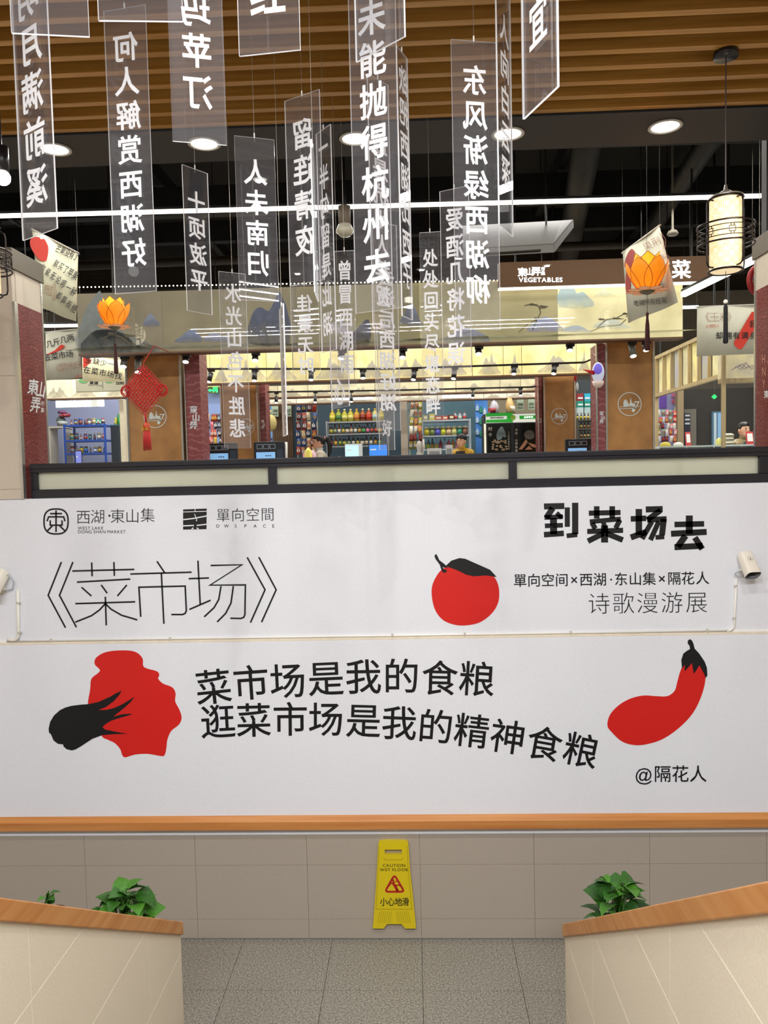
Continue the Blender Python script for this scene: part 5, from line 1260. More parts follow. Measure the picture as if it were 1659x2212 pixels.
# red festive ring half hidden by the right pier
p = at(1640, 605, 1.2)
t = thing('festive_ring', 'red round festive ornament half hidden by the right pier', 'ornament', p)
MB().tube([(0.075 * math.cos(q), 0, 0.105 * math.sin(q)) for q in [2 * math.pi * j / 28 for j in range(28)]], 0.026, 8, closed=True).build('ring', mat('ring_red', '#a3121a', 0.45), t, True)
b = MB()
for j in range(8): q = 2 * math.pi * j / 8 + 0.2; b.cyl((0.01 * math.cos(q), -0.02, 0.01 * math.sin(q)), (0.085 * math.cos(q), -0.02, 0.085 * math.sin(q)), 0.004, 0.002, 6)
b.build('star_rays', mat('gold_ray', '#e8b070', 0.3, 0.4), t, True)
MB().cyl((0, 0, 0.12), (0, 0, 7.4 - p.z), 0.0025, n=5).build('hanging_wire', M_wire, t)
# ------------------------------------------------------------------ stalls at the back
def goods_wall(label, px0, py0, px1, py1, Y, h_, name='stall_back_wall'):
    a = rect(px0, py0, px1, py1, Y); o = MB().box(a[0], a[1], Y, Y + 0.06, FZ, a[3]).build(name, mat('wall_%s' % h_.strip('#'), h_, 0.6, noise=0.03, nscale=8)); o['kind'] = 'structure'; return o
goods_wall('', 628, 862, 870, 990, 10.4, '#2f4653', 'wall_oil_stall')
goods_wall('', 872, 862, 1052, 990, 10.4, '#4c6f7c', 'wall_snack_stall')
goods_wall('', 100, 858, 272, 990, 9.2, '#8f97b8', 'wall_left_stall')
goods_wall('', 430, 830, 480, 990, 9.6, '#8a9fd0', 'wall_exit_stall')
goods_wall('', 572, 862, 632, 990, 10.2, '#6f9fd6', 'wall_blue_stall')
goods_wall('', 1240, 820, 1300, 990, 9.4, '#2c3438', 'wall_poster_stall')
goods_wall('', 1050, 855, 1180, 990, 10.3, '#8c8168', 'wall_number_stall')
a_ = rect(588, 868, 632, 990, 9.0)
pn = structure(MB().box(a_[0], a_[1], 9.02, 9.1, FZ, a_[3]).build('wall_slatted_panel', mat('dark_slat_wood', '#3a2a1c', 0.6)))
me_ = None
for i in range(12):
    x_ = a_[0] + (a_[1] - a_[0]) * (i + 0.5) / 12
    if me_ is None: o = MB().box(-0.01, 0.01, 0, 0.02, FZ, a_[3]).build('slat', mat('slat_wood', '#5c4129', 0.6), pn); me_ = o.data; o.location = (x_, 9.0, 0)
    else: obj('slat', me_, pn, (x_, 9.0, 0))
# right-hand room: dark wall, passage door
goods_wall('', 1412, 838, 1760, 990, 9.6, '#2b2824', 'wall_dark_room')
a_ = rect(1476, 884, 1502, 990, 9.55)
d_ = structure(MB().box(a_[0], a_[1], 9.5, 9.56, FZ, a_[3]).build('door_1', mat('door_beige', '#6f6b61', 0.6)))
a2 = rect(1477, 893, 1490, 960, 9.5); MB().box(a2[0], a2[1], 9.47, 9.5, a2[2], a2[3]).build('notice_board', mat('navy_board', '#1d2338', 0.5), d_)
for k in range(3):
    z_ = a2[3] - (k + 0.5) * 0.075; MB().box(a2[0] + 0.012, a2[1] - 0.012, 9.462, 9.47, z_ - 0.022, z_ + 0.012).build('notice', mat('notice_white', '#c9ccd2', 0.6), d_)
a_ = rect(1536, 889, 1557, 990, 9.55)
d_ = structure(MB().box(a_[0], a_[1], 9.5, 9.56, FZ, a_[3]).build('door_2', mat('door_frame_blue', '#4f7288', 0.4)))
MB().box(a_[0] + 0.03, a_[0] + 0.075, 9.48, 9.5, FZ, a_[3] - 0.03).build('lit_leaf', mat('leaf_white', '#b9cad3', 0.4, emit=0.15), d_)
MB().box(a_[0] + 0.1, a_[1] - 0.01, 9.48, 9.5, FZ, a_[3] - 0.03).build('blue_leaf', mat('leaf_blue', '#86b3d8', 0.4, emit=0.15), d_)
p = at(1543, 857, 8.4)
t = thing('cross_sign', 'glowing green cross sign hanging in the dark room', 'sign', p); s_ = Wd(4.2, 8.4)
b = MB()
b.box(-s_, s_, -0.02, 0.02, -s_ * 0.38, s_ * 0.38).box(-s_ * 0.38, s_ * 0.38, -0.0201, 0.0201, -s_, s_); b.build('cross', mat('green_glow', '#20d060', 0.5, emit=1.6, ecol='#18e060'), t)
MB().cyl((0, 0, s_), (0, 0, 7.4 - p.z), 0.003, n=5).build('hanging_wire', M_dwire, t)
# exit sign
p = rect(450, 836, 472, 849, 9.4)
t = thing('exit_sign', 'green glowing exit sign with arrow above the snack-filled stall', 'sign', ((p[0] + p[1]) / 2, 9.4, p[2]))
b = MB(); fn = lambda a, c: at(a, c, 9.39)
stroke(b, [(451, 843), (460, 843)], 2.5, fn); blob(b, [(449, 843), (455, 839), (455, 847)], fn, 0); put(b, '冈', fn, 465, 842, 12, 0.03)
b.build('glowing_symbols', mat('exit_green', '#40f090', 0.5, emit=1.8, ecol='#38f088'), t, W=True)
MB().box(p[0], p[1], 9.4, 9.44, p[2], p[3]).build('box', mat('exit_box', '#5a5a16', 0.6), t, W=True)
for k in (p[0] + 0.03, p[1] - 0.03): MB().cyl((k, 9.42, p[3]), (k, 9.42, 7.4), 0.003, n=5).build('hanging_wire', M_dwire, t, W=True)
a_ = rect(436, 822, 478, 834, 9.3); o = MB().box(a_[0], a_[1], 9.3, 9.56, a_[2], a_[3]).build('stall_canopy', mat('lit_yellow', '#f2e6a0', 0.6, emit=0.7)); tag(o, 'small glowing yellow panel over the exit sign', 'panel')
# glowing shop signs
def glow_sign(label, txt, x0_, x1_, y_, Y, size):
    p = at((x0_ + x1_) / 2, y_, Y); t = thing('glowing_sign', label, 'sign', p)
    b = MB(); line(b, txt, lambda a, c: at(a, c, Y - 0.012), x0_, y_ + (x1_ - x0_) * 0.012, x1_, y_ - (x1_ - x0_) * 0.012, size, 0.03); b.build('letters', M_glow, t, W=True)
    a = rect(x0_ - size * 0.5, y_ - size * 0.5, x1_ + size * 0.5, y_ + size * 0.5, Y); MB().box(a[0], a[1], Y - 0.006, Y + 0.0, a[2], a[3]).build('backing', mat('sign_backing', '#e6e6e0', 0.5, emit=0.5), t, W=True)
glow_sign('glowing white shop sign over the oil bottle stall', '东山味粮', 724, 796, 857, 8.48, 15)
glow_sign('glowing white shop sign over the snack stall', '东山粮食', 962, 1016, 853, 8.48, 14)
glow_sign('glowing white shop sign over the left stall', '粮油调味', 128, 218, 872, 6.55, 15)

# number boards
M_numb = mat('number_green', '#a3b39a', 0.6)
for s_, px, py, Y, lab in (('129', 436, 895, 9.3, 'left of the snack-filled stall'), ('128', 594, 886, 8.9, 'hanging at the slatted panel'), ('127', 622, 886, 8.9, 'right of board 128'), ('126', 1124, 872, 8.9, 'above the fridge, left one'), ('125', 1148, 871, 8.9, 'above the fridge, right one')):
    a = rect(px - 7, py - 14, px + 7, py + 14, Y); t = thing('number_board', 'pale green stall number board %s %s' % (s_, lab), 'sign', ((a[0] + a[1]) / 2, Y, a[2]))
    MB().box(a[0], a[1], Y, Y + 0.02, a[2], a[3]).build('board', M_numb, t, W=True)
    b = MB(); fn = lambda u, v, Y=Y: at(u, v, Y - 0.003); latin(b, s_, fn, px, py + 4, 7.5, 0.012, centre=True); line(b, '东山弄', fn, px - 3.6, py + 9, px + 3.6, py + 9, 3.6, 0.02); b.build('lettering', M_ink, t, W=True)
    MB().cyl(((a[0] + a[1]) / 2, Y + 0.01, a[3]), ((a[0] + a[1]) / 2, Y + 0.01, 7.4), 0.003, n=5).build('hanging_wire', M_dwire, t, W=True)

# ------------------------------------------------------------------ bottles, jugs, jars, boxes, packets
PAL = {}
def pm(h_, r_=0.35):
    k = 'pack_' + h_.strip('#'); return mat(k, h_, r_, noise=0.08, nscale=25)
PROF = {
 'jug': ([(.20, 0), (.24, .02), (.24, .55), (.21, .66), (.10, .80), (.07, .86), (.07, .90)], [(.09, .88), (.09, .98), (.06, 1.0)], (.242, .16, .50)),
 'bottle': ([(.14, 0), (.16, .02), (.16, .55), (.13, .64), (.06, .76), (.055, .9)], [(.07, .88), (.07, .99), (.04, 1.0)], (.162, .12, .46)),
 'jar': ([(.26, 0), (.29, .03), (.29, .68), (.25, .78), (.22, .82)], [(.26, .80), (.26, .98), (.22, 1.0)], (.292, .15, .6)),
}
BM = {}
def bmesh_of(kind, part, h_):
    k = (kind, part, h_)
    if k not in BM:
        pr = PROF[kind]
        prof = pr[0] if part == 'body' else pr[1] if part == 'cap' else [(pr[2][0], pr[2][1]), (pr[2][0], pr[2][2])]
        o = MB().lathe(prof, 12).build(part, pm(h_), None, True); BM[k] = o.data; bpy.data.objects.remove(o)
    return BM[k]
def bottle(kind, px, Y, zb, hpx, body, cap, lab, label, group):
    p = at(px, 930, Y); s_ = Wd(hpx, Y)
    t = thing({'jug': 'oil_jug', 'bottle': 'sauce_bottle', 'jar': 'jar'}[kind], label, {'jug': 'bottle', 'bottle': 'bottle', 'jar': 'jar'}[kind], (p.x, Y, zb + 0.002), group=group); t.scale = (s_, s_, s_)
    for part, h_ in (('body', body), ('cap', cap), ('paper_label', lab)):
        obj(part, bmesh_of(kind, 'label' if part == 'paper_label' else part, h_), t)
def shelf(label, px0, px1, tops, Y, dep, h_, posts=True, name='shelf_rack'):
    "rack standing on the market floor; tops are pixel heights of the board surfaces"
    xa_, xb_ = at(px0, 930, Y).x, at(px1, 930, Y).x; pm_ = (px0 + px1) / 2
    t = thing(name, label, 'shelf', ((xa_ + xb_) / 2, Y, FZ)); zs = [at(pm_, v, Y).z for v in tops] + [FZ + 0.55, FZ + 0.12]
    mm = mat('rack_%s' % h_.strip('#'), h_, 0.45)
    for z_ in zs: MB().box(xa_, xb_, Y - dep / 2, Y + dep / 2, z_ - 0.03, z_).build('shelf_board', mm, t, W=True, bevel=0.003)
    for xx in (xa_, xb_):
        for yy in (Y - dep / 2, Y + dep / 2): MB().box(xx - 0.015, xx + 0.015, yy - 0.015, yy + 0.015, FZ, max(zs) + 0.01).build('upright', mm, t, W=True)
    return zs
rs = random.Random(11)
def jit(b, seed, a=0.07):
    "crumple a bag, leaving its foot flat"
    q = random.Random(seed)
    for k, v in enumerate(b.v):
        if v.z > 0.02: b.v[k] = v + Vector((q.uniform(-a, a) + 0.12 * v.z * (1 if seed % 2 else -1), q.uniform(-a, a), q.uniform(-a, a)))

zs = shelf('grey metal rack of oil jugs and sauce bottles behind the woman in the dark vest', 708, 838, [911, 937, 963], 9.6, 0.36, '#8e9296')
oil = ['#b9a01e', '#8f9a2a', '#a8a028', '#b3a62c', '#b08a1e', '#96521c', '#a8481c', '#b8b06a', '#b0a030']
for i in range(9):
    bottle('jug', 719 + i * 13.1, 9.52, zs[0], 27, oil[i], ['#d8c9a0', '#c9a23a', '#d9d4c0'][i % 3], ['#c9c04a', '#3e6a34', '#c8c26a', '#c9c46a', '#b86a2a', '#7a2014', '#b03018', '#9ab0b4', '#c9b83a'][i], 'cooking oil jug on the top board of the grey rack, %s from the left' % ORD[i], 'oil jugs on the grey rack')
dk = ['#4a3a18', '#3c2a18', '#5a1f14', '#2c3a1e', '#2a3034', '#6a2a16', '#3a3a30', '#141418', '#16141a', '#1a1a1c', '#1c2a18', '#202018', '#30201a']
for r_, (zz_, y_, n_) in enumerate(((zs[1], 'middle', 13), (zs[2], 'lower', 12))):
    for i in range(n_):
        h_ = dk[(i + r_ * 4) % 13]; lb = ['#a9a03a', '#b8a888', '#a04028', '#8a9a6a', '#c8c4b8', '#a83a20', '#c9c4b0', '#b8862a', '#c9a83a', '#b8a03a', '#3a8a3c', '#8aa02a', '#c9b8a0', '#d06a90'][(i * 3 + r_ * 5) % 14]
        bottle('bottle' if (i + r_) % 4 else 'jar', 715 + i * (108 / n_ * 1.06), 9.5, zz_, 21 if (i + r_) % 4 else 15, h_, ['#1c1c1c', '#8a1c14', '#c9a23a', '#d8d4c8'][(i + r_) % 4], lb, 'dark %s on the %s board of the grey rack, %s from the left' % ('sauce bottle' if (i + r_) % 4 else 'squat jar', y_, ORD[i]), 'sauces on the grey rack')
zs = shelf('white-framed rack of jars and bottles in the snack stall right of centre', 912, 1014, [908, 941, 970], 9.5, 0.36, '#aab4bc')
for i, (w_, h_, c_) in enumerate(((10, 12, '#8a8058'), (12, 14, '#b8b020'), (16, 9, '#9a2020'), (13, 9, '#a83020'), (12, 11, '#5a2c18'))):
    px = 919 + i * 14; p = at(px, 900, 9.5); s1, s2 = Wd(w_, 9.5), Wd(h_, 9.5)
    t = thing('carton', 'carton on top of the white-framed rack, %s from the left' % ORD[i], 'box', (p.x, 9.5, zs[0] + 0.002), group='cartons on the white-framed rack')
    MB().box(-s1 / 2, s1 / 2, -0.08, 0.08, 0, s2).build('box', pm(c_), t, bevel=0.004)
    MB().box(-s1 / 3, s1 / 3, -0.0815, -0.08, s2 * 0.3, s2 * 0.75).build('printed_label', pm('#d9c9a8'), t)
for i, px in enumerate((984, 994, 1004)):
    bottle('jug', px, 9.5, zs[0], 17, '#9aa4ac', '#b03028', '#b83a30' if i != 1 else '#c9d0b8', 'clear jug on top of the white-framed rack, %s from the left' % ORD[i], 'clear jugs on the white-framed rack')
for i, (c_, l_) in enumerate((('#8a8418', '#c0b02a'), ('#3a4a20', '#7a8a4a'), ('#3c3c90', '#5a5ac0'), ('#8a8a1a', '#c9c93a'), ('#9a5a2a', '#d0b890'), ('#a89a4a', '#d0c880'), ('#1c5a4a', '#2a8a6a'), ('#5a2c20', '#8a5a40'))):
    bottle('jar', 922 + i * 11.8, 9.45, zs[1], 19.5, c_, '#d8cfa8', l_, 'big jar on the middle board of the white-framed rack, %s from the left' % ORD[i], 'jars on the white-framed rack')
for i, (c_, l_) in enumerate((('#4a5a64', '#a8b04a'), ('#3a4a5a', '#a9b83a'), ('#39485a', '#b08a2a'), ('#7a94b0', '#c9b03a'), ('#6a2c34', '#a04048'), ('#8a9ab0', '#c0c8d8'), ('#a04a5a', '#d08a98'), ('#a0702a', '#c9a04a'), ('#b06a70', '#d9a0a0'), ('#1c6a40', '#3a9a5a'), ('#2a7a4a', '#60b080'))):
    bottle('bottle', 916 + i * 8.8, 9.45, zs[2], 23, c_, ['#c9d4e0', '#d8d8d8', '#3a4a5a'][i % 3], l_, 'cleaner bottle on the lower board of the white-framed rack, %s from the left' % ORD[i], 'cleaner bottles on the white-framed rack')
zs = shelf('blue metal rack full of jars and packets in the left stall', 150, 236, [919, 951, 979], 8.3, 0.4, '#1f4fb0')
cols = ['#7a3a2a', '#c9c0b0', '#b8a020', '#3a2a28', '#a03a2a', '#2a5ab0', '#c9b8a8', '#2f7a7a', '#6a7a8a', '#9a8a5a', '#5a2a3a', '#d0d4d8']
for r_, (nm, n_, hp) in enumerate((('top', 8, 14), ('middle', 8, 15), ('lower', 8, 15))):
    for i in range(n_):
        bottle('jar' if (i + r_) % 3 else 'bottle', 155 + i * (78 / n_), 8.2, zs[r_], hp * (0.85 + 0.2 * rs.random()), cols[(i * 5 + r_ * 2) % 12], cols[(i * 7 + 3) % 12], cols[(i * 3 + r_ + 6) % 12], '%s on the %s board of the blue rack, %s from the left' % ('coloured jar' if (i + r_) % 3 else 'slim bottle', nm, ORD[i]), 'goods on the blue rack')
t_ = None
for i, (px, wp, hp, c_) in enumerate(((134, 22, 20, '#5a6464'), (140, 24, 8, '#8a1c2a'), (136, 18, 6, '#5a1a4a'), (192, 12, 16, '#9a1c24'), (214, 22, 14, '#2f7a68'), (250, 7, 16, '#a8a42a'), (257, 6, 24, '#1f7a34'))):
    Y = 8.45; p = at(px, 915, Y); z0 = zs[0] if i not in (0, 1, 2) else zs[0] - 0.0
    if i in (1, 2): z0 = zs[0] + Wd(20 if i == 1 else 28, Y)
    s1, s2 = Wd(wp, Y), Wd(hp, Y)
    if i in (0, 1, 2, 5, 6):
        pass
    t = thing('packed_bag', ('grey crate at the left end above the blue rack', 'dark red bag on the grey crate', 'purple bag topmost over the grey crate', 'red packet standing on the blue rack top', 'teal bag lying on the blue rack top', 'yellow packet at the right end of the blue rack top', 'green bottle-shaped bag at the right post of the left stall')[i], 'bag', (p.x, Y, z0 + 0.003))
    b = MB(); n = 12
    b.lathe([(0.30, 0), (0.48, 0.06), (0.5, 0.5), (0.42, 0.85), (0.2, 1.0)], n); jit(b, i); ob = b.build('body', pm(c_), t, True); ob.scale = (s1, min(s1, 0.26), s2)
    b = MB(); b.lathe([(0.505, 0.25), (0.51, 0.55)], n); ob2 = b.build('printed_label', pm(['#b9c0c0', '#c04a5a', '#a05a9a', '#d0b8a0', '#8ac0a8', '#d8d48a', '#3a9a54'][i]), t, True); ob2.scale = (s1, min(s1, 0.26), s2)
# side rack carrying the things beside the blue rack
o = thing('side_rack', 'white side rack left of the blue rack', 'shelf', (at(125, 930, 8.45).x, 8.45, FZ))
xa_, xb_ = at(112, 930, 8.45).x, at(149, 930, 8.45).x
MB().box(xa_, xb_, 8.3, 8.62, zs[0] - 0.03, zs[0]).build('shelf_board', M_pale, o, W=True); MB().box(xa_, xa_ + 0.03, 8.3, 8.62, FZ, zs[0] - 0.03).build('side_panel', M_pale, o, W=True); MB().box(xb_ - 0.05, xb_ - 0.02, 8.3, 8.62, FZ, zs[0] - 0.03).build('side_panel', M_pale, o, W=True)
xa_, xb_ = at(246, 930, 8.45).x, at(262, 930, 8.45).x
o = thing('end_cabinet', 'dark end cabinet at the right of the blue rack', 'cabinet', ((xa_ + xb_) / 2, 8.45, FZ)); MB().box(xa_, xb_, 8.3, 8.62, FZ, zs[0] - 0.02).build('body', pm('#26303a'), o, W=True); MB().box(xa_, xb_, 8.28, 8.62, zs[0] - 0.02, zs[0]).build('top', pm('#2a5a80'), o, W=True)

# hanging snack packets: each hooked to a wire stand
PK = MB(); PK.add([(-.5, 0, 0), (0, -.16, 0.02), (.5, 0, 0), (-.46, 0, .5), (0, -.3, .5), (.46, 0, .5), (-.5, 0, 1), (0, -.05, .98), (.5, 0, 1), (0, .16, .02), (0, .28, .5), (0, .05, .98)],
       [(0, 1, 4, 3), (1, 2, 5, 4), (3, 4, 7, 6), (4, 5, 8, 7), (0, 3, 10, 9), (9, 10, 5, 2), (3, 6, 11, 10), (10, 11, 8, 5), (0, 9, 2, 1), (6, 7, 8, 11)])
PK.add([(-.3, -.235, .3), (.3, -.235, .3), (.34, -.235, .52), (.2, -.2, .7), (-.2, -.2, .7), (-.34, -.235, .52)], [(0, 1, 2, 5), (5, 2, 3, 4)], 1)
PKM = {}
def packet(px, py, wpx, hpx, Y, c_, label, group, rot=0.0):
    if c_ not in PKM:
        o = PK.build('snack_packet', [pm(c_, 0.25), pm(['#d8cfb8', '#c9a23a', '#b8c4cc', '#a02a20', '#e0d8d0'][len(PKM) % 5], 0.3)], None, True); PKM[c_] = o.data; bpy.data.objects.remove(o)
    p = at(px, py + hpx / 2, Y); o = bpy.data.objects.new('snack_packet', PKM[c_]); COL.objects.link(o)
    o.location = p; o.scale = (Wd(wpx, Y), Wd(wpx, Y) * 0.6, Wd(hpx, Y)); o.rotation_euler = (0, rot, 0); tag(o, label, 'packet', group)
def stand(label, px0, px1, py0, Y, what, grp, rows, cols_, palette, wp, hp, seed):
    r_ = random.Random(seed); xa_, xb_ = at(px0, 920, Y).x, at(px1, 920, Y).x; zt = at((px0 + px1) / 2, py0, Y).z
    t = thing('display_stand', label, 'stand', ((xa_ + xb_) / 2, Y + 0.1, FZ))
    for xx in (xa_, xb_): MB().box(xx - 0.012, xx + 0.012, Y + 0.09, Y + 0.114, FZ, zt + 0.05).build('upright', M_wire, t, W=True)
    MB().box(xa_ - 0.1, xb_ + 0.1, Y - 0.1, Y + 0.25, FZ, FZ + 0.03).build('base', M_wire, t, W=True)
    for i in range(rows):
        py = py0 + hp * 0.5 + i * hp * 0.92
        z_ = at(0, py - hp * 0.45, Y).z if False else at((px0 + px1) / 2, py - hp * 0.45, Y).z
        MB().cyl((xa_, Y + 0.09, z_), (xb_, Y + 0.09, z_), 0.006, n=6).build('cross_wire', M_wire, t, W=True)
        for j in range(cols_):
            px = px0 + (px1 - px0) * (j + 0.5) / cols_
            packet(px + r_.uniform(-1.2, 1.2), py + r_.uniform(-1.5, 1.0), min(wp, (px1 - px0) / cols_ * 0.96) * r_.uniform(0.9, 1.0), hp * r_.uniform(0.84, 0.9), Y + 0.03, r_.choice(palette), '%s, %s row, %s packet' % (what, ORD[i], ORD[j]), grp, r_.uniform(-0.2, 0.2))
R_ = ['#8a3a24', '#b0683a', '#c9a06a', '#6a2018', '#a84a2c', '#d0b890']; B_ = ['#23305a', '#2a3a70', '#1c2a4a', '#7a2a20', '#c9b89a', '#3a5a9a', '#a03a2a']
stand('wire stand of brown and blue snack packets left of the woman', 640, 684, 872, 8.75, 'snack packet on the stand left of the woman', 'packets left of the woman', 6, 4, R_ + B_, 13, 20, 1)
stand('wire stand of snack packets right of the grey-beige post', 884, 912, 866, 8.9, 'snack packet right of the grey-beige post', 'packets right of the grey-beige post', 6, 3, ['#8a7a20', '#6a3020', '#a89a7a', '#5a2030', '#c9b090', '#a8a030', '#b0664a', '#d8cfc0'], 12, 19, 2)
stand('wire stand of red and dark packets in the exit stall', 446, 479, 893, 8.8, 'packet on the stand below the exit sign', 'packets below the exit sign', 5, 4, ['#2a1a1a', '#8a2018', '#c9a030', '#e0808a', '#b84a3a', '#d8b890', '#3a3038'], 10, 18, 3)
stand('wire stand of sachets on the right counter', 1421, 1462, 886, 7.6, 'sachet on the stand of the right-hand room', 'sachets in the right-hand room', 5, 5, ['#b04a48', '#d8c9c0', '#a08030', '#5a2a34', '#d07a84', '#7a9a80', '#b0a8c0', '#c93a30'], 10, 15, 4)
stand('wire stand of packets against the blue wall beside the slatted panel', 576, 590, 945, 9.4, 'packet beside the slatted panel', 'packets beside the slatted panel', 2, 2, ['#2a3a7a', '#a02a28'], 8, 18, 6)
# hanging bundle of dried bean curd
p = at(584, 895, 8.4)
t = thing('bean_curd_bag', 'pale yellow bulging bag hanging beside the slatted panel', 'bag', (p.x, p.y, at(584, 932, 8.4).z))
b = MB(); b.ball((0, 0, 0), 0.5, 0.35, 0.5, 12, 9); ob = b.build('body', mat('pale_yellow_bag', '#bfae6c', 0.6, bump=0.4, nscale=18), t, True); ob.scale = (Wd(27, 8.6), Wd(22, 8.6), Wd(36, 8.6)); ob.location = (0, 0, Wd(18, 8.6))
MB().lathe([(0.02, Wd(34, 8.6)), (0.012, Wd(40, 8.6)), (0.035, Wd(45, 8.6))], 10).build('tied_neck', mat('pale_yellow_bag', '#bfae6c'), t, True)
MB().cyl((0, 0, Wd(42, 8.6)), (0, 0, 7.4 - t.location.z), 0.003, n=5).build('hanging_wire', M_dwire, t)

# ------------------------------------------------------------------ fridge
a_ = rect(1047, 893, 1168, 990, 8.0); W_ = a_[1] - a_[0]
fz = thing('display_fridge', 'black two-door display fridge with a green and white header', 'fridge', ((a_[0] + a_[1]) / 2, 8.0, FZ))
zt = a_[3]; zh = at(1107, 913, 8.0).z
MB().box(a_[0], a_[1], 8.0, 8.6, FZ, zt).build('body', pm('#15181a'), fz, W=True, bevel=0.006)
hd = MB().box(a_[0] + 0.02, a_[1] - 0.03, 7.985, 8.0, zh, zt - 0.01).build('header_board', mat('header_white', '#d8dcd4', 0.4, emit=0.25), fz, W=True)
fn = lambda u, v: at(1030 + u * 0.13262, 780 + v * 0.13262, 7.982); b = MB()
b.poly([fn(*p) for p in ((150, 852), (590, 838), (575, 920), (590, 998), (150, 1003))]); b.poly([fn(*p) for p in ((695, 890), (1035, 880), (1035, 935), (695, 945))]); b.build('green_band', mat('header_green', '#1c9a2c', 0.4, emit=0.2), fz, W=True)
fn2 = lambda u, v: at(1030 + u * 0.13262, 780 + v * 0.13262, 7.979); b = MB()
b.poly([fn2(*p) for p in ((150, 905), (490, 893), (490, 945), (150, 957))]); b.build('white_band', mat('header_white', '#d8dcd4'), fz, W=True)
b = MB(); fn3 = lambda u, v: at(1030 + u * 0.13262, 780 + v * 0.13262, 7.976); line(b, '新鲜有机蔬菜供应', fn3, 232, 926, 425, 920, 27, 0.03); b.build('lettering', M_ink, fz, W=True)
b = MB(); line(b, '品质好农', fn3, 785, 913, 900, 910, 30, 0.03); b.build('white_lettering', M_glow, fz, W=True)
b = MB(); b.poly([fn2(590 + 42 * math.cos(q), 918 + 42 * math.sin(q)) for q in [2 * math.pi * i / 20 for i in range(20)]]); b.build('fruit_badge', pm('#7aa030'), fz, W=True)
for k in range(2):
    x0_ = a_[0] + 0.05 + k * (W_ / 2 - 0.03); x1_ = x0_ + W_ / 2 - 0.08
    dr = MB().box(x0_, x1_, 7.975, 8.0, FZ + 0.15, zh - 0.02).build('door', mat('fridge_glass', '#0e1412', 0.12), fz, W=True)
    b = MB(); f9 = lambda u, v: at(1030 + u * 0.13262, 780 + v * 0.13262, 7.972)
    if k == 0:
        for pts_ in ([(385, 1075), (420, 1070), (440, 1110), (470, 1180), (465, 1240), (420, 1230), (400, 1270), (335, 1285), (320, 1200), (345, 1130)],): blob(b, pts_, f9, 3)
        b.build('poster_leaf_print', pm('#6f8286'), dr, W=True)
        b = MB(); r2 = random.Random(5)
        for i in range(26):
            u, v = r2.uniform(260, 490), r2.uniform(1280, 1450); blob(b, [(u - 22, v), (u, v - 16), (u + 22, v), (u, v + 16)], f9, 2)
        b.build('poster_dish_print', pm('#a58c6a'), dr, W=True)
        b = MB()
        for i, ch in enumerate('时令'): put(b, ch, f9, 218, 1105 + i * 95, 70, 0.01)
        for i, ch in enumerate('今日新鲜蔬菜到店'): put(b, ch, f9, 520, 1160 + i * 38, 30, 0)
        b.build('poster_lettering', pm('#cfcabc'), dr, W=True)
    else:
        blob(b, [(770, 1190), (800, 1145), (860, 1125), (920, 1150), (940, 1210), (920, 1260), (850, 1275), (790, 1250)], f9, 3); b.build('poster_mushroom_print', pm('#5a524c'), dr, W=True)
        b = MB(); b.poly([f9(*p) for p in ((800, 1270), (830, 1320), (740, 1440), (680, 1440))]); b.poly([f9(*p) for p in ((830, 1325), (985, 1370), (960, 1410), (900, 1400))]); b.poly([f9(*p) for p in ((850, 1380), (910, 1440), (780, 1445))]); b.build('poster_slice_print', pm('#b07a5c'), dr, W=True)
        b = MB()
        for i, ch in enumerate('云南·山野菌菇'): put(b, ch, f9, 645, 1120 + i * 56, 46, 0.005)
        b.build('poster_lettering', pm('#cfcabc'), dr, W=True)
for xx in (a_[0], a_[1] - 0.02): MB().box(xx - 0.012, xx + 0.02, 7.96, 7.985, FZ, zh - 0.01).build('light_edge', mat('edge_lit', '#e8e4cc', 0.4, emit=0.7), fz, W=True)
for i, (px, w_, h_, c_, lab) in enumerate(((1066, 22, 30, '#a9a4ac', 'clear plastic bag with a red pack on the fridge'), (1103, 20, 36, '#c9a468', 'white sack of golden grain on the fridge'))):
    p = at(px, 893, 8.25); s1, s2 = Wd(w_, 8.25), Wd(h_, 8.25)
    t = thing('grain_sack', lab, 'sack', (p.x, 8.25, zt + 0.003)); b = MB(); b.lathe([(0.36, 0), (0.5, 0.1), (0.48, 0.5), (0.26, 0.85), (0.08, 1.0)], 14); jit(b, i + 3); ob = b.build('body', mat('sack_%d' % i, c_, 0.4, bump=0.3, nscale=14), t, True); ob.scale = (s1, 0.28, s2)
    b = MB(); b.lathe([(0.51, 0.12), (0.5, 0.45)], 14); ob = b.build('printed_pack', pm('#9a2a34' if i == 0 else '#e0d8c8'), t, True); ob.scale = (s1, 0.28, s2)

# posters and stall shelf at the right of the fridge
a_ = rect(1027, 856, 1054, 990, 9.9)
o = thing('blue_poster', 'tall blue poster with white bottles beside the fridge', 'poster', ((a_[0] + a_[1]) / 2, 9.9, FZ))
MB().box(a_[0], a_[1], 9.9, 9.93, FZ, a_[3]).build('board', mat('poster_blue', '#2a66b8', 0.5, hex2='#4a8ad0', nscale=4), o, W=True)
for i in range(9):
    p = at(1031 + (i % 3) * 8, 880 + (i // 3) * 26 + (i % 3) * 4, 9.895); MB().lathe([(0.0, -0.07), (0.035, -0.065), (0.035, 0.0), (0.014, 0.03), (0.014, 0.06), (0, 0.06)], 8, p).build('printed_bottle', pm(['#a9c0d8', '#2f8a70', '#c9d4dc'][i % 3]), o, W=True)
zs = shelf('dark stall shelf of bottles between the two right columns', 1243, 1291, [907, 926, 946], 8.6, 0.34, '#4a4438')
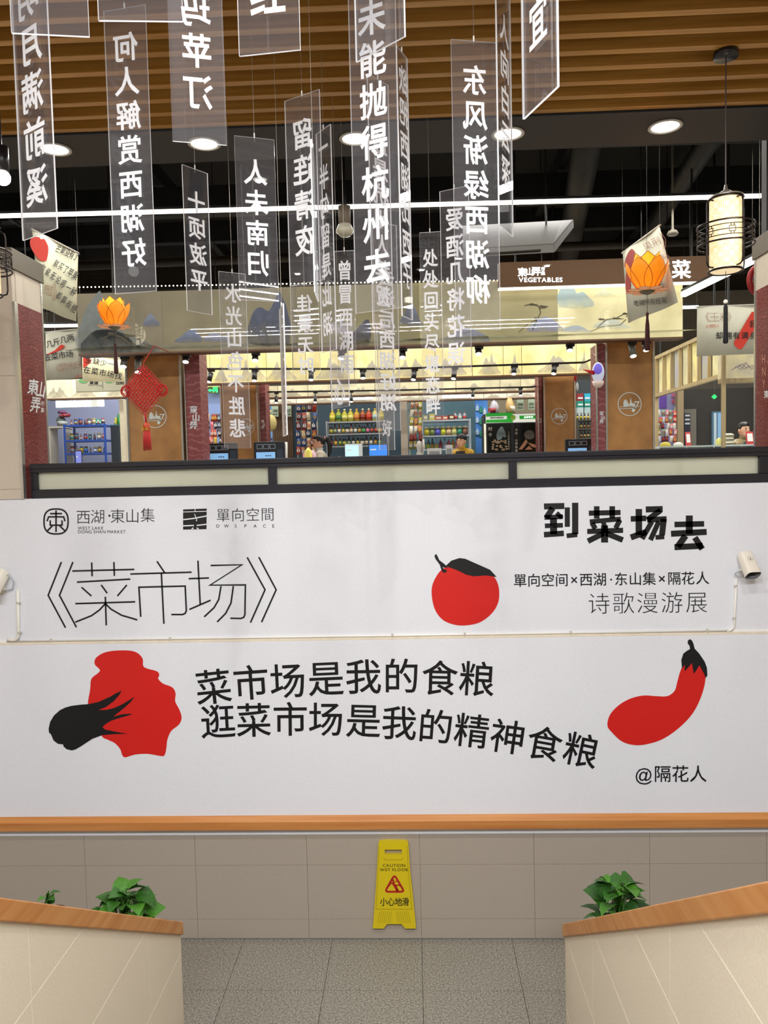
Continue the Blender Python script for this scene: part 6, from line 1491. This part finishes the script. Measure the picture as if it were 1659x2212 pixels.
for i, (y0, y1, c_) in enumerate(((850, 866, '#2fa8c8'), (866, 880, '#1c8a78'), (880, 904, '#a8c0c4'))):
    for j in range(3):
        a_ = rect(1246 + j * 15, y0, 1259 + j * 15, y1, 8.55); t = thing('carton', 'printed carton above the dark stall shelf, %s layer from the top, %s from the left' % (ORD[i], ORD[j]), 'box', ((a_[0] + a_[1]) / 2, 8.55, a_[2]), group='cartons above the dark stall shelf')
        zlo = zs[0] if i == 2 else a_[2]
        MB().box(a_[0], a_[1], 8.5, 8.72, zlo if i == 2 else a_[2] - 0.004, a_[3] - 0.004).build('box', pm(c_ if j else ('#8a2a30', '#1c8a78', '#b0c4c8')[i]), t, W=True)
        MB().box(a_[0] + 0.01, a_[1] - 0.01, 8.495, 8.5, a_[2] + 0.03, a_[2] + 0.06).build('printed_label', pm('#d4dde0'), t, W=True)
for r_ in range(3):
    for i in range(6): bottle('bottle', 1248 + i * 7.6, 8.5, zs[r_], 15, ['#2a2416', '#14140f', '#20180f'][i % 3], ['#c9a030', '#8a1c14', '#c0c4c8'][(i + r_) % 3], ['#b0a020', '#c9a83a', '#b07a40', '#c9b060'][(i // 2 + r_) % 4], 'dark bottle on the %s board of the dark stall shelf, %s from the left' % (('top', 'middle', 'lower')[r_], ORD[i]), 'bottles on the dark stall shelf')
# red and white hanging pieces left of the dark stall shelf
for i, (px, y0, y1, w_, c_, lab) in enumerate(((1243, 805, 826, 6, '#c01c1c', 'small red paper ornament hanging at the brown column edge'), (1247, 826, 845, 6, '#dfe4ea', 'small white paper ornament hanging below the red one'))):
    p = at(px, y1, 6.4); p2 = at(px, y0, 6.4); r1 = Wd(w_ / 2, 6.4)
    t = thing('paper_ornament', lab, 'ornament', p); MB().lathe([(0.002, 0), (r1, (p2.z - p.z) * 0.35), (r1 * 0.9, (p2.z - p.z) * 0.7), (0.004, p2.z - p.z)], 10).build('body', pm(c_), t, True); MB().cyl((0, 0, p2.z - p.z), (0, 0, 7.4 - p.z), 0.002, n=5).build('hanging_wire', M_dwire, t)

# ------------------------------------------------------------------ counters and devices
M_counter = mat('counter_white', '#cfcac0', 0.4)
def counter(label, px0, px1, Y, dep, top):
    xa_, xb_ = at(px0, 980, Y).x, at(px1, 980, Y).x
    t = thing('stall_counter', label, 'counter', ((xa_ + xb_) / 2, Y, FZ))
    MB().box(xa_, xb_, Y, Y + dep, FZ, top - 0.04).build('body', M_counter, t, W=True); MB().box(xa_ - 0.02, xb_ + 0.02, Y - 0.03, Y + dep, top - 0.04, top).build('top', mat('counter_top', '#e0dcd2', 0.3), t, W=True, bevel=0.006)
    return top
ZT = FZ + 1.0
counter('white stall counter under the two till screens left of centre', 440, 640, 4.75, 0.6, ZT)
counter('white stall counter in front of the oil rack and the woman', 655, 850, 5.9, 0.6, ZT + 0.05)
counter('white stall counter in front of the snack stall', 895, 1040, 6.9, 0.6, ZT + 0.05)
counter('white stall counter under the till screen at the right', 1215, 1288, 4.85, 0.5, ZT)
counter('white stall counter in front of the left stall', 112, 262, 6.0, 0.5, ZT)
M_scr = mat('till_screen', '#7fb4e8', 0.3, emit=0.55, ecol='#8ec0f0')
def till(label, px0, py0, px1, Y, zc, mirror=False):
    a = rect(px0, py0, px1, 990, Y); w_ = a[1] - a[0]; h_ = a[3] - zc
    t = thing('till_screen', label, 'till', ((a[0] + a[1]) / 2, Y + 0.1, zc))
    MB().box(-w_ * 0.2, w_ * 0.2, -0.05, 0.1, 0, 0.03).build('stand', M_black, t)
    bd = MB().box(-w_ / 2, w_ / 2, -0.1, -0.04, 0.02, h_).build('case', mat('till_case', '#141b26', 0.3), t, bevel=0.008)
    sc_ = MB().box(-w_ * 0.42, w_ * 0.2, -0.103, -0.1, h_ * 0.08, h_ * 0.70).build('screen', M_scr, t)
    b = MB()
    for i in range(4):
        for j in range(3): b.poly([(-w_ * 0.12 + j * w_ * 0.07, -0.104, h_ * (0.58 - i * 0.14)), (-w_ * 0.075 + j * w_ * 0.07, -0.104, h_ * (0.58 - i * 0.14)), (-w_ * 0.075 + j * w_ * 0.07, -0.104, h_ * (0.61 - i * 0.14)), (-w_ * 0.12 + j * w_ * 0.07, -0.104, h_ * (0.61 - i * 0.14))])
    b.build('screen_text', M_ink, sc_)
    for i in range(3):
        b = MB(); c = (-w_ * 0.3 + i * w_ * 0.21); stroke(b, [(c - w_ * .085, h_ * .80), (c + w_ * .085, h_ * .80), (c + w_ * .085, h_ * .92), (c - w_ * .085, h_ * .92)], w_ * 0.015, lambda u, v: Vector((u, -0.1012, v)), True); b.build('outlined_key', pm('#aab4c4'), t)
    MB().box(w_ * 0.26, w_ * 0.46, -0.104, -0.1, h_ * 0.08, h_ * 0.78).build('keypad', mat('keypad', '#2a3a4c', 0.4), t)
till('black till with a pale blue screen behind the lowest strip', 447, 957, 512, 4.85, ZT)
till('black till with a pale blue screen right of the lowest strip', 548, 954, 614, 4.85, ZT)
till('black till with a pale blue screen by the right columns', 1222, 948, 1287, 4.95, ZT)
o = MB().cyl((at(617, 960, 4.9).x, 4.9, ZT), (at(618, 960, 4.9).x, 4.9, at(618, 955, 4.9).z), 0.014, 0.02, 12).build('wall_tube', pm('#e6e2da'), None, True); tag(o, 'white upright tube right of the second till', 'tube')
def monitor(label, px0, py0, px1, Y, zc, h1, em):
    a = rect(px0, py0, px1, 990, Y); w_ = a[1] - a[0]; h_ = a[3] - zc
    t = thing('monitor', label, 'monitor', ((a[0] + a[1]) / 2, Y, zc))
    MB().box(-0.06, 0.06, -0.03, 0.09, 0, 0.02).cyl((0, 0.03, 0.01), (0, 0.03, h_ * 0.5), 0.015, n=8).build('foot', M_black, t)
    MB().box(-w_ / 2, w_ / 2, 0, 0.03, 0.03, h_).build('case', pm('#cfd4d8' if em > .8 else '#1c2026'), t, bevel=0.006)
    sc_ = MB().box(-w_ * 0.46, w_ * (0.28 if em > .8 else 0.46), -0.003, 0, 0.05, h_ - 0.02).build('screen', mat('screen_%s' % h1.strip('#'), h1, 0.3, emit=em), t)
    MB().box(-w_ * 0.40, -w_ * 0.1, -0.004, -0.003, h_ * 0.75, h_ * 0.8).build('screen_window', pm('#e8f0f4'), sc_)
monitor('monitor with a pale screen right of the woman', 745, 959, 783, 6.18, ZT + 0.05, '#a8d8e8', 0.9)
monitor('monitor with a bright blue screen at the centre', 796, 958, 838, 6.22, ZT + 0.05, '#2f7ad8', 0.7)
monitor('small lilac screen on the counter of the left stall', 163, 972, 176, 6.1, ZT, '#7a84d0', 0.5)
# grass-like counter plant
p = at(805, 985, 5.8)
t = thing('grass_plant', 'dark grassy pot plant in front of the blue screen', 'plant', (p.x, 5.98 - 0.05, ZT + 0.05)); t.location.y = 5.93
MB().lathe([(0.05, 0), (0.07, 0.1), (0.06, 0.1), (0.05, 0.08), (0, 0.08)], 12).build('pot', M_pot, t, True)
b = MB(); r2 = random.Random(2)
for i in range(26):
    q = r2.uniform(0, 6.28); l_ = r2.uniform(0.08, 0.2); sp = r2.uniform(0.02, 0.14); d_ = Vector((math.cos(q), math.sin(q) * 0.5, 0)); n_ = Vector((-d_.y, d_.x, 0)) * 0.004
    b.add([d_ * 0.02 - n_ + Vector((0, 0, .07)), d_ * 0.02 + n_ + Vector((0, 0, .07)), d_ * (sp * 0.6) + n_ + Vector((0, 0, .07 + l_ * .7)), d_ * (sp * 0.6) - n_ + Vector((0, 0, .07 + l_ * .7)), d_ * sp + Vector((0, 0, .07 + l_))], [(0, 1, 2, 3), (3, 2, 4)])
gb = b.build('blades', GREENS[2], t); gb['kind'] = 'stuff'
# small things on the counters
def card(label, px0, py0, px1, Y, zc, c_, cat='card', name='menu_card', txt=True):
    a = rect(px0, py0, px1, 990, Y); h_ = a[3] - zc; w_ = a[1] - a[0]
    t = thing(name, label, cat, ((a[0] + a[1]) / 2, Y, zc)); MB().obox((0, 0.02, h_ / 2), (w_ / 2, 0, 0), (0, 0.004, 0), (0, 0.02, h_ / 2)).build('panel', pm(c_), t)
    if txt: MB().obox((0, 0.018 - 0.006, h_ * 0.55), (w_ * 0.36, 0, 0), (0, 0.001, 0), (0, 0.013, h_ * 0.3)).build('print', pm('#e8e8e6' if c_ != '#ececec' else '#9aa0a4'), t)
    MB().box(-w_ / 2, w_ / 2, -0.01, 0.05, 0, 0.008).build('foot', pm(c_), t)
card('white price card on the snack stall counter, left one', 963, 961, 978, 6.95, ZT + 0.05, '#ececec')
card('wide white sheet on the snack stall counter', 923, 968, 954, 6.95, ZT + 0.05, '#ececec', 'sheet', 'paper_sheet')
p = at(906, 978, 6.9)
t = thing('waving_figurine', 'white figurine with a raised arm on the snack stall counter', 'figurine', (p.x, 7.0, ZT + 0.05)); h_ = at(906, 948, 6.95).z - ZT - 0.05
MB().lathe([(0.06, 0), (0.07, h_ * 0.2), (0.05, h_ * 0.5), (0.03, h_ * 0.62), (0.045, h_ * 0.74), (0.035, h_ * 0.9), (0, h_ * 0.95)], 14).build('body', pm('#e4e0da'), t, True)
MB().tube([(0.045, -0.01, h_ * 0.5), (0.075, -0.02, h_ * 0.65), (0.07, -0.02, h_ * 0.98)], 0.016, 8).build('raised_arm', pm('#e4e0da'), t, True)
# bundles by the woman
for i, (px, py, c_) in enumerate(((664, 974, '#d8c85a'), (671, 979, '#c9a0b0'), (655, 980, '#c98a94'))):
    p = at(px, py, 6.0); t = thing('candy_bag', 'small %s bag on the counter in front of the woman' % ('yellow', 'mauve', 'pink')[i], 'bag', (p.x, 6.1 + i * 0.12, ZT + 0.05)); b = MB(); b.lathe([(0.04, 0), (0.06, 0.03), (0.055, p.z - ZT - 0.05 + 0.0), (0.01, p.z - ZT - 0.05 + 0.05)], 10); b.build('body', mat('candy_%d' % i, c_, 0.4, bump=0.3, nscale=30), t, True)
p = at(731, 975, 6.1); t = thing('wrapped_bundle', 'beige wrapped bundle left of the pale monitor', 'bundle', (p.x, 6.2, ZT + 0.05)); b = MB(); b.ball((0, 0, 0.11), 0.09, 0.08, 0.11, 12, 8); b.build('body', mat('bundle_beige', '#a89a84', 0.6, bump=0.5, nscale=25), t, True)

# ------------------------------------------------------------------ wooden stall at the right with lattice canopy
M_ltwood = woodmat('light_wood', '#a8936a', '#c4b086', 2, 0.5)
XP = 4.0
def P4(px, py): return atx(px, py, XP)
A0, A1 = P4(1418, 846), P4(1556, 816); T0, T1 = P4(1418, 764), P4(1534, 740)
zb_ = (A0.z + A1.z) / 2; ztp = (T0.z + T1.z) / 2
lt = thing('lattice_canopy', 'light wooden lattice canopy running back at the right', 'canopy', (XP, A1.y, zb_))
MB().box(XP - 0.03, XP + 0.03, A1.y, A0.y, zb_ - 0.05, zb_).build('lower_rail', M_ltwood, lt, W=True)
MB().box(XP - 0.03, XP + 0.03, A1.y, A0.y, ztp, ztp + 0.05).build('upper_rail', M_ltwood, lt, W=True)
for i in range(8):
    yy = A1.y + (A0.y - A1.y) * i / 7; MB().box(XP - 0.02, XP + 0.02, yy - 0.02, yy + 0.02, zb_, ztp).build('slat', M_ltwood, lt, W=True)
for i in range(7):
    y0_ = A1.y + (A0.y - A1.y) * i / 7 + 0.03; y1_ = A1.y + (A0.y - A1.y) * (i + 1) / 7 - 0.03
    MB().box(XP + 0.03, XP + 0.04, y0_, y1_, zb_ + 0.02, ztp).build('painted_panel', panelmat('lattice_mural_%d' % (i % 3), ('#b3ab8a', '#a9a48c', '#bfb284')[i % 3], ('#d8cf9c', '#9a98a4', '#e6d88c')[i % 3], 0.32, 4.0), lt, W=True)
for k in (A1.y + 0.2, A0.y - 0.2): MB().cyl((XP, k, ztp), (XP, k, 7.4), 0.012, n=6).build('hanger_rod', M_duct, lt, W=True)
YR = 3.85
a_ = rect(1558, 764, 1720, 816, YR)
fr2 = thing('painted_fascia', 'painted landscape fascia below the corn banner at the right end', 'fascia', ((a_[0] + a_[1]) / 2, YR, a_[2]))
MB().box(a_[0], a_[1], YR, YR + 0.1, a_[2], a_[3]).build('panel', panelmat('right_mural', '#b0a896', '#e0d3a0', 0.35, 5.0), fr2, W=True); MB().box(a_[0], a_[1], YR - 0.02, YR + 0.1, a_[2] - 0.05, a_[2]).build('lower_rail', M_ltwood, fr2, W=True)
b = MB(); fn = lambda u, v: at(u, v, YR - 0.004)
for i in range(9): stroke(b, [(1580 + i * 7, 800 - (i % 3) * 4), (1590 + i * 7, 792 - (i % 4) * 3), (1602 + i * 7, 798)], 1.5, fn)
b.build('painted_lines', inkmat('#8a7a8c', .1), fr2, W=True)
for k in (a_[0] + 0.1, a_[1] - 0.1): MB().cyl((k, YR + 0.05, a_[3]), (k, YR + 0.05, 7.4), 0.012, n=6).build('hanger_rod', M_duct, fr2, W=True)
x0_, x1_ = at(1558, 900, YR - 0.03).x, at(1566, 900, YR - 0.03).x
o = MB().box(x0_, x1_, YR - 0.06, YR - 0.02, FZ, at(1562, 768, YR - 0.03).z).build('wooden_post', M_ltwood, bevel=0.003); tag(o, 'slim light wooden post in front of the dark room', 'post')
p0_ = atx(1420, 900, XP)
o = MB().box(XP - 0.04, XP + 0.02, p0_.y, p0_.y + 0.06, FZ, ztp).build('wooden_post', M_ltwood, bevel=0.003); tag(o, 'light wooden post at the right edge of the right brown column', 'post')
o = MB().box(at(1464, 900, 9.3).x, at(1477, 900, 9.3).x, 9.3, 9.44, FZ, at(1470, 838, 9.3).z).build('stall_post', mat('post_tan', '#8f7d5e', 0.6)); tag(o, 'tan post between the sachet stand and the passage door', 'post')
ZG = at(1520, 962, 5.2).z
gc = thing('glass_counter', 'long glass food counter in front of the dark room at the right', 'counter', (at(1530, 960, 5.2).x, 5.2, FZ))
xa_, xb_ = at(1424, 960, 5.2).x, at(1720, 960, 5.2).x
MB().box(xa_, xb_, 5.2, 5.8, FZ, ZG - 0.3).build('base', M_counter, gc, W=True)
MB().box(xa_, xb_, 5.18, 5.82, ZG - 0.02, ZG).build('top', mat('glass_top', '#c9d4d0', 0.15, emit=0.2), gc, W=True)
for i in range(5):
    x_ = xa_ + (xb_ - xa_) * i / 5; MB().box(x_ + 0.01, x_ + (xb_ - xa_) / 5 - 0.01, 5.19, 5.2, ZG - 0.3, ZG - 0.02).build('front_pane', mat('counter_glass', '#6a7a76', 0.1, noise=0.4, nscale=6), gc, W=True)
for i, (px, w_, h_, c_, lab) in enumerate(((1440, 24, 10, '#c9b83a', 'yellow heap of packed food on the glass counter'), (1468, 22, 9, '#d8d8cc', 'white tray on the glass counter'), (1556, 14, 16, '#d0c870', 'stack of pale yellow packs left of the slim post'))):
    p = at(px, 960, 5.4); s1, s2 = Wd(w_, 5.4), Wd(h_, 5.4); t = thing('food_tray', lab, 'tray', (p.x, 5.45, ZG)); b = MB(); b.lathe([(0.45, 0), (0.5, 0.3), (0.42, 0.7), (0.15, 1.0)], 12); ob = b.build('heap', mat('heap_%d' % i, c_, 0.6, bump=0.6, nscale=20), t, True); ob.scale = (s1, s1 * 0.7, s2)
for i in range(3):
    p = at(1574, 960, 5.4); t = thing('rice_pack', 'flat white pack with a dark band, %s in the stack right of the slim post' % ('bottom', 'middle', 'top')[i], 'pack', (p.x, 5.4, ZG + i * Wd(8.2, 5.4))); hh = Wd(8.2, 5.4); b = MB(); b.lathe([(0.5, 0), (0.56, hh * 0.35), (0.5, hh * 0.8), (0.3, hh)], 14); ob = b.build('pack', pm('#dcd6bc'), t, True); ob.scale = (Wd(20, 5.4), Wd(15, 5.4), 1)
    b = MB(); b.lathe([(0.565, hh * 0.15), (0.565, hh * 0.45)], 14); ob = b.build('dark_band', pm('#3a3428'), t, True); ob.scale = (Wd(20, 5.4), Wd(15, 5.4), 1)
card('red framed price card left of the slim post', 1482, 933, 1493, 5.45, ZG, '#c83a3a'); card('red framed price card in front of the seated woman', 1613, 932, 1629, 5.35, ZG, '#c83a3a')
p = at(1430, 868, 7.7); 
a_ = rect(1447, 844, 1462, 876, 9.0); t = thing('purple_scroll', 'purple printed scroll on the wall of the right-hand room', 'poster', ((a_[0] + a_[1]) / 2, 9.0, a_[2])); MB().box(a_[0], a_[1], 9.56, 9.59, a_[2], a_[3]).build('sheet', pm('#5a3a90'), t, W=True); b = MB(); 
for i, ch in enumerate('福喜'): put(b, ch, lambda u, v: at(u, v, 9.555), 1455, 854 + i * 13, 11, 0.02)
b.build('lettering', pm('#d06a80'), t, W=True)
goods_wall('', 1418, 838, 1466, 990, 9.58, '#7f7fa8', 'wall_lilac_room')

# ------------------------------------------------------------------ people
def skin_body(name, pts, edges, m_, parent, root=0):
    me = bpy.data.meshes.new(name); me.from_pydata([p for p, r_ in pts], edges, [])
    o = bpy.data.objects.new(name, me); COL.objects.link(o); o.parent = parent; me.materials.append(m_)
    sk = o.modifiers.new('skin', 'SKIN'); sk.use_smooth_shade = True
    me.skin_vertices or me.skin_vertices.new()
    for i, (p, r_) in enumerate(pts):
        rr = r_ if isinstance(r_, tuple) else (r_, r_); me.skin_vertices[0].data[i].radius = rr; me.skin_vertices[0].data[i].use_root = (i == root)
    s_ = o.modifiers.new('smooth', 'SUBSURF'); s_.levels = 2; s_.render_levels = 2
    return o
M_skin = mat('skin', '#d8a68a', 0.55); M_hair = mat('black_hair', '#0e0c0d', 0.4)
def person(label, loc, rz, shirt, vest, pony, cap=None, bend=0.0, arm_up=False, collar=None):
    t = thing('person', label, 'person', loc, rz)
    b = bend
    # faces -Y in its own frame; continuous figure: legs, trunk, arms
    P = [((0, 0, .88), .15), ((0, -b * .3, 1.05), .135), ((0, -b * .7, 1.22), .15), ((0, -b, 1.34), .12), ((0, -b * 1.05, 1.41), .055),
         ((-.17, -b, 1.32), .06), ((-.24, -b - .02, 1.08), .045), ((-.16, -b - .22, .98), .034), ((-.09, -b - .33, 1.0), .028),
         ((.17, -b, 1.32), .06), ((.24, -b - .02, 1.08), .045), ((.16, -b - .22, .98), .034), ((.09, -b - .33, 1.0), .028),
         ((-.09, 0, .82), .09), ((-.1, -.01, .45), .06), ((-.1, .02, .08), .04), ((-.1, -.1, .03), .035),
         ((.09, 0, .82), .09), ((.1, -.01, .45), .06), ((.1, .02, .08), .04), ((.1, -.1, .03), .035)]
    E = [(0, 1), (1, 2), (2, 3), (3, 4), (3, 5), (5, 6), (6, 7), (7, 8), (3, 9), (9, 10), (10, 11), (11, 12), (0, 13), (13, 14), (14, 15), (15, 16), (0, 17), (17, 18), (18, 19), (19, 20)]
    skin_body('body', P, E, shirt, t)
    hz = 1.515; hy = -b * 1.1 - 0.01
    hd_ = MB(); hd_.ball((0, hy, hz), .073, .09, .105, 20, 14)
    hd_.ball((0, hy - .03, hz - .055), .052, .06, .055, 14, 9)            # jaw
    hd_.cyl((0, -b * 1.05, 1.38), (0, hy + .005, hz - .05), .047, .045, 14)
    hd_.ball((0, hy - .092, hz - .012), .013, .018, .022, 10, 7)            # nose
    for sx in (-1, 1): hd_.ball((sx * .073, hy + .008, hz - .008), .012, .022, .03, 10, 7)   # ears
    hd_.build('head', M_skin, t, True)
    f = MB()
    for sx in (-1, 1): f.ball((sx * .03, hy - .08, hz + .008), .013, .008, .007, 8, 6)
    f.build('eyes', mat('eye_dark', '#1a1210', 0.3), t, True)
    MB().ball((0, hy - .083, hz - .055), .022, .008, .007, 10, 6).build('mouth', mat('lip', '#b0594f', 0.5), t, True)
    f = MB()
    for sx in (-1, 1): f.ball((sx * .03, hy - .083, hz + .028), .018, .006, .004, 8, 6)
    f.build('eyebrows', M_hair, t, True)
    h = MB(); h.ball((0, hy + .022, hz + .028), .083, .088, .094, 20, 12)
    h.ball((0, hy - .012, hz + .07), .072, .075, .05, 16, 9)
    if pony: h.tube([(0, hy + .09, hz + .06), (0, hy + .15, hz + .05), (0, hy + .18, hz - .04), (0, hy + .17, hz - .16), (0, hy + .15, hz - .25)], [.03, .045, .042, .032, .01], 10)
    h.build('hair', M_hair, t, True)
    if pony: MB().tube([(.03 * math.cos(q), hy + .098, hz + .06 + .03 * math.sin(q)) for q in [2 * math.pi * i / 12 for i in range(12)]], .012, 6, closed=True).build('hair_tie', pm('#e09aa8'), t, True)
    if vest:
        v = MB(); prof = []
        for z_, rx, ry in ((.9, .17, .14), (1.05, .158, .128), (1.2, .172, .135), (1.3, .15, .115), (1.345, .115, .085)):
            prof.append([(rx * math.cos(q), -b * max(0, (z_ - .9) / .45) + ry * math.sin(q), z_) for q in [2 * math.pi * i / 20 for i in range(20)]])
        vs = [p for r_ in prof for p in r_]; v.add(vs, [(j * 20 + i, j * 20 + (i + 1) % 20, (j + 1) * 20 + (i + 1) % 20, (j + 1) * 20 + i) for j in range(4) for i in range(20)])
        v.build('vest', vest, t, True)
    if collar: MB().lathe([(.062, 1.385), (.058, 1.42), (.052, 1.43)], 16, (0, -b * 1.03, 0)).build('collar', collar, t, True)
    if cap:
        MB().lathe([(.092, hz + .03), (.094, hz + .06), (.07, hz + .115), (0, hz + .135)], 18, (0, hy + .01, 0)).build('cap', cap, t, True)
    return t
pw = at(688, 950, 6.6)
person('woman in profile with a black ponytail, white blouse and dark green vest', (pw.x, 6.95, FZ), math.radians(-78), pm('#e6dcca'), pm('#26301c'), True, None, 0.03, False, pm('#ecebe4'))
pw = at(1607, 935, 6.2)
person('woman with tied dark hair and olive sweater behind the glass counter', (pw.x, 6.3, FZ - 0.0), math.radians(14), pm('#8a7a54'), pm('#1c3a34'), False, None, 0.05, False, pm('#8a7a54'))
pw = at(1008, 950, 7.9)
person('person in a black cap and black and yellow jacket stooping over the counter', (pw.x, 8.05, FZ), math.radians(-30), pm('#c89a18'), pm('#14161a'), False, pm('#10121a'), 0.16, False, pm('#c89a18'))
